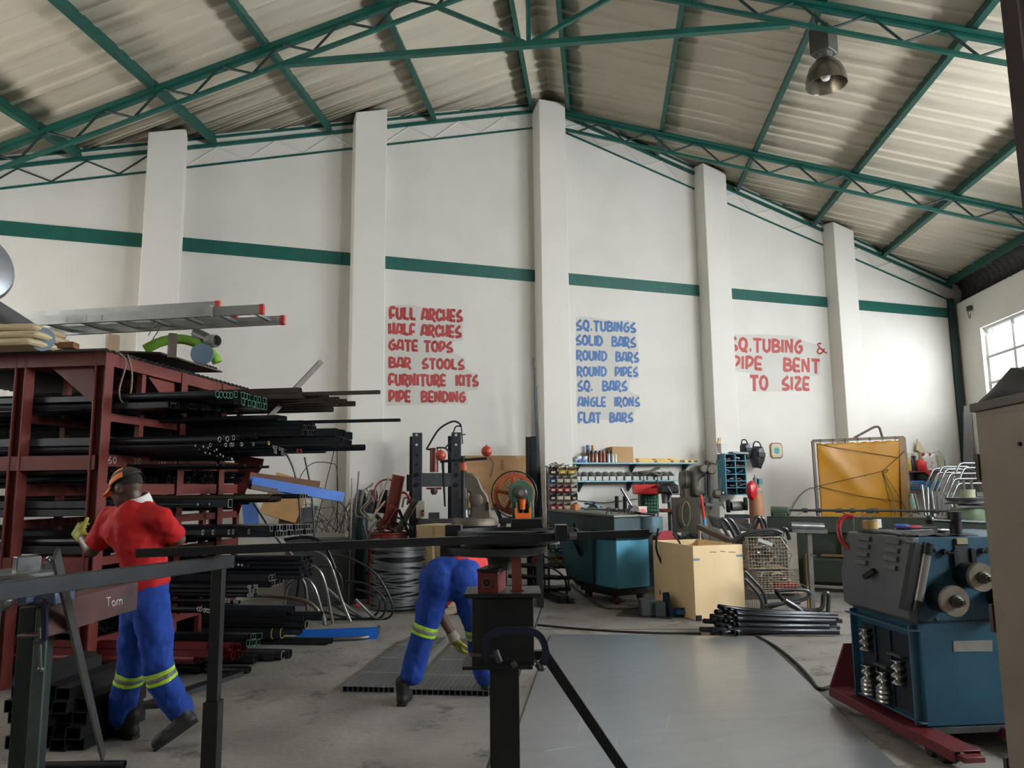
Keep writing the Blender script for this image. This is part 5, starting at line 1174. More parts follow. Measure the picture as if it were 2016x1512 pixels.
for i,x in enumerate((1136,1150,1164,1178,1192,1206,1220,1236,1252,1266,1280,1294,1308,1322)):
    P=aty(x,945,-.20); c=V((P.x,-.22,a2.z+.012)); wd=.115
    tt=thing('white_bin','white open bin on the lower wall shelf, number %s from the left end'%('one two three four five six seven eight nine ten eleven twelve thirteen fourteen'.split()[i]),'bin',c)
    if i in(1,2,3): pass
    f=lambda u,v,h:c+V((u*wd/2,v,h))
    mb=MB(); mb.prism([f(-1,0,0),f(1,0,0),f(1,0,.07),f(-1,0,.07)],V((0,.004,0)))
    for s_ in (-1,1): mb.prism([f(s_,0,0),f(s_,0,.07),f(s_,.11,.15),f(s_,.2,.15),f(s_,.2,0)],V((-s_*.004,0,0)))
    mb.prism([f(-1,0,0),f(1,0,0),f(1,.2,0),f(-1,.2,0)],Z*.003); mb.prism([f(-1,.2,0),f(1,.2,0),f(1,.2,.15),f(-1,.2,.15)],V((0,-.004,0)))
    mb.build('tray',wb,tt)
    MB().hull8([f(-.9,.01,.004),f(.9,.01,.004),f(.9,.19,.004),f(-.9,.19,.004)],[f(-.9,.01,.06),f(.9,.01,.07),f(.9,.19,.09),f(-.9,.19,.11)]).build('contents',mat('dark_parts','35322f',.6,.3,'201e1c',30,.8,.5,60),tt)
for k,(pts,l) in enumerate((([(1262,935),(1288,925),(1297,921)],'grey leather strap lying over the white bins, upper'),([(1258,930),(1275,928),(1296,936),(1300,931)],'grey cloth glove lying over the white bins, lower'))):
    mb=MB(); q=[aty(x,y,-.27) for x,y in pts]
    for a_,b_ in zip(q,q[1:]): mb.bar(a_,b_+(b_-a_)*.1,.12,.035)
    o=mb.build('work_glove',mat('grey_leather','6d6a64',.8,0,'57544f',9,.6,.3,30)); o.modifiers.new('bevel','BEVEL').width=.014; tag(o,l,'glove')
for x,l in ((1267,'grey strap hanging down left from the lower shelf'),(1294,'dark strap hanging down right from the lower shelf')):
    o=MB().tube(crv([aty(x,937,-.28),aty(x+1,955,-.28),aty(x,978,-.28),aty(x+ (0 if x<1280 else 3),(990 if x<1280 else 962),-.28)],4),.012,6).build('hanging_strap',mat('grey_leather','6d6a64')); tag(o,l,'strap')
# red bin on green parts drawers
d5=RTH
t=thing('drawer_unit','green drawer unit of small parts drawers under the red crate','drawer unit',drop(dep(1278,1000,11.7)))
vb('body',mat('drawer_green','3e6a52',.5,0,'345a46',5,.5),t,1262,1298,973,1010,11.8,.25)
vb('stand',steeld,t,1258,1300,1010,1090,11.8,.25,zb=0)
for r_ in range(5):
    for c_ in range(5):
        vb('drawer',mat('drawer_front','4c7a60',.45,0,'426c54',9,.5),t,1270+c_*5.6,1274.6+c_*5.6,975.5+r_*6.6,980.5+r_*6.6,11.77,.03,bev=.002)
t=thing('red_crate','red plastic crate sitting on the green parts drawers','crate',dep(1275,972,11.75))
mb=MB(); f=lambda u,v,h:dep(1276,973,11.68)+RTH*u+FWH*v+Z*h
W5,D5,H5=.19,.3,.15
for q in ([(-W5,0,0),(W5,0,0),(W5+.02,0,H5*.6),(-W5-.02,0,H5*.6)],[(-W5,D5,0),(W5,D5,0),(W5+.02,D5,H5),(-W5-.02,D5,H5)]): mb.prism([f(*x) for x in q],FWH*.008)
for s_ in (-1,1): mb.prism([f(s_*W5,0,0),f(s_*W5,D5,0),f(s_*(W5+.02),D5,H5),f(s_*(W5+.02),0,H5)],RTH*(-s_*.008))
mb.prism([f(-W5,0,0),f(W5,0,0),f(W5,D5,0),f(-W5,D5,0)],Z*.008); mb.build('tray',mat('bright_red_plastic','c8342f',.4,0,'b52d29',5,.4),t)
MB().box(f(0,D5/2,.04),(2*W5-.03,D5-.03,.05),-_y).build('contents',content,t)
# drill press
zd=11.4
def dz(x,y,z=zd): return dep(1050+x/5.45,860+y/5.45,z)
b0=drop(dz(1470,900))
t=thing('drill_press','black bench drill press left of the large milling head','drill press',b0)
MB().cyl(b0,V((b0.x,b0.y,dz(1470,540).z)),.035,n=14).build('column',steeld,t)
mb=MB(); p=dz(1445,560); mb.box(p,(.29,.26,.13),-_y); mb.cyl(p+Z*.05,p+Z*.10,.13,.11,20); mb.build('head',blackp,t,.03)
mb=MB(); p=dz(1405,600); mb.cyl(p,p-Z*.16,.05,.04,16); mb.build('chuck',steeld,t)
mb=MB(); 
for a in (0,2.1,4.2): p=dz(1490,615,zd-.15); mb.cyl(p,p+(RTH*math.cos(a)+Z*math.sin(a))*.13-FWH*.03,.008,n=8)
mb.build('feed_lever',steel,t)
MB().box(dz(1450,790),(.24,.22,.05),-_y).build('table',mat('dark_red_table','7d2a2e',.5),t,.006)
MB().box(b0+Z*.4,(.5,.4,.8),-_y).build('bench_base',dgrey,t,.01)
# milling head
zm=12.0
def mz(x,y,z=zm): return dep(1260+x/6.72,850+y/6.72,z)
b0=drop(mz(900,1000,12.1)); gmm=mat('old_grey_machine','6b675c',.5,.2,'55524a',5,.7,.06,40,.4,'3a3834',6,.6)
t=thing('milling_machine','large old grey drilling and milling machine with round motor at the left','milling machine',b0)
zcm=mz(800,830).z
MB().bar(b0+RTH*-.28,V((b0.x,b0.y,mz(800,520).z))+RTH*-.28,.28,.3,FWH).build('column',gmm,t,.03)
mb=MB(); mb.cyl(mz(690,640,zm+.1),mz(575,640,zm+.1),.16,n=24); mb.lathe([(0,0),(.14,0),(.15,.02),(.14,.05),(0,.05)],mz(575,640,zm+.1),-RTH,24); mb.build('motor',gmm,t)
mb=MB(); mb.prism([mz(x,y,zm-.12) for x,y in ((700,500),(740,450),(850,440),(960,460),(990,530),(960,580),(850,590),(800,620),(770,700),(790,760),(850,800),(880,840),(800,860),(720,850),(700,700))],FWH*.32); mb.build('head_casting',gmm,t,.03)
MB().cyl(mz(925,560,zm-.15),mz(925,860,zm-.15),.045,n=16).build('quill',steeld,t)
MB().cyl(mz(935,860,zm-.15),mz(940,1030,zm-.15),.03,.022,14).build('spindle',steeld,t)
MB().cyl(mz(870,560,zm-.15),mz(870,840,zm-.15),.02,n=10).build('guide_rod',steeld,t)
mb=MB(); mb.lathe([(0,0),(.07,0),(.08,.03),(.06,.06),(0,.06)],mz(940,500,zm-.14),-FWH,20); mb.build('gear_cover',gmm,t)
mb=MB(); mb.lathe([(0,0),(.06,0),(.07,.03),(.05,.05),(0,.05)],mz(840,490,zm-.13),-FWH,20); mb.build('gear_cover',gmm,t)
for x,y,h in ((885,400,60),(930,420,40),(970,430,35)): MB().cyl(mz(x,y+h,zm),mz(x,y-20,zm),.035,n=12).build('top_cap',mat('cap_dark','4b3a36',.5,.2),t)
mb=MB(); mb.cyl(mz(980,820,zm-.16),mz(1050,830,zm-.16),.07,n=18); mb.build('feed_box',gmm,t)
mb=MB(); mb.cyl(mz(1055,840,zm-.16),mz(1068,620,zm-.16),.011,n=8); mb.cyl(mz(1055,840,zm-.16),mz(1118,1015,zm-.16),.011,n=8); mb.sph(mz(1085,815,zm-.18),.035,12,8); mb.build('feed_handle',steel,t)
mb=MB(); mb.bar(mz(830,960,zm),mz(1050,960,zm),.35,.05); mb.build('work_table',steeld,t)
# brown board with cable and hose hanging
t=thing('tool_board','dark brown tool board with a green hose loop hanging on it','board',drop(dep(1350,1060,10.9)))
vb('panel',mat('dark_brown_panel','3e352b',.7,0,'302922',5,.6),t,1325,1380,979,1048,10.9,.03)
o=MB().tube([dep(1350+8*math.cos(a),1012+24*math.sin(a),10.86) for a in [2*PI*i/28 for i in range(28)]],.013,8,True).build('green_hose',mat('olive_hose','6d6a43',.6)); tag(o,'olive green hose loop hung on the dark brown board','hose')
for x in (1330,1376): MB().bar(ground(dep(x,1048,10.92)),dep(x,1048,10.92),.04,.04).build('board_leg',dgrey,t)
o=MB().cyl(dep(1380,975,10.7),dep(1388,1034,10.7),.02,n=10).build('red_tube',mat('bright_red_tube','d2402e',.45)); tag(o,'bright orange red tube standing at the right of the brown board','tube')
MB().cyl(dep(1386,1020,10.7),dep(1388,1046,10.7),.024,n=10).build('blue_tape',mat('sky_blue_tape','5b9ccf',.5),o)
# pigeonhole cabinet on the pillar
zc_=12.9; P0=dep(1432,974,zc_)
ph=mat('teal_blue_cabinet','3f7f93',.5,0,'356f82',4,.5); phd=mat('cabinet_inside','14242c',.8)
t=thing('pigeonhole_cabinet','teal blue pigeonhole cabinet full of tools mounted beside the pillar','cabinet',P0)
fw1=V((1,0,0)); a=vplane(1431,974,P0,fw1); b=vplane(1471,974,P0,fw1); hh=vplane(1431,894,P0,fw1).z-a.z; ww=b.x-a.x; dd=.22
g=lambda u,v,h:a+V((u*ww,v*dd,h*hh))
b_=MB(); b_.prism([g(0,1,0),g(1,1,0),g(1,1,1),g(0,1,1)],V((0,.01,0)))
for u in (0,.5,1): b_.hull8([g(u-.025,0,0),g(u+.025,0,0),g(u+.025,1,0),g(u-.025,1,0)],[g(u-.025,0,1),g(u+.025,0,1),g(u+.025,1,1),g(u-.025,1,1)])
for k in range(7): h=k/6; b_.hull8([g(0,0,h-.012),g(1,0,h-.012),g(1,1,h-.012),g(0,1,h-.012)],[g(0,0,h+.012),g(1,0,h+.012),g(1,1,h+.012),g(0,1,h+.012)])
b_.build('carcass',ph,t,.003)
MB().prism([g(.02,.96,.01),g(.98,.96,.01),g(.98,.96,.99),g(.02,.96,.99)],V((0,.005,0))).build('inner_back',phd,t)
rq=random.Random(11)
for k in range(6):
    for u in (0,1):
        mb=MB()
        for i in range(4):
            p=g(u*.5+.06+rq.random()*.32,rq.uniform(.1,.5),k/6+.03+rq.random()*.05); mb.bar(p,p+V((rq.uniform(-.1,.14),rq.uniform(-.06,.1),rq.uniform(-.01,.05))),.03,.022)
        o=mb.build('small_tools',rq.choice([steeld,content,mat('brown_bits','6a4a38',.6,.2),mat('blue_grey_bits','5f7688',.5,.3)])); tag(o,'tools in the %s compartment of the %s row of the teal pigeonhole cabinet'%(('left','right')[u],('sixth','fifth','fourth','third','second','top')[k]),'tools',kind='stuff')
o=MB().bar(g(.35,.2,1.04),g(1.1,.1,1.02),.16,.03).build('grey_plate',steeld); tag(o,'grey plates lying on top of the teal pigeonhole cabinet','plate')
c=g(.05,.4,1.02); o=MB().box(c+Z*.09,(.14,.12,.16)).build('white_box',mat('white_metal_box','cfcdc6',.5)); tag(o,'small white box on top of the teal pigeonhole cabinet','box')
o=MB().prism([c+V((-.12,.02,.12)),c+V((-.02,.02,.16)),c+V((-.0,.02,.28)),c+V((-.05,.02,.27)),c+V((-.07,.02,.2))],V((0,.03,0))).build('wood_offcut',mat('pale_wood','c7a57c',.7)); tag(o,'pale wood offcut behind the small white box','wood')
o=MB().tube(crv([dep(1406,925,12.6),dep(1413,905,12.7),dep(1420,893,12.9)],5),.01,6).build('cable',rubber); tag(o,'black cable running up to the teal cabinet','cable')
# welding helmets on the wall
def helmet(x,y,s,label,rot):
    c=aty(x,y,-.14); t=thing('welding_helmet',label,'helmet',c)
    M_=Matrix.Rotation(rot,3,'Y'); hm=mat('helmet_black','33363a',.35,.1,'282b2e',5,.4)
    vs=[];n=14;m=10
    for i in range(m+1):
        v=i/m; zz=(.5-v)*.34*s; wd=(.105+.03*math.sin(PI*min(1,v*1.1)))*s*(1-.35*max(0,v-.6)/.4)*(.72 if i==0 else .92 if i==1 else 1)
        for k in range(n+1):
            a=-PI*.5+PI*k/n; vs.append(c+M_@V((wd*math.sin(a),-(.13*s)*math.cos(a)*(1-.3*abs(v-.45)),zz)))
    o=MB().add(vs,[(i*(n+1)+k,i*(n+1)+k+1,(i+1)*(n+1)+k+1,(i+1)*(n+1)+k) for i in range(m) for k in range(n)],True).build('shell',hm,t)
    o.modifiers.new('thickness','SOLIDIFY').thickness=.006
    MB().box(c+M_@V((0,-.135*s,.04*s)),(.13*s,.02,.075*s),m=M_).build('visor',blackp,t,.004)
    MB().tube(crv([c+M_@V((-.09*s,-.02,.10*s)),c+M_@V((-.05*s,.0,.24*s)),c+M_@V((.05*s,.0,.24*s)),c+M_@V((.09*s,-.02,.10*s))],5),.012,8).build('headband',rubber,t)
helmet(1466,889,.85,'smaller dark welding helmet hanging left beside the pillar',0)
helmet(1489,901,1.15,'larger black welding helmet hanging right of the smaller one',.12)
# wall clock
P0=aty(1529,887,-.02); t=thing('wall_clock','small octagonal framed clock with blue green face on the white wall','clock',P0)
oc=[(-.14,-.10),(-.10,-.145),(.10,-.145),(.14,-.10),(.14,.10),(.10,.145),(-.10,.145),(-.14,.10)]
MB().prism([P0+V((x,0,z)) for x,z in oc],V((0,.02,0))).build('case',mat('clock_case','8d6f62',.4,.2,'77594d',6,.5),t,.006)
MB().prism([P0+V((x*.84,-.006,z*.84)) for x,z in oc],V((0,.008,0))).build('face',mat('clock_face','c9ba9a',.5),t)
mb=MB(); mb.lathe([(0,.003),(.06,.003),(.065,0)],P0+V((0,-.006,0)),(0,-1,0),14,False); mb.build('centre_motif',mat('clock_teal','4fa3a8',.5),t)
mb=MB(); mb.bar(P0+V((0,-.012,0)),P0+V((.03,-.012,.05)),.008,.003); mb.bar(P0+V((0,-.012,0)),P0+V((-.05,-.012,.04)),.006,.003); mb.build('hands',blackp,t)
# orange gas cylinder with red bag
c=drop(dep(1489,1000,12.6)); gcm=mat('salmon_cylinder','b57d5c',.5,0,'a06c4e',4,.6,.04,40,.4,'8d5f47',5,.62)
t=thing('gas_cylinder','salmon orange gas cylinder standing by the wall under the welding helmets','gas cylinder',c)
ht=dep(1489,952,12.6).z
MB().lathe([(0,0),(.11,0),(.115,.02),(.115,ht-.18),(.10,ht-.08),(.06,ht-.02),(.04,ht),(0,ht)],c,Z,26).build('body',gcm,t)
MB().lathe([(.113,0),(.112,.05),(.09,.12),(.06,.165),(.04,.185)],c+Z*(ht-.185),Z,26).build('grey_shoulder',mat('grey_shoulder','7b7d83',.5),t)
MB().lathe([(.025,0),(.025,.06),(.035,.06),(.035,.09),(.012,.1),(.012,.14),(0,.14)],c+Z*ht,Z,12).build('valve',steel,t)
mb=MB(); mb.box(c+Z*(ht+.03)+RTH*.08,(.07,.05,.1)); mb.build('regulator',mat('teal_regulator','3f7880',.5),t)
o=(lambda m:(m.v.__setitem__(slice(None),[v+V((rnd.uniform(-1,1),rnd.uniform(-1,1),rnd.uniform(-1,1)))*.009 for v in m.v]),m)[1])(MB().sph(dep(1480,966,12.4),.1,14,9,(.95,.7,1.55))).build('red_bag',mat('red_plastic_bag','d0282c',.35,0,'b02024',8,.6,.5,14)); tag(o,'red plastic bag hanging on the salmon gas cylinder','bag')
# bench grinder
zg=12.2; b0=drop(dep(1452,1030,zg))
t=thing('bench_grinder','grey bench grinder with two wheel guards on a pedestal','grinder',b0)
zt_=dep(1452,1013,zg).z
MB().cyl(dep(1440,997,zg),dep(1462,996,zg),.075,n=20).build('motor',mat('grinder_grey','85857d',.4,.3,'6e6e66',6,.5),t)
for x,y in ((1434,996),(1468,992)):
    MB().lathe([(0,-.03),(.10,-.03),(.105,-.02),(.105,.02),(.10,.03),(0,.03)],dep(x,y,zg-.03),(RTH*.9-FWH*.35),22).build('wheel_guard',dgrey,t)
MB().box(V((b0.x,b0.y,zt_-.03)),(.36,.2,.06),-_y).build('base',dgrey,t,.006); MB().box(V((b0.x,b0.y,zt_-.14)),(.30,.2,.14),-_y).build('drip_tray',mat('tray_brown','3c2f2b',.6),t)
MB().cyl(b0,V((b0.x,b0.y,zt_-.2)),.05,n=14).build('pedestal',mat('pedestal_pinkish','8a6c64',.5),t)
# ironworker machine
ib=mat('ironworker_lit_blue','58a3bd',.42,0,'4a91ab',3,.6,.04,40,.45,'2b4a55',7,.64); idk=mat('ironworker_shaded_blue','284f58',.48,0,'234e57',4,.6)  # lit and shaded sides of one blue paint, put into the base colours
P0=dep(1216,1165,9.95); P0=ground(P0)
dl=vplane(1280,1162,P0,RTH)-P0
dr_=(RTH*math.cos(R(-12))+FWH*math.sin(R(-12))).normalized(); dl_=(RTH*-math.cos(R(52))+FWH*math.sin(R(52))).normalized()
dr_=V((math.cos(R(9)),math.sin(R(9)),0)); dl_=V((-math.sin(R(9)),math.cos(R(9)),0))
t=thing('ironworker_machine','large blue steel shearing machine on castors in the middle of the back row','machine',P0+dl_*.5)
wr=vplane(1280,1160,P0,dr_); wr=(ground(wr)-P0).length
hb=dep(1216,1160,9.95).z; ht=dep(1216,1066,9.95).z
lw=1.15
I=lambda u,v,z:P0+dr_*u+dl_*v+Z*z
MB().hull8([I(0,0,hb),I(wr,0,hb),I(wr,.8,hb),I(0,.8,hb)],[I(0,0,ht),I(wr,0,ht),I(wr,.8,ht),I(0,.8,ht)]).build('front_cabinet',ib,t,.008)
h2=ht+.13; h3=dep(1200,1010,10.2).z
MB().hull8([I(0,.02,ht),I(wr,.02,ht),I(wr,.8,ht),I(0,.8,ht)],[I(-.04,-.10,h2),I(wr+.05,-.10,h2),I(wr+.05,.9,h2),I(-.04,.9,h2)]).build('flared_collar',idk,t,.005)
MB().hull8([I(-.04,.5,hb+.02),I(wr-.1,.5,hb+.02),I(wr-.1,lw,hb+.02),I(-.04,lw,hb+.02)],[I(-.10,.45,h2),I(wr-.1,.45,h2),I(wr-.1,lw+.2,h2),I(-.10,lw+.2,h2)]).build('side_body',idk,t,.008)
MB().hull8([I(-.10,-.10,h2),I(wr+.02,-.10,h2),I(wr+.02,lw+.35,h2),I(-.1,lw+.35,h2)],[I(-.10,-.10,h3-.05),I(wr+.02,-.10,h3-.05),I(wr+.02,lw+.42,h3),I(-.1,lw+.42,h3)]).build('upper_frame',mat('ironworker_worn','3f5156',.48,.25,'33454a',3,.7,.05,40,.4,'6a6c66',5,.6),t,.006)
MB().hull8([I(-.12,-.13,h3-.05),I(wr+.06,-.13,h3-.05),I(wr+.06,lw+.42,h3),I(-.12,lw+.42,h3)],[I(-.12,-.13,h3-.02),I(wr+.06,-.13,h3-.02),I(wr+.06,lw+.42,h3+.03),I(-.12,lw+.42,h3+.03)]).build('work_table',mat('table_grey','8b8982',.4,.5,'73716b',6,.6),t,.004)
p=I(wr-.02,-.04,h2+.03); MB().cyl(V((p.x,p.y,h3-.26)),V((p.x,p.y,h3-.06)),.19,n=32).build('round_end',mat('end_worn_blue','6f8f9b',.35,.5,'5b6b72',8,.7,.05,40,.4,'88b6c8',5,.6),t)
mb=MB(); 
for k in range(6): mb.cyl(I(-.03+.06*k,-.11,h3+.0),I(-.03+.06*k,-.11,h3+.025),.014,n=8)
mb.build('bolt_row',steel,t)
mb=MB(); q=I(.28,.0,h3); mb.box(q+Z*.03,(.16,.1,.06),.3); mb.cyl(q+Z*.05,q+Z*.10,.05,n=14); mb.cyl(q+Z*.08,q+Z*.33-RTH*.14,.017,n=10); mb.build('lever_stop',steel,t)
for u,v in ((.05,.1),(wr-.05,.15),(.05,.75),(wr-.1,.75)):
    c=I(u,v,0); MB().lathe([(0,-.025),(.06,-.025),(.068,-.015),(.068,.015),(.06,.025),(0,.025)],c+Z*.068,dr_,18).build('castor_wheel',mat('castor_rubber','5a3b33',.7),t); MB().bar(c+Z*.09,c+Z*(hb),.07,.05).build('castor_fork',dgrey,t)
MB().hull8([I(-.02,.05,hb-.10),I(wr,.05,hb-.10),I(wr,.85,hb-.10),I(-.02,.85,hb-.10)],[I(-.02,.05,hb),I(wr,.05,hb),I(wr,.85,hb),I(-.02,.85,hb)]).build('plinth',blackp,t,.004)
mb=MB()
MB().hull8([I(wr,.25,hb+.1),I(wr+.2,.25,hb+.1),I(wr+.2,.7,hb+.1),I(wr,.7,hb+.1)],[I(wr,.25,h2),I(wr+.2,.25,h2),I(wr+.2,.7,h2),I(wr,.7,h2)]).build('side_tank',ib,t,.02)
for k in range(3):
    for j in range(4):
        p=I(-.102,.55+.18*k,h2-.12-.05*j); q=p+dl_*.05
        MB().bar(p-dr_*.002,q-dr_*.002,.01,.012).build('vent_slot',blackp,t)
# things on and around the ironworker
for k,(x0,y0,x1,y1,r,m_,l) in enumerate(((1165,1001,1290,1014,.014,steeld,'long grey rod lying across the blue machine table'),(1195,1000,1262,1010,.01,dgrey,'thin dark rod lying on the blue machine table'),(1150,1003,1215,1002,.012,steel,'bright short rod at the far end of the machine table'))):
    o=MB().cyl(dep(x0,y0,10.55),dep(x1,y1,10.0),r,n=8).build('steel_rod',m_); tag(o,l,'rod')
o=MB().lathe([(.025,-.015),(.045,-.015),(.045,.015),(.025,.015),(.025,-.015)],dep(1199,1011,10.15),-FWH,18).build('steel_ring',steel); tag(o,'bright steel ring lying on the blue machine table','ring')
mb=MB(); rq=random.Random(2)
for i in range(14):
    p=dep(rq.uniform(1153,1185),rq.uniform(992,1004),10.7); mb.bar(p,p+V((rq.uniform(-.14,.14),rq.uniform(-.1,.1),rq.uniform(.0,.06))),.05,.02)
o=mb.build('rag_heap',mat('blue_grey_rag','6c7f88',.85,0,'54646c',9,.6)); tag(o,'heap of blue grey rags on the far end of the machine table','rag')
for x,l in ((1214,'dark steel post standing behind the machine table, left of two'),(1230,'dark steel post standing behind the machine table, right of two')):
    o=MB().pipe(ground(dep(x,1100,11.6)),dep(x,977,11.6),.03,.004).build('steel_post',dgrey); tag(o,l,'post')
o=MB().box(dep(1261,1003,10.9),(.16,.1,.09),.2).build('red_white_box',mat('red_white_card','c9746a',.6,0,'d8d2c8',3,.1)); tag(o,'small red and white box beyond the machine table','box')
c=dep(1312,1070,9.95); t=thing('cable_reel','red cable reel hanging at the right side of the blue machine','reel',c)
MB().lathe([(0,-.04),(.17,-.04),(.17,-.03),(.1,-.02),(.1,.02),(.17,.03),(.17,.04),(0,.04)],c,(RTH*.3-FWH),28).build('drum',mat('reel_red','a02430',.4,0,'861e28',5,.5),t)
MB().tube(crv([c+RTH*.02+Z*.15,c+RTH*.2+Z*.05,c+RTH*.18-Z*.2,c+RTH*.0-Z*.3,c-RTH*.1-Z*.6],6),.022,8).build('black_cable',rubber,t)
for k,pts in enumerate(([(1296,1040),(1292,1080),(1305,1120),(1300,1170)],[(1325,1050),(1340,1075),(1330,1110)],[(1352,1080),(1338,1085),(1330,1105)],[(1362,1082),(1342,1078),(1326,1098)])):
    o=MB().tube(crv([dep(x,y,9.6-.1*k) for x,y in pts],6),.013,8).build('black_cable',rubber); tag(o,('black cable hanging down beside the cable reel','black cable curling over the left rim of the wooden box','lower black cable looped over the wooden box corner','upper black cable looped over the wooden box corner')[k],'cable')
# ================================================================ middle floor and right side
# --- pale wooden box with bent tubes beside it
P0=ground(fl(1370,1222)); dF=(fl(1465,1190)-fl(1370,1222)).normalized()
dF=(vplane(1467,1190,P0,RTH)-P0); dF=ground(dF).normalized()
dF=(RTH*math.cos(R(16))+FWH*math.sin(R(16))).normalized(); dS=-(RTH*math.cos(R(62))-FWH*math.sin(R(62))).normalized()
wF=(ground(vplane(1467,1190,P0,dF))-P0).length; dS=back(dF)
hB=vplane(1364,1075,P0,dF).z
t=thing('wooden_box','tall pale plywood box with blue tape marks on the floor in the middle right','box',P0+dF*wF/2+dS*.3)
B=lambda u,v,z:P0+dF*u+dS*v+Z*z
lB=1.02
pine2=mat('pale_plywood','f8dfb4',.55,0,'ebc995',2.4,.7,.06,30,.35,'a57c48',7,.68,stretch=(1,1,.35))
MB().hull8([B(0,0,0),B(wF,0,0),B(wF,.018,0),B(0,.018,0)],[B(0,0,hB),B(wF,0,hB),B(wF,.018,hB),B(0,.018,hB)]).build('front_panel',pine2,t,.002)
MB().hull8([B(0,lB,0),B(wF,lB,0),B(wF,lB+.018,0),B(0,lB+.018,0)],[B(0,lB,hB),B(wF,lB,hB),B(wF,lB+.018,hB),B(0,lB+.018,hB)]).build('rear_panel',pine2,t,.002)
for u in (0,wF-.018): MB().hull8([B(u,.018,0),B(u+.018,.018,0),B(u+.018,lB,0),B(u,lB,0)],[B(u,.018,hB),B(u+.018,.018,hB),B(u+.018,lB,hB),B(u,lB,hB)]).build('side_panel',pine2,t,.002)
MB().hull8([B(.018,.018,.02),B(wF-.018,.018,.02),B(wF-.018,lB,.02),B(.018,lB,.02)],[B(.018,.018,.04),B(wF-.018,.018,.04),B(wF-.018,lB,.04),B(.018,lB,.04)]).build('bottom',pine2,t)
tp=mat('blue_grey_tape','7f94ad',.6)
for u0,u1,h in ((0,.085,.80),(wF-.085,wF,.83)): MB().hull8([B(u0,-.002,hB*h),B(u1,-.002,hB*h),B(u1,0,hB*h),B(u0,0,hB*h)],[B(u0,-.002,hB*h+.025),B(u1,-.002,hB*h+.025),B(u1,0,hB*h+.025),B(u0,0,hB*h+.025)]).build('tape_mark',tp,t)
for u,h,l in ((.22,.91,.08),(.36,.915,.06),(.47,.90,.09)): MB().bar(B(u,-.001,hB*h),B(u+l+.01,-.001,hB*(h-.005)),.001,.006).build('pencil_mark',blackp,t)
MB().bar(B(.0,-.02,.03),B(.06,-.02,.03),.03,.06).build('corner_bracket',dgrey,t)
tubem=mat('bent_tube_steel','5d5f61',.30,.7,'48494b',8,.5)
def btube(pts,z,label,r=.018,rad=.12,m=None,name='bent_tube',group=None,cat='tube',sm=False):
    q=[dep(x,y,z if not isinstance(z,(list,tuple)) else z[i]) for i,(x,y) in enumerate(pts)]
    q=[V((p.x,p.y,max(p.z,r))) for p in q]
    o=MB().tube(crv(q,5) if sm else bent(q,rad,6),r,10).build(name,m or tubem); return tag(o,label,cat,group)
o=MB(); vbox(o,1452,1556,1066,1180,10.3,.4,zb=0); o=o.build('dark_clutter_box',mat('dark_clutter_fill','2c2a28',.7,.1,'211f1e',6,.6),None,.01); tag(o,'low dark box standing in for clutter behind the wire baskets','cabinet')  # plain dark box added in place of the dark clutter there
# --- wire baskets full of tubes
wirem=mat('basket_wire','b3a591',.45,.4,'9c8e7a',8,.5)
def basket(label,x0,x1,yt,yb,z,dp,slope,back_=0):
    P=dep(x0,yb,z); t=thing('wire_basket',label,'basket',P); d=RTH
    a=P; b=vplane(x1,yb,P,d); h=vplane(x0,yt,P,d).z-P.z; w=(b-a).length; b=a+d*w
    g=lambda u,v,k:a+d*(w*u)+FWH*(dp*v)+Z*(h*k)
    r=.0035; fr=MB(); me=MB()
    sx=slope # top right corner cut: outline of the front
    front=[(0,0),(1,0)]+([(1.12,.45),(.84,1)] if slope else [(.78,1)])+[(0,1)]
    for v in (0,1):
        pts=[g(u,v,k) for u,k in front]; fr.tube(pts,.006,6,True)
    for u,k in front: fr.cyl(g(u,0,k),g(u,1,k),.005,n=6)
    fr.build('frame',wirem,t)
    def xr(k): # right edge of the outline at height k
        pr=front[1:-1]
        for (u0,k0),(u1,k1) in zip(pr,pr[1:]):
            if k0<=k<=k1: return u0+(u1-u0)*(k-k0)/(k1-k0)
        return 1
    def tp(u): 
        for i in range(21):
            k=1-i/20
            if xr(k)>=u: return k
        return 0
    for i in range(1,15):
        u=i/13
        if u<1.1:
            kb=0 if u<=1 else .45*(u-1)/.12
            me.cyl(g(u,0,kb),g(u,0,tp(u)),r,n=5); me.cyl(g(u,0,0 if u<=1 else kb),g(u,1,0 if u<=1 else kb),r,n=5)
    for i in range(1,9):
        k=i/9; me.cyl(g(0,0,k),g(xr(k),0,k),r,n=5); me.cyl(g(0,0,k),g(0,1,k),r,n=5); me.cyl(g(xr(k),0,k),g(xr(k),1,k),r,n=5)
    for i in range(1,9):
        v=i/9; me.cyl(g(0,v,0),g(0,v,1),r,n=5); me.cyl(g(0,v,0),g(1,v,0),r,n=5)
    me.build('wire_mesh',wirem,t); return g
g1=basket('upper wire basket full of bent tube offcuts leaning beside the wooden box',1475,1552,1058,1120,8.95,.42,True)
g2=basket('lower wire basket full of bent tube offcuts under the upper basket',1494,1584,1126,1168,8.85,.42,False)
rq=random.Random(21)
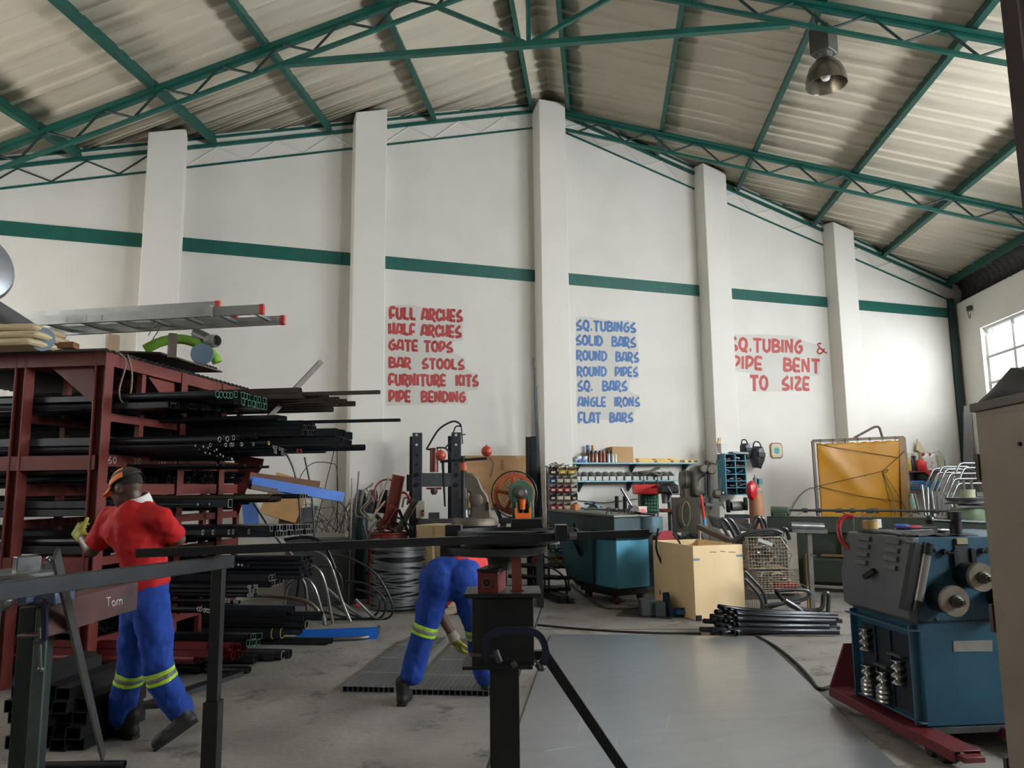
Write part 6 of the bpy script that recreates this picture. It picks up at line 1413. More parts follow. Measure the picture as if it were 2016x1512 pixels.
for gi,(g,nm) in enumerate(((g1,'upper'),(g2,'lower'))):
    for i in range(46 if gi==0 else 26):
        u=rq.uniform(.08,.6);k=rq.uniform(.06,.78);v=rq.uniform(.08,.85)
        p=g(u,v,k);q=g(min(.92,u+rq.uniform(.15,.35)),rq.uniform(.1,.9),min(.85,max(.06,k+rq.uniform(-.12,.14)))); m_=(p+q)/2+Z*rq.uniform(-.03,.06)
        o=MB().tube(crv([p,m_,q],5),rq.choice((.015,.018,.013)),8).build('tube_offcut',rq.choice((mat('offcut_steel','a3a29e',.35,.6,'82817d',8,.5),mat('offcut_steel','a3a29e'),mat('offcut_brown','87705d',.45,.4,'6d5a4b',8,.5)))); tag(o,'short bent tube offcut in the %s wire basket'%nm,'tube','tube offcuts in the %s basket'%nm)
o=MB().bar(g1(.25,-.03,.93),g1(.62,-.03,.76),.02,.04).build('pale_flat_bar',mat('pale_bar','c9c7c2',.5,.2)); tag(o,'pale flat bar lying across the front of the upper basket','bar')
o=MB().hull8([g2(.45,.1,.05),g2(.85,.1,.05),g2(.85,.6,.05),g2(.45,.6,.05)],[g2(.42,.05,.4),g2(.9,.05,.4),g2(.9,.65,.4),g2(.42,.65,.4)]).build('red_tray',mat('basket_red_tray','b53236',.4)); tag(o,'small red plastic tray inside the lower wire basket','tray')
# wire basket side and stand behind box
t=thing('wire_rack','flat wire rack standing between the wooden box and the lower basket','rack',dep(1480,1195,9.0))
mb=MB(); 
for i in range(12): a=dep(1466+i*3.6,1160+i*1.5,9.05); mb.cyl(V((a.x,a.y,.02)),a,.004,n=5)
mb.build('upright_wires',wirem,t); MB().tube([dep(1464,1155,9.05),dep(1508,1178,9.05),ground(dep(1508,1178,9.05))+Z*.02,ground(dep(1464,1155,9.05))+Z*.02],.006,6,True).build('frame',wirem,t)
# --- bent tube frames round the baskets
btube([(1466,1125),(1500,1160),(1508,1180),(1506,1207)],8.75,'bent steel tube running down in front of the wire rack, right of two',.02,.35)
btube([(1466,1140),(1490,1165),(1501,1185),(1499,1206)],8.7,'bent steel tube running down in front of the wire rack, left of two',.02,.35)
btube([(1502,1204),(1530,1190),(1580,1182),(1597,1172),(1590,1162),(1560,1160),(1530,1163)],8.7,'tube loop lying in front of the lower basket',.02,.25)
btube([(1505,1192),(1545,1187),(1575,1186)],8.65,'straight tube piece under the loop in front of the lower basket',.02)
btube([(1545,1182),(1565,1194),(1580,1206)],8.45,'short open ended tube sloping down towards the pipe bundle',.028)
btube([(1610,1208),(1620,1195),(1621,1170),(1628,1166),(1632,1172),(1630,1205)],8.75,'upright U bent tube end beside the roller stand',.026,.12)
btube([(1527,1163),(1540,1180),(1560,1196),(1598,1203),(1612,1200)],8.75,'dark curved tube lying low behind the roller stand foot',.024,.3,dgrey)
o=MB().prism([dep(1525,1165,9.0),dep(1570,1168,9.0),dep(1582,1178,8.8),dep(1545,1184,8.7)],Z*.01).build('grey_plate',steeld); tag(o,'flat grey plate inside the tube loop before the lower basket','plate')
# arched tubes above the box and baskets
for k,(pts,z,l) in enumerate((([(1440,1065),(1420,1030),(1425,1022),(1438,1040),(1450,1065)],9.5,'arched grey tube standing up from the box, left one of the nearest pair'),([(1452,1062),(1432,1030),(1437,1022),(1450,1040),(1462,1062)],9.6,'arched grey tube standing up from the box, right one of the nearest pair'),([(1474,1050),(1486,1020),(1496,1022),(1504,1050)],10.0,'upright arched tube end behind the baskets, left of two'),([(1482,1050),(1495,1021),(1504,1024),(1512,1050)],10.05,'upright arched tube end behind the baskets, right of two'))):
    btube(pts,z,l,.022,.2,sm=True)
for k,(pts,l) in enumerate((([(1440,1068),(1470,1050),(1520,1043),(1540,1050)],'thick curved tube lying over the baskets, uppermost'),([(1445,1066),(1480,1056),(1525,1051),(1536,1056)],'thick curved tube lying over the baskets, second'),([(1450,1070),(1490,1061),(1530,1057),(1545,1064)],'thick curved tube lying over the baskets, lowest'),([(1540,1040),(1548,1043),(1554,1062)],'dark tube bent down at the right above the upper basket'))):
    btube(pts,9.1+.05*k,l,.024,.2,sm=True)
o=MB().bar(dep(1376,1036,9.9),dep(1444,1068,9.3),.09,.06).build('brown_beam',mat('brown_grey_beam','5b5248',.6,.2,'484038',6,.6)); tag(o,'brown grey beam sloping down to the back of the wooden box','beam')
mb=MB(); n=9; vs=[]
A4=[dep(1392,1014,10.3),dep(1475,1030,10.1),dep(1500,1050,9.8),dep(1402,1034,10.0)]
for i in range(n):
    for j in range(n):
        u=i/(n-1);v=j/(n-1); p=A4[0].lerp(A4[1],u).lerp(A4[3].lerp(A4[2],u),v); vs.append(p+Z*(.03*math.sin(5*u)*math.sin(4*v)))
o=MB().add(vs,[(i*n+j,(i+1)*n+j,(i+1)*n+j+1,i*n+j+1) for i in range(n-1) for j in range(n-1)],True).build('dark_sheet',mat('dark_rubber_sheet','2b2b2c',.6,0,'222223',5,.5)); o.modifiers.new('thickness','SOLIDIFY').thickness=.012; tag(o,'dark curled sheet lying over the tube pile behind the baskets','sheet')
mb=MB(); n=8; vs=[]
for i in range(n):
    for j in range(n): p=dep(1342+38*i/(n-1),1050+20*j/(n-1),10.3-.1*j/7); vs.append(p+V((rq.uniform(-.02,.02),0,rq.uniform(-.02,.03)))-FWH*rq.uniform(0,.12))
o=MB().add(vs,[(i*n+j,(i+1)*n+j,(i+1)*n+j+1,i*n+j+1) for i in range(n-1) for j in range(n-1)],False).build('grey_cloth',mat('grey_green_cloth','596461',.85,0,'454e4c',8,.6)); o.modifiers.new('thickness','SOLIDIFY').thickness=.008; tag(o,'crumpled grey cloth hanging behind the wooden box','cloth')
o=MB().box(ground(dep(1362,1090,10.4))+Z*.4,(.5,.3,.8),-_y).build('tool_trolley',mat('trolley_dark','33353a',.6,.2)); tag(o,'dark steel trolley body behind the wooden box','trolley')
o=MB().cyl(ground(dep(1377,1064,10.0)),dep(1377,1036,10.0),.018,n=10).build('pink_post',mat('pinkish_post','a98d84',.5)); tag(o,'thin pinkish post standing behind the wooden box','post')
# --- bundle of bent pipes on the floor
blk=mat('black_bent_pipe','303236',.33,.55,'232528',8,.5)
def zp5(x,y): return (1300+x/5.305,1000+y/5.305)
ends=[(612,1030),(650,1055),(718,1060),(580,1085),(530,1130),(455,1180),(525,1170),(600,1165),(655,1180),(705,1090),(755,1125),(780,1085),(680,1145),(710,1190),(575,1215),(615,1240),(790,1155),(750,1210),(795,1220),(690,1250),(480,1270),(415,1268),(530,1300),(625,1305),(755,1300),(795,1312)]
rights=[(1850,1125),(1890,1158),(1830,1190),(1825,1245),(1868,1298)]
for i,(x,y) in enumerate(ends):
    r=.026; px,py=zp5(x,y); zz=7.75+.012*((1312-y)/10.)
    f=(y-1030)/282; lvl=int(min(4,f*5)); rx,ry=zp5(*rights[lvl]); 
    p=dep(px,py,zz); p.z=max(p.z,r)
    zr=8.15-.10*lvl+.02*(i%3)
    q=dep(rx-(i%4)*6,ry,zr+.15*(i%3)); q.z=max(r,q.z- .02*(i%3))
    kx,ky=zp5(790-(i%4)*10+30,rights[lvl][1]-35+lvl*2); k_=dep(kx,ky,zr+.1); k_.z=max(r,(p.z+q.z)/2)
    pts=bent([p,k_,q],.16,6)
    t=MB().tube(pts,r,10,cap=False); o=t.build('bent_pipe',blk); sd=o.modifiers.new('wall','SOLIDIFY'); sd.thickness=.004
    tag(o,'black pipe bent near one end in the floor bundle before the wooden box','pipe','bent pipes in the floor bundle')
# --- roller stand
t=thing('roller_stand','grey roller support stand with single post between the baskets and green machine','stand',ground(fl(1598,1207)))
b0=ground(fl(1600,1208)); z9=(b0-CAM).dot(FW)
MB().bar(b0,dep(1592,1048,z9),.055,.055,FWH).build('post',mat('stand_grey','8b8985',.4,.5,'74726e',7,.5),t,.003)
a=dep(1556,1035,z9-.05);b=dep(1621,1037,z9-.05)
MB().cyl(a,b,.045,n=20).build('roller',steel,t)
MB().prof(dep(1556,1043,z9-.02),dep(1625,1045,z9-.02),[(-.06,-.03),(.06,-.03),(.06,.02),(.05,.02),(.05,-.02),(-.05,-.02),(-.05,.02),(-.06,.02)]).build('cradle',steeld,t)
mb=MB(); mb.bar(dep(1585,1046,z9),dep(1591,1058,z9),.02,.01); mb.bar(dep(1600,1046,z9),dep(1594,1058,z9),.02,.01); mb.build('brace',steeld,t)
mb=MB(); mb.cyl(dep(1595,1091,z9-.03),dep(1608,1095,z9-.08),.008,n=8); mb.build('lock_lever',steel,t)
MB().bar(b0-RTH*.2+Z*.012,b0+RTH*.2+Z*.012,.06,.024).build('foot',dgrey,t)
o=MB().bar(ground(dep(1591,1160,9.5)),dep(1590,1090,9.5),.045,.03).build('yellow_batten',mat('yellow_wood','a5803a',.6)); tag(o,'yellowish wooden batten behind the roller stand post','batten')
# --- floor bits in front of the blue machine
o=MB().prism([fl(1212,1213),fl(1322,1219),fl(1318,1195),fl(1240,1192)],Z*.006).build('floor_mat',mat('dark_floor_mat','3a3836',.9,0,'302e2c',6,.5)); tag(o,'dark mat on the floor in front of the blue machine','mat')
t=thing('tool_case','grey plastic tool case lying on the dark floor mat','case',ground(fl(1290,1207)))
vb('body',mat('case_grey','4f5557',.5,0,'42484a',5,.5),t,1263,1293,1182,1208,9.0,.22,zb=.006,bev=.012); vb('lid',mat('case_grey2','3f4547',.5),t,1290,1311,1186,1208,8.95,.18,zb=.006,bev=.012)
o_=fl(1337,1212); t=thing('blue_bin','dark blue open fronted plastic bin on the floor by the wooden box','bin',ground(o_))
f=lambda u,v,h:ground(o_)+RTH*u+FWH*v+Z*h
nb=mat('dark_blue_bin','1f3c5e',.45,0,'1a3351',5,.5); mb=MB()
for s_ in (-.14,.14): mb.prism([f(s_,-.1,0),f(s_,-.12,.11),f(s_,.0,.24),f(s_,.26,.24),f(s_,.26,0)],RTH*(-.008 if s_>0 else .008))
mb.prism([f(-.14,-.1,0),f(.14,-.1,0),f(.14,-.12,.11),f(-.14,-.12,.11)],FWH*.008); mb.prism([f(-.14,.26,0),f(.14,.26,0),f(.14,.26,.24),f(-.14,.26,.24)],-FWH*.008); mb.prism([f(-.14,-.1,0),f(.14,-.1,0),f(.14,.26,0),f(-.14,.26,0)],Z*.008)
mb.build('tray',nb,t); MB().bar(f(-.06,-.125,.06),f(.06,-.125,.06),.006,.05).build('card_holder',mat('blue_lighter','3d648c',.5),t)
o=MB().prism([fl(1222,1192),fl(1232,1195),fl(1227,1199)],Z*.004).build('paper_scrap',mat('yellow_paper','c2a04a',.8)); tag(o,'scrap of yellow paper on the floor under the blue machine','paper')
def cable(label,pts,r=.012,m=None):
    o=MB().tube(crv([fl(x,y,r) for x,y in pts],6),r,8).build('floor_cable',m or mat('black_cable','221f1e',.7)); tag(o,label,'cable')
cable('black cable crossing the floor behind the steel sheet',[(1058,1230),(1120,1236),(1200,1242),(1290,1246),(1380,1247)],.011)
cable('dark cable running from the sheet corner to the red pallet truck',[(1490,1252),(1530,1275),(1570,1308),(1595,1335),(1612,1356),(1640,1350),(1665,1338)],.014)
cable('cable on the floor beside the castor of the blue machine',[(1125,1150),(1165,1180),(1190,1195),(1240,1197),(1262,1194)],.018,steeld)
for k,(p,q,l) in enumerate((((1290,1165),(1330,1172),'left'),((1300,1150),(1335,1156),'middle'),((1285,1140),(1335,1144),'right'))):
    for j in range(3):
        o=MB().pipe(fl(p[0],p[1]+j*4,.02),fl(q[0],q[1]+j*4,.02),.016,.003,8).build('floor_tube',dgrey); tag(o,'dark tube lying on the floor between the blue machine and wooden box','tube','tubes behind the wooden box')
# tubes bundled on the floor by the bin rack
for i in range(16):
    x=1100+ (i%6)*6; y=1180-(i//6)*7; p=fl(x,1186,.018); p.z=.018+.034*(i//6); q=p+(-RD*1.4-FD*.5)
    o=MB().pipe(p+V((0,0,0)),V((q.x,q.y,p.z)),.016,.003,8).build('bundled_tube',steeld if i%3 else dgrey); tag(o,'small round tube in the tied bundle on the floor below the bin rack','tube','tied bundle below the bin rack')
for i in range(12):
    x=1062+(i%4)*20; y=1160-(i//4)*22; p=dep(x,y,10.6+.2*(i//4)); p.z=max(.03,p.z); q=p+FD*-1.3
    q=dep(x-60,y-4,10.9+.2*(i//4)); q.z=max(.03,q.z)
    o=MB().pipe(p,q,.03,.004,10).build('steel_pipe',dgrey); tag(o,'black pipe end stacked on the low rack left of the blue machine','pipe','pipes stacked left of the blue machine')
for k,(pts,l) in enumerate((([(1055,1090),(1095,1105),(1115,1120),(1120,1160)],'upper dark bent bar hanging before the stacked pipes'),([(1056,1110),(1090,1120),(1112,1140),(1116,1170)],'lower dark bent bar hanging before the stacked pipes'),([(1130,1030),(1140,1080),(1165,1120),(1190,1140)],'black cable sagging left of the blue machine'),([(1128,1060),(1150,1110),(1170,1130)],'second black cable sagging left of the blue machine'))):
    btube(pts,10.5+.05*k,l,.014,.2,rubber,'dark_bar' if k<2 else 'cable',cat='bar' if k<2 else 'cable',sm=True)
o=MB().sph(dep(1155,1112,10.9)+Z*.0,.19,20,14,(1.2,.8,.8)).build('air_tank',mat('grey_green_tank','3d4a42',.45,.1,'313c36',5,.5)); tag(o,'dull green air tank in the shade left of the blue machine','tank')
o.location.z=.12
# --- flat bundles of square tube in front of the bending worker
def flatbundle(label,A,Bk,wd,n,m):
    p0=fl(*A,0); grp=label
    for i in range(n):
        a=p0+FD*(wd*(i+.5)/n); w=wd/n*.94; ln=Bk+ .01*math.sin(i*2.1)
        o=MB().sqpipe(a+Z*.021,a-RD*ln+Z*.021,w,.04,.003).build('square_tube',m); tag(o,'thin grey square tube in the '+label,'tube',grp)
        
galv=mat('galvanised_tube','6f7274',.42,.6,'5c5f61',6,.6,stretch=(1,1,1))
flatbundle('left flat bundle on the floor',(674,1362),1.95,.41,10,galv)
flatbundle('right flat bundle on the floor',(808,1368),1.95,.60,14,galv)
for A,wd in (((674,1362),.41),((808,1368),.60)):
    for k in (.45,1.0,1.55):
        p=fl(*A,0)-RD*k; o=MB().bar(p+Z*.0425,p+FD*wd+Z*.0425,.012,.003).build('binding_strap',mat('pale_strap','a9a8a3',.5,.3)); tag(o,'pale strap across the %s flat tube bundle, %s from the front'%('left' if wd<.5 else 'right',{.45:'first',1.0:'second',1.55:'third'}[k]),'strap')
brick=mat('old_brick','8d7a6a',.85,0,'75655a',8,.7,.2,30)
for k in range(3):
    o=MB().box(ground(dep(884+(k%2)*5,1195,9.4))+Z*(.05+.09*k),(.24,.16,.085),.2+.2*k).build('brick',brick); tag(o,('lowest','middle','topmost')[k]+' old brick of the small stack behind the bending worker','brick')
# --- green press brake style bench machine at the back right
gm=mat('dark_green_machine','434c42',.5,.1,'384037',4,.6,.04,40,.4,'2c302b',4,.62)
P0=ground(dep(1516,1140,11.4)); Q0=ground(dep(1990,1200,9.9)); dG=(Q0-P0); lG=dG.length; dG.normalize(); bG=back(dG)
hG=vplane(1516,1018,P0,dG).z
G=lambda u,v,z:P0+dG*u+bG*v+Z*z
t=thing('folding_machine','long dark green folding machine along the back right','machine',G(lG/2,.3,0))
MB().hull8([G(0,0,hG-.22),G(lG,0,hG-.22),G(lG,.5,hG-.22),G(0,.5,hG-.22)],[G(0,0,hG),G(lG,0,hG),G(lG,.5,hG),G(0,.5,hG)]).build('top_beam',gm,t,.01)
MB().hull8([G(.45,.06,.08),G(lG,.06,.08),G(lG,.45,.08),G(.45,.45,.08)],[G(.45,.06,hG-.22),G(lG,.06,hG-.22),G(lG,.45,hG-.22),G(.45,.45,hG-.22)]).build('front_apron',gm,t,.008)
MB().hull8([G(.5,-.10,.14),G(lG,-.10,.14),G(lG,.06,.14),G(.5,.06,.14)],[G(.5,-.10,.46),G(lG,-.10,.46),G(lG,.06,.50),G(.5,.06,.50)]).build('lower_beam',gm,t,.012)
for u,w in ((.42,.14),(1.02,.03),(1.55,.03)):
    MB().hull8([G(u,.0,.0),G(u+w,.0,.0),G(u+w,.45,.0),G(u,.45,.0)],[G(u,.0,hG-.2),G(u+w,.0,hG-.2),G(u+w,.45,hG-.2),G(u,.45,hG-.2)]).build('end_frame',gm,t,.008)
p=vplane(1620,1085,G(0,.055,0),dG); MB().lathe([(0,.006),(.17,.006),(.18,0)],p,-bG,32,False).build('round_cover',mat('darker_green','353d35',.5),t)
MB().bar(G(0,.04,hG+.006),G(lG,.04,hG+.006),.08,.012).build('edge_strip',steeld,t)
p0=dep(1548,1012,11.2);p1=dep(1952,1026,9.9); p0=G(.18,.15,hG+.10);p1=G(lG-.1,.15,hG+.10)
MB().cyl(p0,p1,.018,n=12).build('clamp_shaft',steeld,t)
mb=MB(); q=G(.18,.15,hG+.08); mb.cyl(q-dG*.13,q+dG*.13,.085,.07,18); mb.box(q-Z*.05,(.2,.2,.06),math.atan2(dG.y,dG.x)); mb.build('motor',mat('green_motor','4b5a4a',.45),t,.01)
for f in (.13,.20,.30,.37,.45,.48,.66,.76):
    q=p0.lerp(p1,f); MB().cyl(q-dG*.04,q+dG*.04,.034,n=14).build('shaft_collar',steel if f in(.3,.37,.66) else steeld,t)
for f in (.13,.31,.44,.49,.66):
    q=p0.lerp(p1,f); MB().bar(q,q-bG*.10-Z*.10+dG*(.12 if f in(.31,) else -.14),.018,.01).build('clamp_finger',steel,t)
MB().bar(G(.75,-.02,.52),G(1.2,-.02,.52),.05,.03).build('wood_rest',mat('rest_wood','8a6a45',.7),t)
# bender with round green base
c=G(lG-.62,.12,0); zc4=hG
t=thing('ring_bender','green based ring bender with steel discs at the right behind the blue machine','bender',V((c.x,c.y,hG)))
c=dep(1912,1045,9.6); c=V((c.x,c.y,hG+.0)); pg=mat('pale_green_paint','66785a',.45,0,'56674c',5,.5)
MB().lathe([(0,0),(.21,0),(.21,.16),(.2,.18),(0,.18)],c,Z,30).build('base',pg,t)
MB().lathe([(.0,.18),(.12,.18),(.12,.22),(0,.22)],c,Z,24).build('neck',dgrey,t)
MB().lathe([(0,.22),(.26,.22),(.27,.235),(.24,.26),(.26,.285),(.27,.30),(0,.30)],c,Z,36).build('disc',steel,t)
MB().lathe([(0,.30),(.085,.30),(.085,.40),(0,.40)],c,Z,24).build('green_collar',mat('pale_green_collar','9da184',.45),t)
mb=MB(); 
for s_ in (-.04,.06): mb.cyl(c+Z*.40+RTH*s_,c+Z*.52+RTH*s_,.016,n=12)
mb.build('pins',steel,t)
MB().bar(c+RTH*.10+Z*.34,c+RTH*.55+Z*.345,.05,.05).build('arm',steeld,t)
MB().bar(c+RTH*-.3+Z*.19-FWH*.2,c+RTH*.3+Z*.19-FWH*.2,.05,.03).build('guide',steeld,t)
o=MB().cyl(dep(1957,1060,9.6),dep(1956,1035,9.6),.05,n=14).build('green_post',mat('deep_green_post','2f4a2f',.5)); 
tag(o,'dark green stub post right of the ring bender','post'); o.location.z=hG-.0
# --- yellow welding curtain
cur=mat('yellow_curtain_vinyl','b57e07',.42,0,'996804',1.6,.6,.25,7,.4,'85600c',2.2,.66)
oc_=mat('brown_frame_paint','6f5f50',.55,.2,'5a4c40',7,.5)
zy=12.6; P0=dep(1690,1015,zy)
dY=(RTH*math.cos(R(6))-FWH*math.sin(R(6))).normalized()
Y=lambda x,y,o_=0: vplane(x,y,P0,dY)+back(dY)*o_
t=thing('welding_curtain','yellow welding curtain tied with strings in a brown tube frame','curtain',ground(P0))
TL,TR,BR_,BL_=Y(1600,868),Y(1779,861),Y(1796,1040),Y(1613,1040)
for a,b in ((TL,TR),(TR,ground(BR_)+Z*.0),(TL,ground(BL_))): MB().bar(a,b,.045,.045,FWH).build('frame_tube',oc_,t,.003)
MB().tube(bent([Y(1682,862),Y(1722,840),Y(1731,840),Y(1737,860)],.12),.02,10).build('top_hook',oc_,t)
TLc,TRc,BRc,BLc=Y(1606,874),Y(1772,866),Y(1786,1045),Y(1618,1045); nx,ny=44,30; vs=[]
for j in range(ny+1):
    for i in range(nx+1):
        u=i/nx;v=j/ny; p=TLc.lerp(TRc,u).lerp(BLc.lerp(BRc,u),v)
        sag=-.02*math.sin(PI*u*7)**2*(1-v)**3; w=.012*math.sin(u*9+v*4)+.02*math.sin(v*2.2+u*2)+.03*math.exp(-((u*1.0-v*.9)**2)*60)*(1-v)
        vs.append(p+back(dY)*(-w)+Z*sag)
o=MB().add(vs,[(j*(nx+1)+i,j*(nx+1)+i+1,(j+1)*(nx+1)+i+1,(j+1)*(nx+1)+i) for j in range(ny) for i in range(nx)],True).build('sheet',cur,t); o.modifiers.new('thickness','SOLIDIFY').thickness=.004
hem=[Y(1768,862,-.03),Y(1777,862,-.03),Y(1793,1040,-.03),Y(1776,1040,-.03)]; MB().prism(hem,back(dY)*.008).build('folded_hem',mat('brown_curtain_fold','8a6016',.5,0,'6f4c12',4,.6),t)
for i in range(7): p=TL.lerp(TR,(i+.6)/7.3); MB().tube([p+V((.0,0,.0))+back(dY)*(.035*math.sin(a))+Z*(.045*math.cos(a)-.02) for a in [2*PI*k/10 for k in range(10)]],.004,5,True).build('ring_tie',dgrey,t)
for pts in ([(1603,872),(1640,881),(1766,901)],[(1779,888),(1766,901),(1735,928),(1608,957),(1605,955)],[(1608,957),(1700,978),(1776,988)],[(1735,928),(1757,960),(1780,1000),(1792,1016)]):
    MB().tube([Y(x,y,-.045) for x,y in pts],.005,5).build('string',mat('dark_string','3f2e1a',.8),t)
MB().tube(crv([Y(1735,928,-.05),Y(1745,924,-.05),Y(1744,930,-.05),Y(1737,930,-.05)],5),.005,5).build('knot',mat('dark_string','3f2e1a'),t)
MB().tube([Y(1737,930,-.05),Y(1757,985,-.05),Y(1760,1015,-.05)],.009,6).build('green_rope',mat('green_rope','4f5a2c',.8,0,'6d7a48',60,.5),t)
# --- shelf with bottles on the far right wall bay
def wsh(y,x0,x1,label,m):
    a=aty(x0,y,-.3);b=aty(x1,y,-.3); b.z=a.z; t=thing('wall_shelf',label,'shelf',V(((a.x+b.x)/2,-.15,a.z)))
    MB().hull8([V((a.x,-.3,a.z-.03)),V((b.x,-.3,a.z-.03)),V((b.x,0,a.z-.03)),V((a.x,0,a.z-.03))],[V((a.x,-.3,a.z)),V((b.x,-.3,a.z)),V((b.x,0,a.z)),V((a.x,0,a.z))]).build('board',m,t); return a,t
mrn=mat('maroon_shelf','6d3a44',.5,0,'592f38',5,.5)
a,t_=wsh(927,1776,1875,'maroon wall shelf with bottles right of the yellow curtain',mrn)
MB().bar(V((aty(1828,927,-.02).x,-.03,a.z-.03)),V((aty(1828,927,-.02).x,-.03,a.z-1.1)),.05,.04,(0,1,0)).build('support_post',mrn,t_)
a2_,t_=wsh(965,1785,1850,'lower maroon wall shelf with blue case right of the yellow curtain',mrn)
def bottle(x,name,label,cat,prof,m,capm=None,y=-.16,capz=None):
    p=aty(x,927,y); p=V((p.x,y,a.z)); t=thing(name,label,cat,p); MB().lathe(prof,p,Z,16).build('body',m,t)
    if capm: MB().lathe([(0,capz),(.03,capz),(.03,capz+.04),(0,capz+.04)],p,Z,12).build('cap',capm,t)
amb=mat('yellow_bottle','c9a13a',.3); dkb=mat('dark_bottle','2e3236',.3); whb=mat('white_bottle','dcdad4',.4); rdc=mat('red_cap','b03030',.4)
bt=[(0,0),(.05,0),(.055,.02),(.055,.17),(.03,.23),(.022,.26),(0,.26)]
bottle(1789,'bottle','yellow bottle at the left end of the maroon shelf','bottle',bt,amb,whb,capz=.26); bottle(1796,'bottle','dark bottle with grey cap beside the yellow bottle','bottle',bt,dkb,steeld,capz=.26); bottle(1802,'bottle','dark bottle with red label in front of the white jug','bottle',bt,mat('dark_red_bottle','4a2a2a',.3),dkb,capz=.26)
bottle(1786,'jar','large pale jar behind the small bottles at the left end','jar',[(0,0),(.1,0),(.1,.36),(0,.38)],mat('pale_jar','c9c3b2',.4),None,y=-.08); bottle(1799,'jar','large pale jar behind the dark bottles','jar',[(0,0),(.1,0),(.1,.36),(0,.38)],mat('pale_jar','c9c3b2',.4),None,y=-.08)
o=MB().sph(V((aty(1814,915,-.25).x,-.24,a.z+.10)),.12,14,10,(.9,.8,1.1)).build('red_cloth',mat('bright_red_cloth','e03a36',.7,0,'c22c2a',8,.6,.6,12)); tag(o,'bright red bag hanging over the edge of the maroon shelf','bag')
o=MB().hull8([V((o.location.x-.05,-.30,a.z+.02)),V((o.location.x+.14,-.31,a.z-.12)),V((o.location.x+.16,-.30,a.z-.10)),V((o.location.x+.03,-.28,a.z+.06))],[V((o.location.x-.02,-.32,a.z+.10)),V((o.location.x+.15,-.33,a.z-.11)),V((o.location.x+.17,-.32,a.z-.09)),V((o.location.x+.08,-.28,a.z+.12))]).build('red_strap',mat('bright_red_cloth','e03a36')); tag(o,'red strap dangling from the bag on the maroon shelf','strap')
for x,l in ((1824,'white oil jug, left of two on the maroon shelf'),(1836,'white oil jug, right of two on the maroon shelf')):
    p=aty(x,927,-.16); p=V((p.x,-.16,a.z)); t=thing('oil_jug',l,'jug',p); MB().hull8([p+V((-.10,-.06,0)),p+V((.10,-.06,0)),p+V((.10,.06,0)),p+V((-.10,.06,0))],[p+V((-.09,-.05,.28)),p+V((.05,-.05,.36)),p+V((.05,.05,.36)),p+V((-.09,.05,.28))]).build('body',whb,t,.02)
    MB().cyl(p+V((-.05,0,.29)),p+V((-.05,0,.36)),.025,n=12).build('cap',rdc,t); MB().tube(crv([p+V((.0,0,.33)),p+V((.05,0,.40)),p+V((.10,0,.34)),p+V((.10,0,.2))],5),.014,8).build('handle',whb,t); MB().box(p+V((-.01,-.062,.13)),(.12,.004,.12)).build('label_patch',mat('pink_print','c98a86',.6,0,'e0dcd6',12,.3),t)
p=aty(1849,927,-.16); p=V((p.x,-.16,a.z)); t=thing('paint_bucket','pale green and white bucket at the right of the maroon shelf','bucket',p); MB().lathe([(0,0),(.10,0),(.11,.3),(.115,.31),(.105,.31),(0,.30)],p,Z,20).build('body',mat('pale_green_bucket','c3cfae',.4),t); MB().tube(crv([p+V((-.11,0,.3)),p+V((0,-.02,.40)),p+V((.11,0,.3))],6),.005,6).build('bail',steel,t)
bottle(1857,'bottle','purple bottle with white trigger at the right end of the maroon shelf','bottle',[(0,0),(.05,0),(.05,.2),(.025,.28),(0,.28)],mat('purple_bottle','4a3c80',.35),whb,capz=.28)
p=aty(1806,905,-.08); o=MB().prism([p+V((-.0,0,.2)),p+V((.05,0,.42)),p+V((.22,0,.2)),p+V((.2,0,.1))],V((0,.02,0))).build('cardboard_funnel',mat('card_beige','cbbb98',.7)); tag(o,'beige card funnel standing behind the red bag','funnel')
p=aty(1818,960,-.2); o=MB().box(V((p.x,-.17,a2_.z+.09)),(.75,.2,.18)).build('blue_case',mat('blue_tool_case','2d6f9f',.45,0,'265e88',5,.5)); o.modifiers.new('bevel','BEVEL').width=.015; tag(o,'blue tool case on the lower maroon shelf','case')
p=aty(1820,948,-.2); o=MB().sph(V((p.x,-.17,a2_.z+.25)),.16,18,10,(1.1,.8,.9)).build('dark_hat',mat('dark_felt','25272c',.8)); tag(o,'dark rounded hat lying on the blue tool case','hat')
o=MB().box(V((aty(1796,957,-.2).x,-.18,a2_.z+.09)),(.3,.2,.16),.1).build('grey_sack',mat('grey_sack','5b6670',.8,0,'4a545c',8,.6)); o.modifiers.new('bevel','BEVEL').width=.05; tag(o,'grey sack at the left end of the lower maroon shelf','sack')
o=MB().lathe([(0,0),(.05,0),(.05,.16),(.03,.2),(.03,.24),(0,.24)],dep(1797,1000,12.5),Z,14).build('green_bottle',mat('pale_green_bottle','8fae9a',.3)); tag(o,'pale green bottle below the lower maroon shelf','bottle')
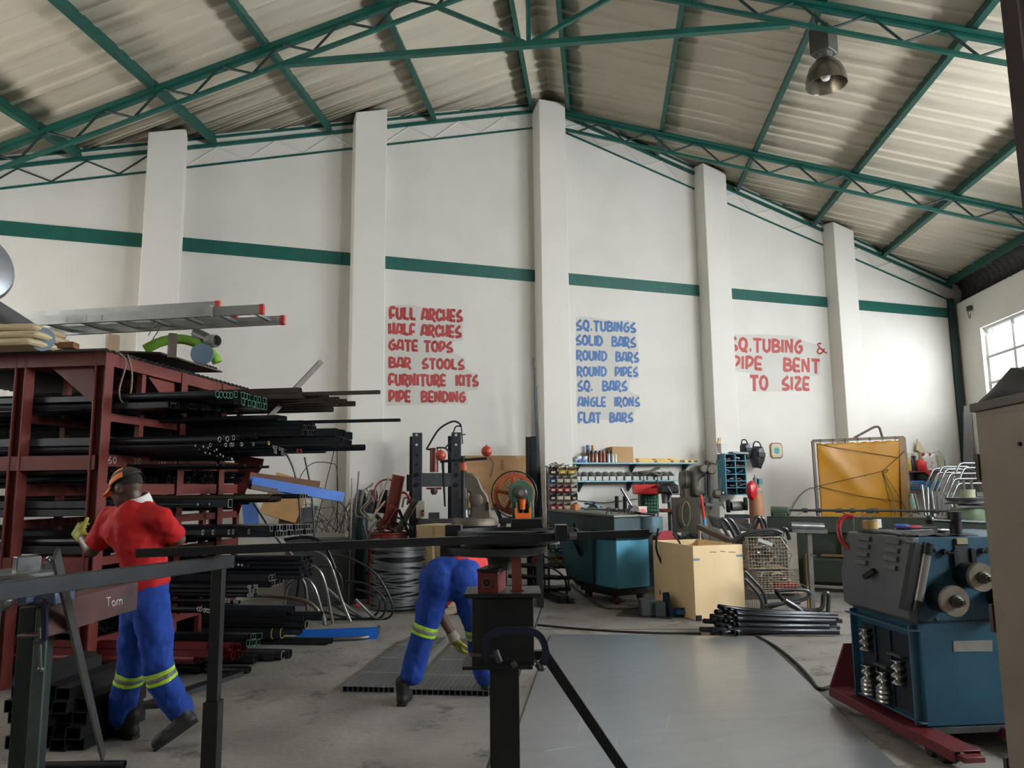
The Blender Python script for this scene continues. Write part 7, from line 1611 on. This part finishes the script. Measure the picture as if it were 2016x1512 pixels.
# --- octagonal bent tube frames
chr_=mat('bright_tube','8d9092',.3,.85,'8c8f91',9,.5)
def frame8(x,y,z,s,label,lean=.0,yaw=.25):
    d=(RTH*math.cos(yaw)+FWH*math.sin(yaw)); c=dep(x,y,z); w=.42*s; h=.30*s
    base=ground(c)
    L=[(-1,-2.6),(-1.0,.0),(-.55,1),(.55,1),(1,.0),(1,-2.6)]
    pts=[c+d*(w*u)+Z*(h*v)+FWH*(lean*v*.1) for u,v in L]
    pts=[V((p.x,p.y,max(p.z,hG+.01))) for p in pts]
    o=MB().tube(bent(pts,.05,4),.016,10).build('tube_arch',chr_); tag(o,label,'tube frame','octagonal bent tube frames')
for i,(x,y,z,s) in enumerate(((1885,962,11.6,1.1),(1893,968,11.4,1.1),(1901,975,11.2,1.05),(1908,984,11.0,1.0),(1914,992,10.8,.95),(1868,965,11.7,1.1),(1876,972,11.5,1.05),(1922,958,11.3,1.15),(1930,966,11.1,1.1))):
    frame8(x,y,z,s,'bright tube bent to a half octagon, standing in the row behind the ring bender')
for k,(x0,y0,x1,y1) in enumerate(((1815,955,1822,1015),(1826,960,1828,1015),(1834,968,1840,1018),(1800,972,1810,1012),(1860,972,1885,1015),(1872,970,1890,1018))):
    o=MB().cyl(dep(x1,y1,11.0),dep(x0,y0,11.2),.018,n=10).build('straight_tube',chr_ if k!=3 else steeld); tag(o,'bright straight tube leaning upright beside the octagonal frames','tube','upright tubes by the octagonal frames')
o=MB().sph(dep(1950,990,10.9),.16,14,10,(1,.7,1.3)).build('pink_cloth',mat('pink_cloth','b98f8a',.8,0,'a27b76',8,.6,.4,14)); tag(o,'pinkish cloth hanging behind the octagonal frames','cloth')
o=MB().box(dep(1946,1010,10.95)+Z*-.0,(.2,.2,.3)).build('cloth_stand',dgrey); tag(o,'dark stand under the pinkish cloth','stand')
# --- dark plates leaning in the corner
for k,(x0,x1,y1,m_,l) in enumerate(((1900,1905,800,mat('grey_plank','5d5a56',.7,.1,'4c4946',5,.6),'grey plank leaning upright in the right corner, leftmost'),(1912,1907,812,mat('grey_plank2','6d6963',.7,0,'5a5751',5,.6),'wider grey plank leaning upright in the right corner, middle'),(1938,1945,908,mat('red_brown_plank','5b3228',.6,0,'4a2820',5,.6),'short red brown plank leaning in the right corner'))):
    zz=13.6 if k<2 else 12.4
    a=dep(x0,1085,zz);a.z=.0;b=dep(x1,y1,zz+.5)
    o=MB().bar(a,b,.20 if k==1 else .14,.03,FWH).build('plank',m_); tag(o,l,'plank')
n=10;vs=[]
for j in range(n):
    v=j/(n-1)
    for i in range(7):
        u=i/6; p=dep(1913+(2+20*v)*u+3*v,815+170*v,13.3); vs.append(p+FWH*(.06*math.sin(u*9)*v))
o=MB().add(vs,[(j*7+i,j*7+i+1,(j+1)*7+i+1,(j+1)*7+i) for j in range(n-1) for i in range(6)],True).build('grey_tarpaulin',mat('grey_tarp','8b877d',.8,0,'5f5c55',2,.7)); o.modifiers.new('thickness','SOLIDIFY').thickness=.01; tag(o,'grey sheet hanging in folds at the right corner','sheet')
# --- small electric fitting on the right wall
p=side(1911,607,HW-.02); t=thing('wall_outlet','small dark electric fitting with hanging wire high on the right wall','electric fitting',p)
MB().box(p-FD*.03,(.06,.12,.1),math.atan2(FD.y,FD.x)).build('box',mat('dark_fitting','4b4440',.6),t,.004); MB().tube(crv([p-FD*.05,p-FD*.06-Z*.12,p-FD*.06-Z*.22+RD*.05,p-FD*.05-Z*.13+RD*.07],6),.008,6).build('wire',mat('dark_fitting','4b4440'),t)
# --- high bay lamp
c=dep(1627,168,8.95)
t=thing('high_bay_lamp','hanging high bay lamp with dome reflector under the roof truss','lamp',c)
rfl=mat('lamp_reflector','8f8779',.25,.85,'7d766a',5,.4); lam=mat('lamp_housing','4e4c48',.5,.3,'413f3b',5,.5)
MB().lathe([(.232,0),(.238,.0),(.235,.01),(.225,.11),(.185,.22),(.12,.30),(.075,.33),(.07,.325),(.115,.29),(.178,.21),(.218,.10),(.228,.01),(.232,0)],c,Z,40).build('reflector',rfl,t)
MB().lathe([(0,.30),(.075,.30),(.08,.36),(.10,.40),(0,.40)],c,Z,24).build('neck',lam,t)
hb_=MB(); hb_.box(c+Z*.55,(.24,.24,.32),.35); hb_.build('ballast_box',lam,t,.012)
MB().lathe([(0,.06),(.04,.07),(.06,.11),(.062,.16),(.05,.22),(.03,.27),(0,.28)],c,Z,20).build('bulb',mat('frosted_bulb','e8e6e0',.3,0,'dedcd6',3,.3),t)
top=hall(4.1,c.dot(FD),zc(c.dot(FD))-.1)
n=int((top.z-c.z-.71)/.05)
mb=MB()
for i in range(n):
    p=c+Z*(.71+.05*i); mb.tube([p+(RTH if i%2 else FWH)*(.012*math.sin(a))+Z*(.025+.03*math.cos(a)) for a in [2*PI*k/10 for k in range(10)]],.004,5,True)
mb.build('chain',dgrey,t)
MB().tube(crv([c+Z*.71-RTH*.05,c+Z*.9-RTH*.08,V((c.x,c.y,top.z))-RTH*.04],6),.008,6).build('cable',rubber,t)
# --- bent tubes, wires and ledge at the rack end
for k,(pts,z,l,m_) in enumerate((([(570,1260),(560,1190),(570,1150),(600,1140),(620,1160),(640,1230)],8.6,'pale bent chair tube standing at the left of the bent tube heap',mat('pale_tube','98948c',.28,.85)),([(600,1085),(630,1090),(650,1110),(672,1180),(690,1225)],8.8,'shiny bent tube sloping down over the heap, upper',mat('pale_tube','98948c')),([(590,1110),(625,1120),(640,1150),(650,1200),(655,1240)],8.7,'shiny bent tube sloping down over the heap, lower',mat('pale_tube','98948c')),([(560,1130),(580,1128),(600,1150),(605,1200),(608,1240)],8.5,'grey bent tube in the left of the heap',steeld),([(480,1172),(560,1176),(605,1185),(625,1200),(630,1215)],8.0,'long brown bent tube lying over the floor pipes',mat('brown_bent_tube','7b6c58',.35,.7)),([(610,1150),(625,1180),(640,1240)],8.9,'bright straight tube leaning in the heap',chr_),([(635,1150),(690,1200),(720,1230)],9.0,'bright thin tube sloping to the right in the heap',chr_),([(540,1110),(580,1100),(590,1130),(585,1180)],8.4,'dark bent tube at the top left of the heap',dgrey),([(700,1180),(735,1215),(755,1235)],9.0,'pale tube end with red tip at the right of the heap',chr_),([(500,990),(545,1060),(590,1110)],8.6,'bright round tube leaning down out of the rack end',chr_),([(600,900),(612,960),(618,1030),(620,1085)],9.0,'thin bright upright tube behind the blue channel, right',steeld),([(562,890),(580,930),(590,1000),(592,1060)],9.0,'thin bright upright tube behind the blue channel, left',steeld),([(560,1062),(610,1058),(640,1075),(660,1120)],8.8,'dark bent tube resting on the pipe ends',dgrey))):
    btube(pts,z,l,.02 if k not in (10,11) else .013,.25,m_,sm=k not in(5,6,8,9))
o=MB().tube(crv([dep(700,1190,9.0),dep(708,1194,9.0)],3),.024,10).build('red_tip',mat('red_plastic_tip','cf3527',.4)); tag(o,'bright red plastic tip on the heap of bent tubes','cap')
blackh=mat('black_plastic_strip','202224',.4)
for k,(pts,l) in enumerate((([(600,1250),(690,1250),(760,1225),(772,1190),(740,1130),(690,1100),(640,1092)],'widest black strip loop at the right of the bent tube heap'),([(610,1240),(700,1240),(750,1215),(757,1180),(720,1150),(680,1145)],'middle black strip loop at the right of the bent tube heap'),([(600,1190),(650,1190),(672,1165),(668,1130),(640,1115),(600,1120)],'black hose loop in the middle of the bent tube heap'),([(620,1200),(700,1225),(740,1210),(745,1175),(700,1160)],'inner black strip loop at the right of the heap'),([(640,1180),(690,1210),(730,1222)],'short black strip lying in the bent tube heap'))):
    btube(pts,[9.0]*len(pts),l,.014,.2,blackh,'black_strip',cat='strip',sm=True)
lg=mat('dark_grey_ledge','4a4b4c',.6,.1,'3d3e3f',4,.5)
SBQ=[dep(560,1130,10.2),dep(693,1135,10.25),dep(698,1135,10.65),dep(568,1130,10.55)]
o=MB().hull8([ground(p) for p in SBQ],[V((p.x,p.y,.88)) for p in SBQ]).build('steel_bin',lg); tag(o,'dark grey steel bin along the wall left of the red drum','bin')
wr=mat('thin_dark_wire','3b3a38',.6,.3); rq=random.Random(9)
mb=MB()
for i in range(46):
    x=rq.uniform(560,690); p=dep(x,1052+rq.uniform(-6,0),10.6); q=p+V((rq.uniform(-.5,.5),rq.uniform(-.1,.2),rq.uniform(.05,.55))); r_=p.lerp(q,.5)+V((rq.uniform(-.2,.2),0,rq.uniform(.0,.3))); mb.tube(crv([p,r_,q],4),.004,4)
o=mb.build('wire_tangle',wr); tag(o,'tangle of thin dark wires on top of the dark steel bin','wire',kind='stuff')
for k,pts in enumerate(([(590,1045),(585,960),(610,915),(650,912),(664,930),(664,1040)],[(620,1045),(640,960),(655,900),(663,870),(664,1040)],[(560,1045),(600,980),(640,975),(680,1000),(685,1045)])):
    btube(pts,10.7,('thin wire arching high against the wall beside the left pillar','thin wire rising straight beside the left pillar','thin wire arching low over the wire tangle')[k],.006,.1,wr,'arched_wire',cat='wire',sm=True)
for x0,y0,x1,y1,m_,l,w in ((545,1020,580,940,mat('pale_cardboard','b58d5c',.7),'pale cardboard sheet standing behind the blue channel',.5),(570,1035,575,985,mat('perforated_red_brown','6d4034',.6),'red brown perforated plate behind the rack end',.3),(598,1030,607,1000,mat('slate_plate','4d5258',.6),'slate grey plate leaning on the wire tangle',.25),(496,1035,490,985,bl,'small blue item stored behind the rack end',.2)):
    a=dep(x0,y0,9.9);b=dep(x1,y1,10.2); o=MB().bar(a,b,w,.02,FWH).build('leaning_plate',m_); tag(o,l,'plate')
o=MB().tube(crv([aty(1540,1060,-.03),aty(1565,990,-.03),aty(1600,960,-.04),aty(1640,985,-.04),aty(1660,1040,-.03)],8),.008,6).build('wall_cable',mat('thin_grey_cable','6b6963',.7)); tag(o,'thin cable arching on the white wall left of the yellow curtain','cable')
o=MB().tube([aty(1135,985,-.02),aty(1190,990,-.03),aty(1255,982,-.02)],.009,6).build('wall_cable',mat('thin_grey_cable','6b6963')); tag(o,'thin grey cable along the wall under the white bins','cable')
# ================================================================ the two workers
def caps(mb,p,q,r1,r2,n=16):
    p=V(p);q=V(q);d=q-p;L=max(d.length,1e-4); pr=[]
    for i in range(7): a=PI/2*i/6; pr.append((r1*math.sin(a),-r1*math.cos(a)))
    for i in range(7): a=PI/2*i/6; pr.append((r2*math.cos(a),L+r2*math.sin(a)))
    mb.lathe(pr,p,d if d.length>1e-4 else (0,0,1),n)
def ell(mb,c,s,ax=None,n=20):
    """ellipsoid, ax=(x,y,z) axes"""
    X,Y,Zz=ax or (V((1,0,0)),V((0,1,0)),V((0,0,1))); i0=len(mb.v); mb.sph((0,0,0),1,n,12); c=V(c)
    for i in range(i0,len(mb.v)): v=mb.v[i]; mb.v[i]=c+X*(v.x*s[0])+Y*(v.y*s[1])+Zz*(v.z*s[2])
def chain(mb,pts,rs):
    for i in range(len(pts)-1): caps(mb,pts[i],pts[i+1],rs[i],rs[i+1])
def fold_tex(name,scale):
    t=bpy.data.textures.new(name,'CLOUDS'); t.noise_scale=scale; t.noise_depth=2; return t
def blob(name,mb,m,parent,vox=.012,smooth=6,folds=None):
    me=bpy.data.meshes.new(name); off=wloc(parent)
    me.from_pydata([v-off for v in mb.v],[],mb.f); me.update()
    o=bpy.data.objects.new(name,me); COL.objects.link(o); o.parent=parent
    bm=bmesh.new(); bm.from_mesh(me); bmesh.ops.remove_doubles(bm,verts=bm.verts,dist=1e-5); bmesh.ops.recalc_face_normals(bm,faces=bm.faces); bm.to_mesh(me); bm.free()
    r=o.modifiers.new('r','REMESH'); r.mode='VOXEL'; r.voxel_size=vox
    s=o.modifiers.new('s','SMOOTH'); s.iterations=smooth; s.factor=.5
    if folds:
        for k,(sc,st) in enumerate(folds):
            d=o.modifiers.new('d','DISPLACE'); d.texture=fold_tex(name+'%d'%k,sc); d.strength=st; d.mid_level=.5; d.texture_coords='LOCAL'
        s=o.modifiers.new('s2','SMOOTH'); s.iterations=2
    dg=bpy.context.evaluated_depsgraph_get(); ev=o.evaluated_get(dg); nm=bpy.data.meshes.new_from_object(ev)
    o.modifiers.clear(); o.data=nm; nm.name=name
    nm.polygons.foreach_set('use_smooth',[True]*len(nm.polygons)); nm.materials.clear(); nm.materials.append(m); return o
def band(parent,leg,p,d,w):
    """reflective tape following the cloth of a trouser leg"""
    lime=mat('lime_reflective','a8d23c',.5,0,'97c033',8,.4); gry=mat('grey_reflective','80837a',.4,.2,'6f7269',8,.4)
    d=V(d).normalized(); off=wloc(leg)
    def ring(name,ww,push,m,par):
        bm=bmesh.new(); bm.from_mesh(leg.data); c=V(p)-off
        for sg in (1,-1):
            bmesh.ops.bisect_plane(bm,geom=bm.verts[:]+bm.edges[:]+bm.faces[:],plane_co=c+d*(sg*ww/2),plane_no=d*sg,clear_outer=True)
        bmesh.ops.delete(bm,geom=[v for v in bm.verts if (v.co-c-d*((v.co-c).dot(d))).length>.125],context='VERTS')
        bm.normal_update()
        for v in bm.verts: n=v.normal-d*v.normal.dot(d); v.co+=n.normalized()*push
        me=bpy.data.meshes.new(name); bm.to_mesh(me); bm.free(); me.materials.append(m)
        me.polygons.foreach_set('use_smooth',[True]*len(me.polygons))
        o=bpy.data.objects.new(name,me); COL.objects.link(o); o.parent=par; o.modifiers.new('thickness','SOLIDIFY').thickness=.002
        return o
    b=ring('reflective_band',w,.004,lime,parent); ring('band_stripe',w*.34,.0065,gry,b)
def hand(mb,w,d,nrm,s=1.,curl=.5,thumb=1):
    """hand from the wrist w along d, palm facing nrm"""
    d=V(d).normalized(); n=V(nrm); n=(n-d*n.dot(d)).normalized(); a=d.cross(n)*thumb
    caps(mb,w,w+d*.03*s,.028*s,.034*s)
    for k in (-1.5,-.5,.5,1.5): caps(mb,w+d*.02*s+a*(k*.017*s),w+d*.088*s+a*(k*.021*s),.017*s,.0135*s)
    for k,l in ((-1.5,.062),(-.5,.075),(.5,.08),(1.5,.072)):
        p=w+d*.088*s+a*(k*.0215*s); ang=curl*(1+.15*k)
        for j,(f,r) in enumerate(((.45,.0115),(.32,.0105),(.23,.0095))):
            dd=(d*math.cos(ang)+n*math.sin(ang)+a*(k*.05)).normalized(); q=p+dd*l*f*s; caps(mb,p,q,r*s,(r-.001)*s,10); p=q; ang+=curl*.8
    p=w+d*.03*s+a*.03*s; q=p+(d*.55+a*.75+n*.2).normalized()*.045*s; e=q+(d*.85+a*.3+n*.4).normalized()*.035*s
    caps(mb,p,q,.016*s,.0125*s,10); caps(mb,q,e,.0125*s,.0105*s,10)
skin=mat('brown_skin','55382b',.5,0,'4a3026',9,.5,.05,80)
trs=mat('royal_blue_trousers','1d3f93',.8,0,'183780',5,.6,.8,13,.25,stretch=(1.6,1.6,.55)); shm=mat('red_work_shirt','b01b1b',.8,0,'9a1718',5,.6,.6,12,.25)
boot=mat('black_work_boot','211f1e',.6,0,'171615',9,.6,.1,40,.4,'3b342d',6,.64); sole=mat('boot_sole','191817',.8)
ygl=mat('yellow_green_glove','9a962d',.75,0,'6f6c26',14,.7,.2,50)
def bootm(parent,heel,toe,up,nm='boot',hi=.11):
    heel=V(heel);toe=V(toe);d=(toe-heel).normalized();L=(toe-heel).length; u=V(up); u=(u-d*u.dot(d)).normalized(); s=d.cross(u)
    mb=MB(); P=lambda a,b,c=0:heel+d*(L*a)+u*b+s*c
    caps(mb,P(.14,.045),P(.5,.048),.045,.044); caps(mb,P(.5,.045),P(.86,.038),.045,.036); ell(mb,P(.72,.045),(L*.24,.048,.04),(d,s,u)); ell(mb,P(.16,.05),(.05,.042,.05),(d,s,u)); caps(mb,P(.2,.05),P(.16,hi+.03),.046,.052)
    caps(mb,P(.3,.07),P(.18,hi+.02),.042,.05)
    b=blob('boot',mb,boot,parent,.008,4)
    so=MB(); out=[(0,.0),(.02,.034),(.2,.036),(.42,.032),(.62,.043),(.82,.04),(.97,.02),(1.0,0),(.97,-.02),(.82,-.036),(.62,-.04),(.42,-.031),(.2,-.036),(.02,-.034)]
    so.prism([P(a,0,c) for a,c in out],u*.022); so.build('sole',sole,b,.004)
    la=MB()
    for k in range(4): la.bar(P(.36+.07*k,.095-.012*k,-.025),P(.36+.07*k,.095-.012*k,.025),.006,.006)
    la.build('laces',mat('boot_lace','3a3733',.8),b)
    return b
# ---------------------------------------------------------------- worker carrying pipe into the rack
def A(x,y,dz=0.): return dep(x,y,4.72+dz)
foot=fl(236,1453); w1=thing('person','man in red shirt, blue trousers and orange cap walking along the pipe rack','person',ground(A(285,1440)))
fdir=(-RTH*.93+FWH*.28-Z*.30).normalized(); sid=fdir.cross(Z).normalized(); hup=sid.cross(fdir).normalized()
H=A(249,961); HP=lambda f,s,u:H+fdir*f+sid*s+hup*u
mb=MB()
ell(mb,HP(-.012,0,.02),(.098,.076,.098),(fdir,sid,hup)); ell(mb,HP(.03,0,-.05),(.068,.058,.075),(fdir,sid,hup)); ell(mb,HP(.055,0,-.09),(.035,.036,.03),(fdir,sid,hup))
caps(mb,HP(.085,0,.005),HP(.108,0,-.03),.011,.016,10); ell(mb,HP(.10,0,-.034),(.013,.021,.011),(fdir,sid,hup)); ell(mb,HP(.085,0,.026),(.02,.052,.012),(fdir,sid,hup))
ell(mb,HP(.088,0,-.062),(.014,.026,.008),(fdir,sid,hup)); ell(mb,HP(.084,0,-.075),(.014,.023,.008),(fdir,sid,hup))
for s_ in (-1,1): ell(mb,HP(-.008,s_*.078,-.012),(.02,.010,.032),(fdir,sid,hup)); ell(mb,HP(.06,s_*.04,-.03),(.025,.02,.02),(fdir,sid,hup))
nb=A(268,1000,.0); caps(mb,HP(-.03,0,-.05),nb,.056,.064)
shL=A(220,1018,.10); shR=A(320,1020,-.08)
chain(mb,[nb,A(272,1045),A(280,1100),A(288,1160)],[.07,.12,.10,.095]); caps(mb,shL,shR,.055,.055)
elL=A(181,1084,.05); wrL=A(158,1052,.22); elR=A(351,1062,.02); wrR=A(322,1078,.26)
chain(mb,[shL,elL,wrL],[.052,.043,.031]); chain(mb,[shR,elR,wrR],[.052,.045,.03])
hand(mb,wrR,(wrR-elR),Z*-1+FWH*.2,1.,.7,1)
hand(mb,wrL,(wrL-elL),FWH,.96,.6,-1)
hipL=A(277,1188,.08); hipR=A(298,1188,-.08); knL=A(258,1318,.06); knR=A(313,1322,-.06); anL=A(236,1425,.08); anR=A(358,1402,-.02)
chain(mb,[hipL,knL,anL],[.08,.055,.042]); chain(mb,[hipR,knR,anR],[.075,.052,.04]); caps(mb,hipL,hipR,.085,.085)
blob('body',mb,skin,w1,.0075,4)
for s_ in (-1,1):
    e=MB(); e.sph(HP(.088,s_*.032,.004),.011,10,8); e.build('eye',mat('eye_white','cfc7bd',.2),w1)
mb=MB(); ell(mb,HP(-.014,0,.026),(.0985,.0765,.094),(fdir,sid,hup)); blob('hair',mb,mat('short_black_hair','2a211d',.9,0,'1d1714',60,.6,.4,120),w1,.009,2)
# cap
cap=mat('cap_black','26211f',.75,0,'1e1a18',9,.5); corg=mat('cap_orange','d9701f',.7,0,'c5621a',9,.5)
def shell(t0,t1,f0,f1,k,name,m,par,tilt=0):
    n,mm=22,12; vs=[]
    for j in range(mm+1):
        for i in range(n+1):
            t=t0+(t1-t0)*j/mm; f=f0+(f1-f0)*i/n; t_=max(0,t+tilt*math.cos(f)*min(1,t*1.2))
            vs.append(HP(-.014+.112*k*math.sin(t_)*math.cos(f),.091*k*math.sin(t_)*math.sin(f),.022+.108*k*math.cos(t_)))
    o=MB().add(vs,[(j*(n+1)+i,j*(n+1)+i+1,(j+1)*(n+1)+i+1,(j+1)*(n+1)+i) for j in range(mm) for i in range(n)],True).build(name,m,par); md=o.modifiers.new('thickness','SOLIDIFY'); md.thickness=.004; return o
cp_=shell(.0,1.40,0,2*PI,1.0,'cap',cap,w1,.26)
for a,b in ((1.0,1.36),(.42,.74)):
    shell(a,b,-2.0,2.0,1.02,'cap_stripe',corg,cp_,.26)
n=14;vs=[]
for j in (0,1):
    for i in range(n+1):
        f=-1.05+2.1*i/n; k=1.0+.75*j*math.cos(f*.9); vs.append(HP(-.014+.108*k*math.cos(f),.088*math.sin(f)*(1+.1*j),.030-.028*j-.012*j*math.sin(f)**2))
o=MB().add(vs,[(i,i+1,n+2+i,n+1+i) for i in range(n)],True).build('cap_brim',corg,cp_); o.modifiers.new('thickness','SOLIDIFY').thickness=.006
# shirt
mb=MB(); chain(mb,[A(270,1018),A(274,1055),A(281,1100),A(288,1140)],[.135,.152,.135,.140])
ell(mb,A(265,1026,.0),(.175,.12,.10),(RTH*.98-FWH*.2,FWH,Z)); ell(mb,A(289,1143,0),(.146,.14,.055),(RTH,FWH,Z)); caps(mb,shL,A(260,1006,.0),.064,.08); caps(mb,shR,A(276,1006,-.02),.058,.078)
caps(mb,shL,shL.lerp(elL,.68),.070,.072); caps(mb,shR,shR.lerp(elR,.66),.062,.070)
caps(mb,shL.lerp(elL,.25),A(238,1050),.06,.10); caps(mb,shR.lerp(elR,.25),A(308,1050),.06,.09)
blob('shirt',mb,shm,w1,.012,8,[(.12,.045),(.05,.013)])
cl_=MB(); cl_.lathe([(.082,-.03),(.080,.0),(.074,.032),(.068,.033),(.068,-.03)],nb+Z*.045+RTH*.008,(HP(-.03,0,-.05)-nb),24); cl_.build('collar',mat('white_collar','d8d4cf',.7),w1)
mb=MB(); ws=A(288,1146); mb.lathe([(.13,-.012),(.14,-.01),(.14,.015),(.13,.016)],ws,(A(282,1100)-ws),28)
# trousers
mb=MB(); caps(mb,A(290,1152),A(288,1190),.130,.128); caps(mb,hipL,hipR,.115,.115); ell(mb,A(298,1195,-.05),(.12,.12,.13),(RTH,FWH,Z))
anL2=A(237,1404,.08); anR2=A(352,1396,-.03)
chain(mb,[hipL,knL,anL2],[.112,.088,.080]); chain(mb,[hipR,knR,anR2],[.116,.092,.082])
ell(mb,A(238,1409,.08),(.088,.085,.05),(RTH,FWH,Z))
tr=blob('trousers',mb,trs,w1,.012,8,[(.11,.036),(.05,.010)])
wb_=MB(); 
for i in range(9): a=-.9+i*.22; 
band(w1,tr,A(257,1334,.062),anL-knL,.075); band(w1,tr,A(314,1328,-.06),(anR-knR)*.6+(knR-hipR)*.4,.075)
bootm(w1,V((A(270,1441,.05).x,A(270,1441,.05).y,.0)),V((A(200,1441,.16).x,A(200,1441,.16).y,.0)),Z)
hl=A(392,1420,-.04); te=fl(316,1477); te=V((te.x,te.y,.01))
bootm(w1,hl,hl+(te-hl).normalized()*.285,(RTH*-.6+Z*.8))
mb=MB(); hand(mb,wrL-(wrL-elL).normalized()*.015,(wrL-elL),FWH,1.14,.6,-1); caps(mb,wrL,wrL-(wrL-elL)*.25,.036,.040); blob('glove',mb,ygl,w1,.007,3)
# rod held in front
# ---------------------------------------------------------------- bending worker
def C2(x,y,dz=0.): return dep(x,y,5.5+dz)
w2=thing('person','person in blue trousers bending over the flat tube bundles behind the black stand','person',ground(C2(840,1380)))
hL=C2(862,1142); hR=C2(917,1142,.02); kL=C2(838,1232,.0); aL=C2(808,1325,-.03); kR=C2(938,1232,.12); aR=C2(955,1330,.22)
sh1=C2(893,1150,.46); sh2=C2(965,1140,.50); el1=C2(861,1200,.42); wr1=C2(893,1254,.44); hd=C2(968,1190,.62); 
mb=MB(); chain(mb,[hL,kL,aL],[.09,.06,.045]); chain(mb,[hR,kR,aR],[.09,.06,.045]); caps(mb,hL,hR,.095,.095)
chain(mb,[C2(892,1135,.05),C2(912,1122,.25),C2(930,1142,.48)],[.10,.11,.11]); caps(mb,sh1,sh2,.06,.06)
chain(mb,[sh1,el1,wr1],[.05,.044,.032]); el2=C2(985,1200,.5); wr2=C2(975,1260,.5); chain(mb,[sh2,el2,wr2],[.05,.044,.032])
nk=C2(945,1160,.54); caps(mb,nk,hd,.055,.055)
f2=(FWH*.35-Z*.9).normalized(); s2_=f2.cross(FWH).normalized(); u2=(hd-nk).normalized(); u2=(u2-f2*u2.dot(f2)).normalized(); s2_=f2.cross(u2)
Hq=hd+u2*.06; HQ=lambda f,s,u:Hq+f2*f+s2_*s+u2*u
ell(mb,HQ(-.01,0,.02),(.098,.077,.1),(f2,s2_,u2)); ell(mb,HQ(.03,0,-.05),(.066,.056,.075),(f2,s2_,u2)); caps(mb,HQ(.09,0,0),HQ(.105,0,-.03),.012,.016,10); ell(mb,HQ(.085,0,-.065),(.014,.026,.012),(f2,s2_,u2))
for s_ in (-1,1): ell(mb,HQ(-.008,s_*.078,-.012),(.02,.010,.032),(f2,s2_,u2))
hand(mb,wr1,(C2(908,1290,.46)-wr1),RTH*.7+FWH*.5,.96,.35,1); hand(mb,wr2,(C2(965,1295,.5)-wr2),-RTH,.96,.5,-1)
blob('body',mb,skin,w2,.0085,4)
for s_ in (-1,1):
    e=MB(); e.sph(HQ(.088,s_*.032,.004),.011,10,8); e.build('eye',mat('eye_white','cfc7bd',.2),w2)
mb=MB(); ell(mb,HQ(-.02,0,.03),(.1,.08,.1),(f2,s2_,u2)); blob('hair',mb,mat('short_black_hair','171413',.9),w2,.01,2)
mb=MB(); chain(mb,[C2(902,1118,.08),C2(922,1112,.26),C2(935,1138,.46)],[.135,.15,.145]); caps(mb,sh1,sh2,.075,.075); caps(mb,sh1,sh1.lerp(el1,.55),.07,.07); caps(mb,sh2,sh2.lerp(el2,.6),.07,.07)
blob('shirt',mb,mat('coral_red_shirt','c93a38',.8,0,'b53231',5,.6,.1,90,.25),w2,.013,7,[(.16,.03)])
mb=MB(); ell(mb,C2(864,1140,.0),(.145,.15,.15),(RTH,FWH,Z)); ell(mb,C2(912,1138,.02),(.145,.15,.15),(RTH,FWH,Z)); ell(mb,C2(890,1113,.06),(.165,.14,.075),(RTH,FWH,Z)); caps(mb,C2(888,1150,.03),C2(888,1165,.05),.09,.07)
chain(mb,[hL,kL,C2(811,1326,-.02)],[.125,.094,.086]); chain(mb,[hR,kR,C2(955,1328,.22)],[.125,.095,.086]); ell(mb,C2(811,1328,-.02),(.088,.08,.04),(RTH,FWH,Z))
tr=blob('trousers',mb,trs,w2,.013,8,[(.12,.036),(.05,.010)])
mb=MB(); wc=C2(890,1104,.06)
band(w2,tr,C2(836,1238,.0),aL-kL,.075); band(w2,tr,C2(940,1240,.13),aR-kR,.075)
a=C2(788,1375,-.06); b=C2(783,1340,.22); z0=fl(790,1392); 
bootm(w2,V((z0.x,z0.y,0)),V((z0.x,z0.y,0))+(FWH*.96+RTH*.05)*.28,Z,hi=.13)
q=ground(C2(958,1345,.2)); bootm(w2,q-FWH*.02,q+FWH*.26,Z)
mb=MB(); hand(mb,wr1,(C2(910,1292,.46)-wr1),RTH*.7+FWH*.5,1.16,.35,1); blob('glove',mb,ygl,w2,.0075,3)
mb=MB(); d=(wr1-el1).normalized(); mb.lathe([(.036,-.05),(.04,-.05),(.046,.025),(.040,.03),(.034,.0)],wr1+d*.0,d,18); mb.build('glove_cuff',mat('glove_cuff_knit','8f8a7c',.85,0,'7d786b',40,.5),w2)
mb=MB(); hand(mb,wr2,(C2(965,1295,.5)-wr2),-RTH,1.16,.5,-1); blob('glove',mb,ygl,w2,.0075,3)
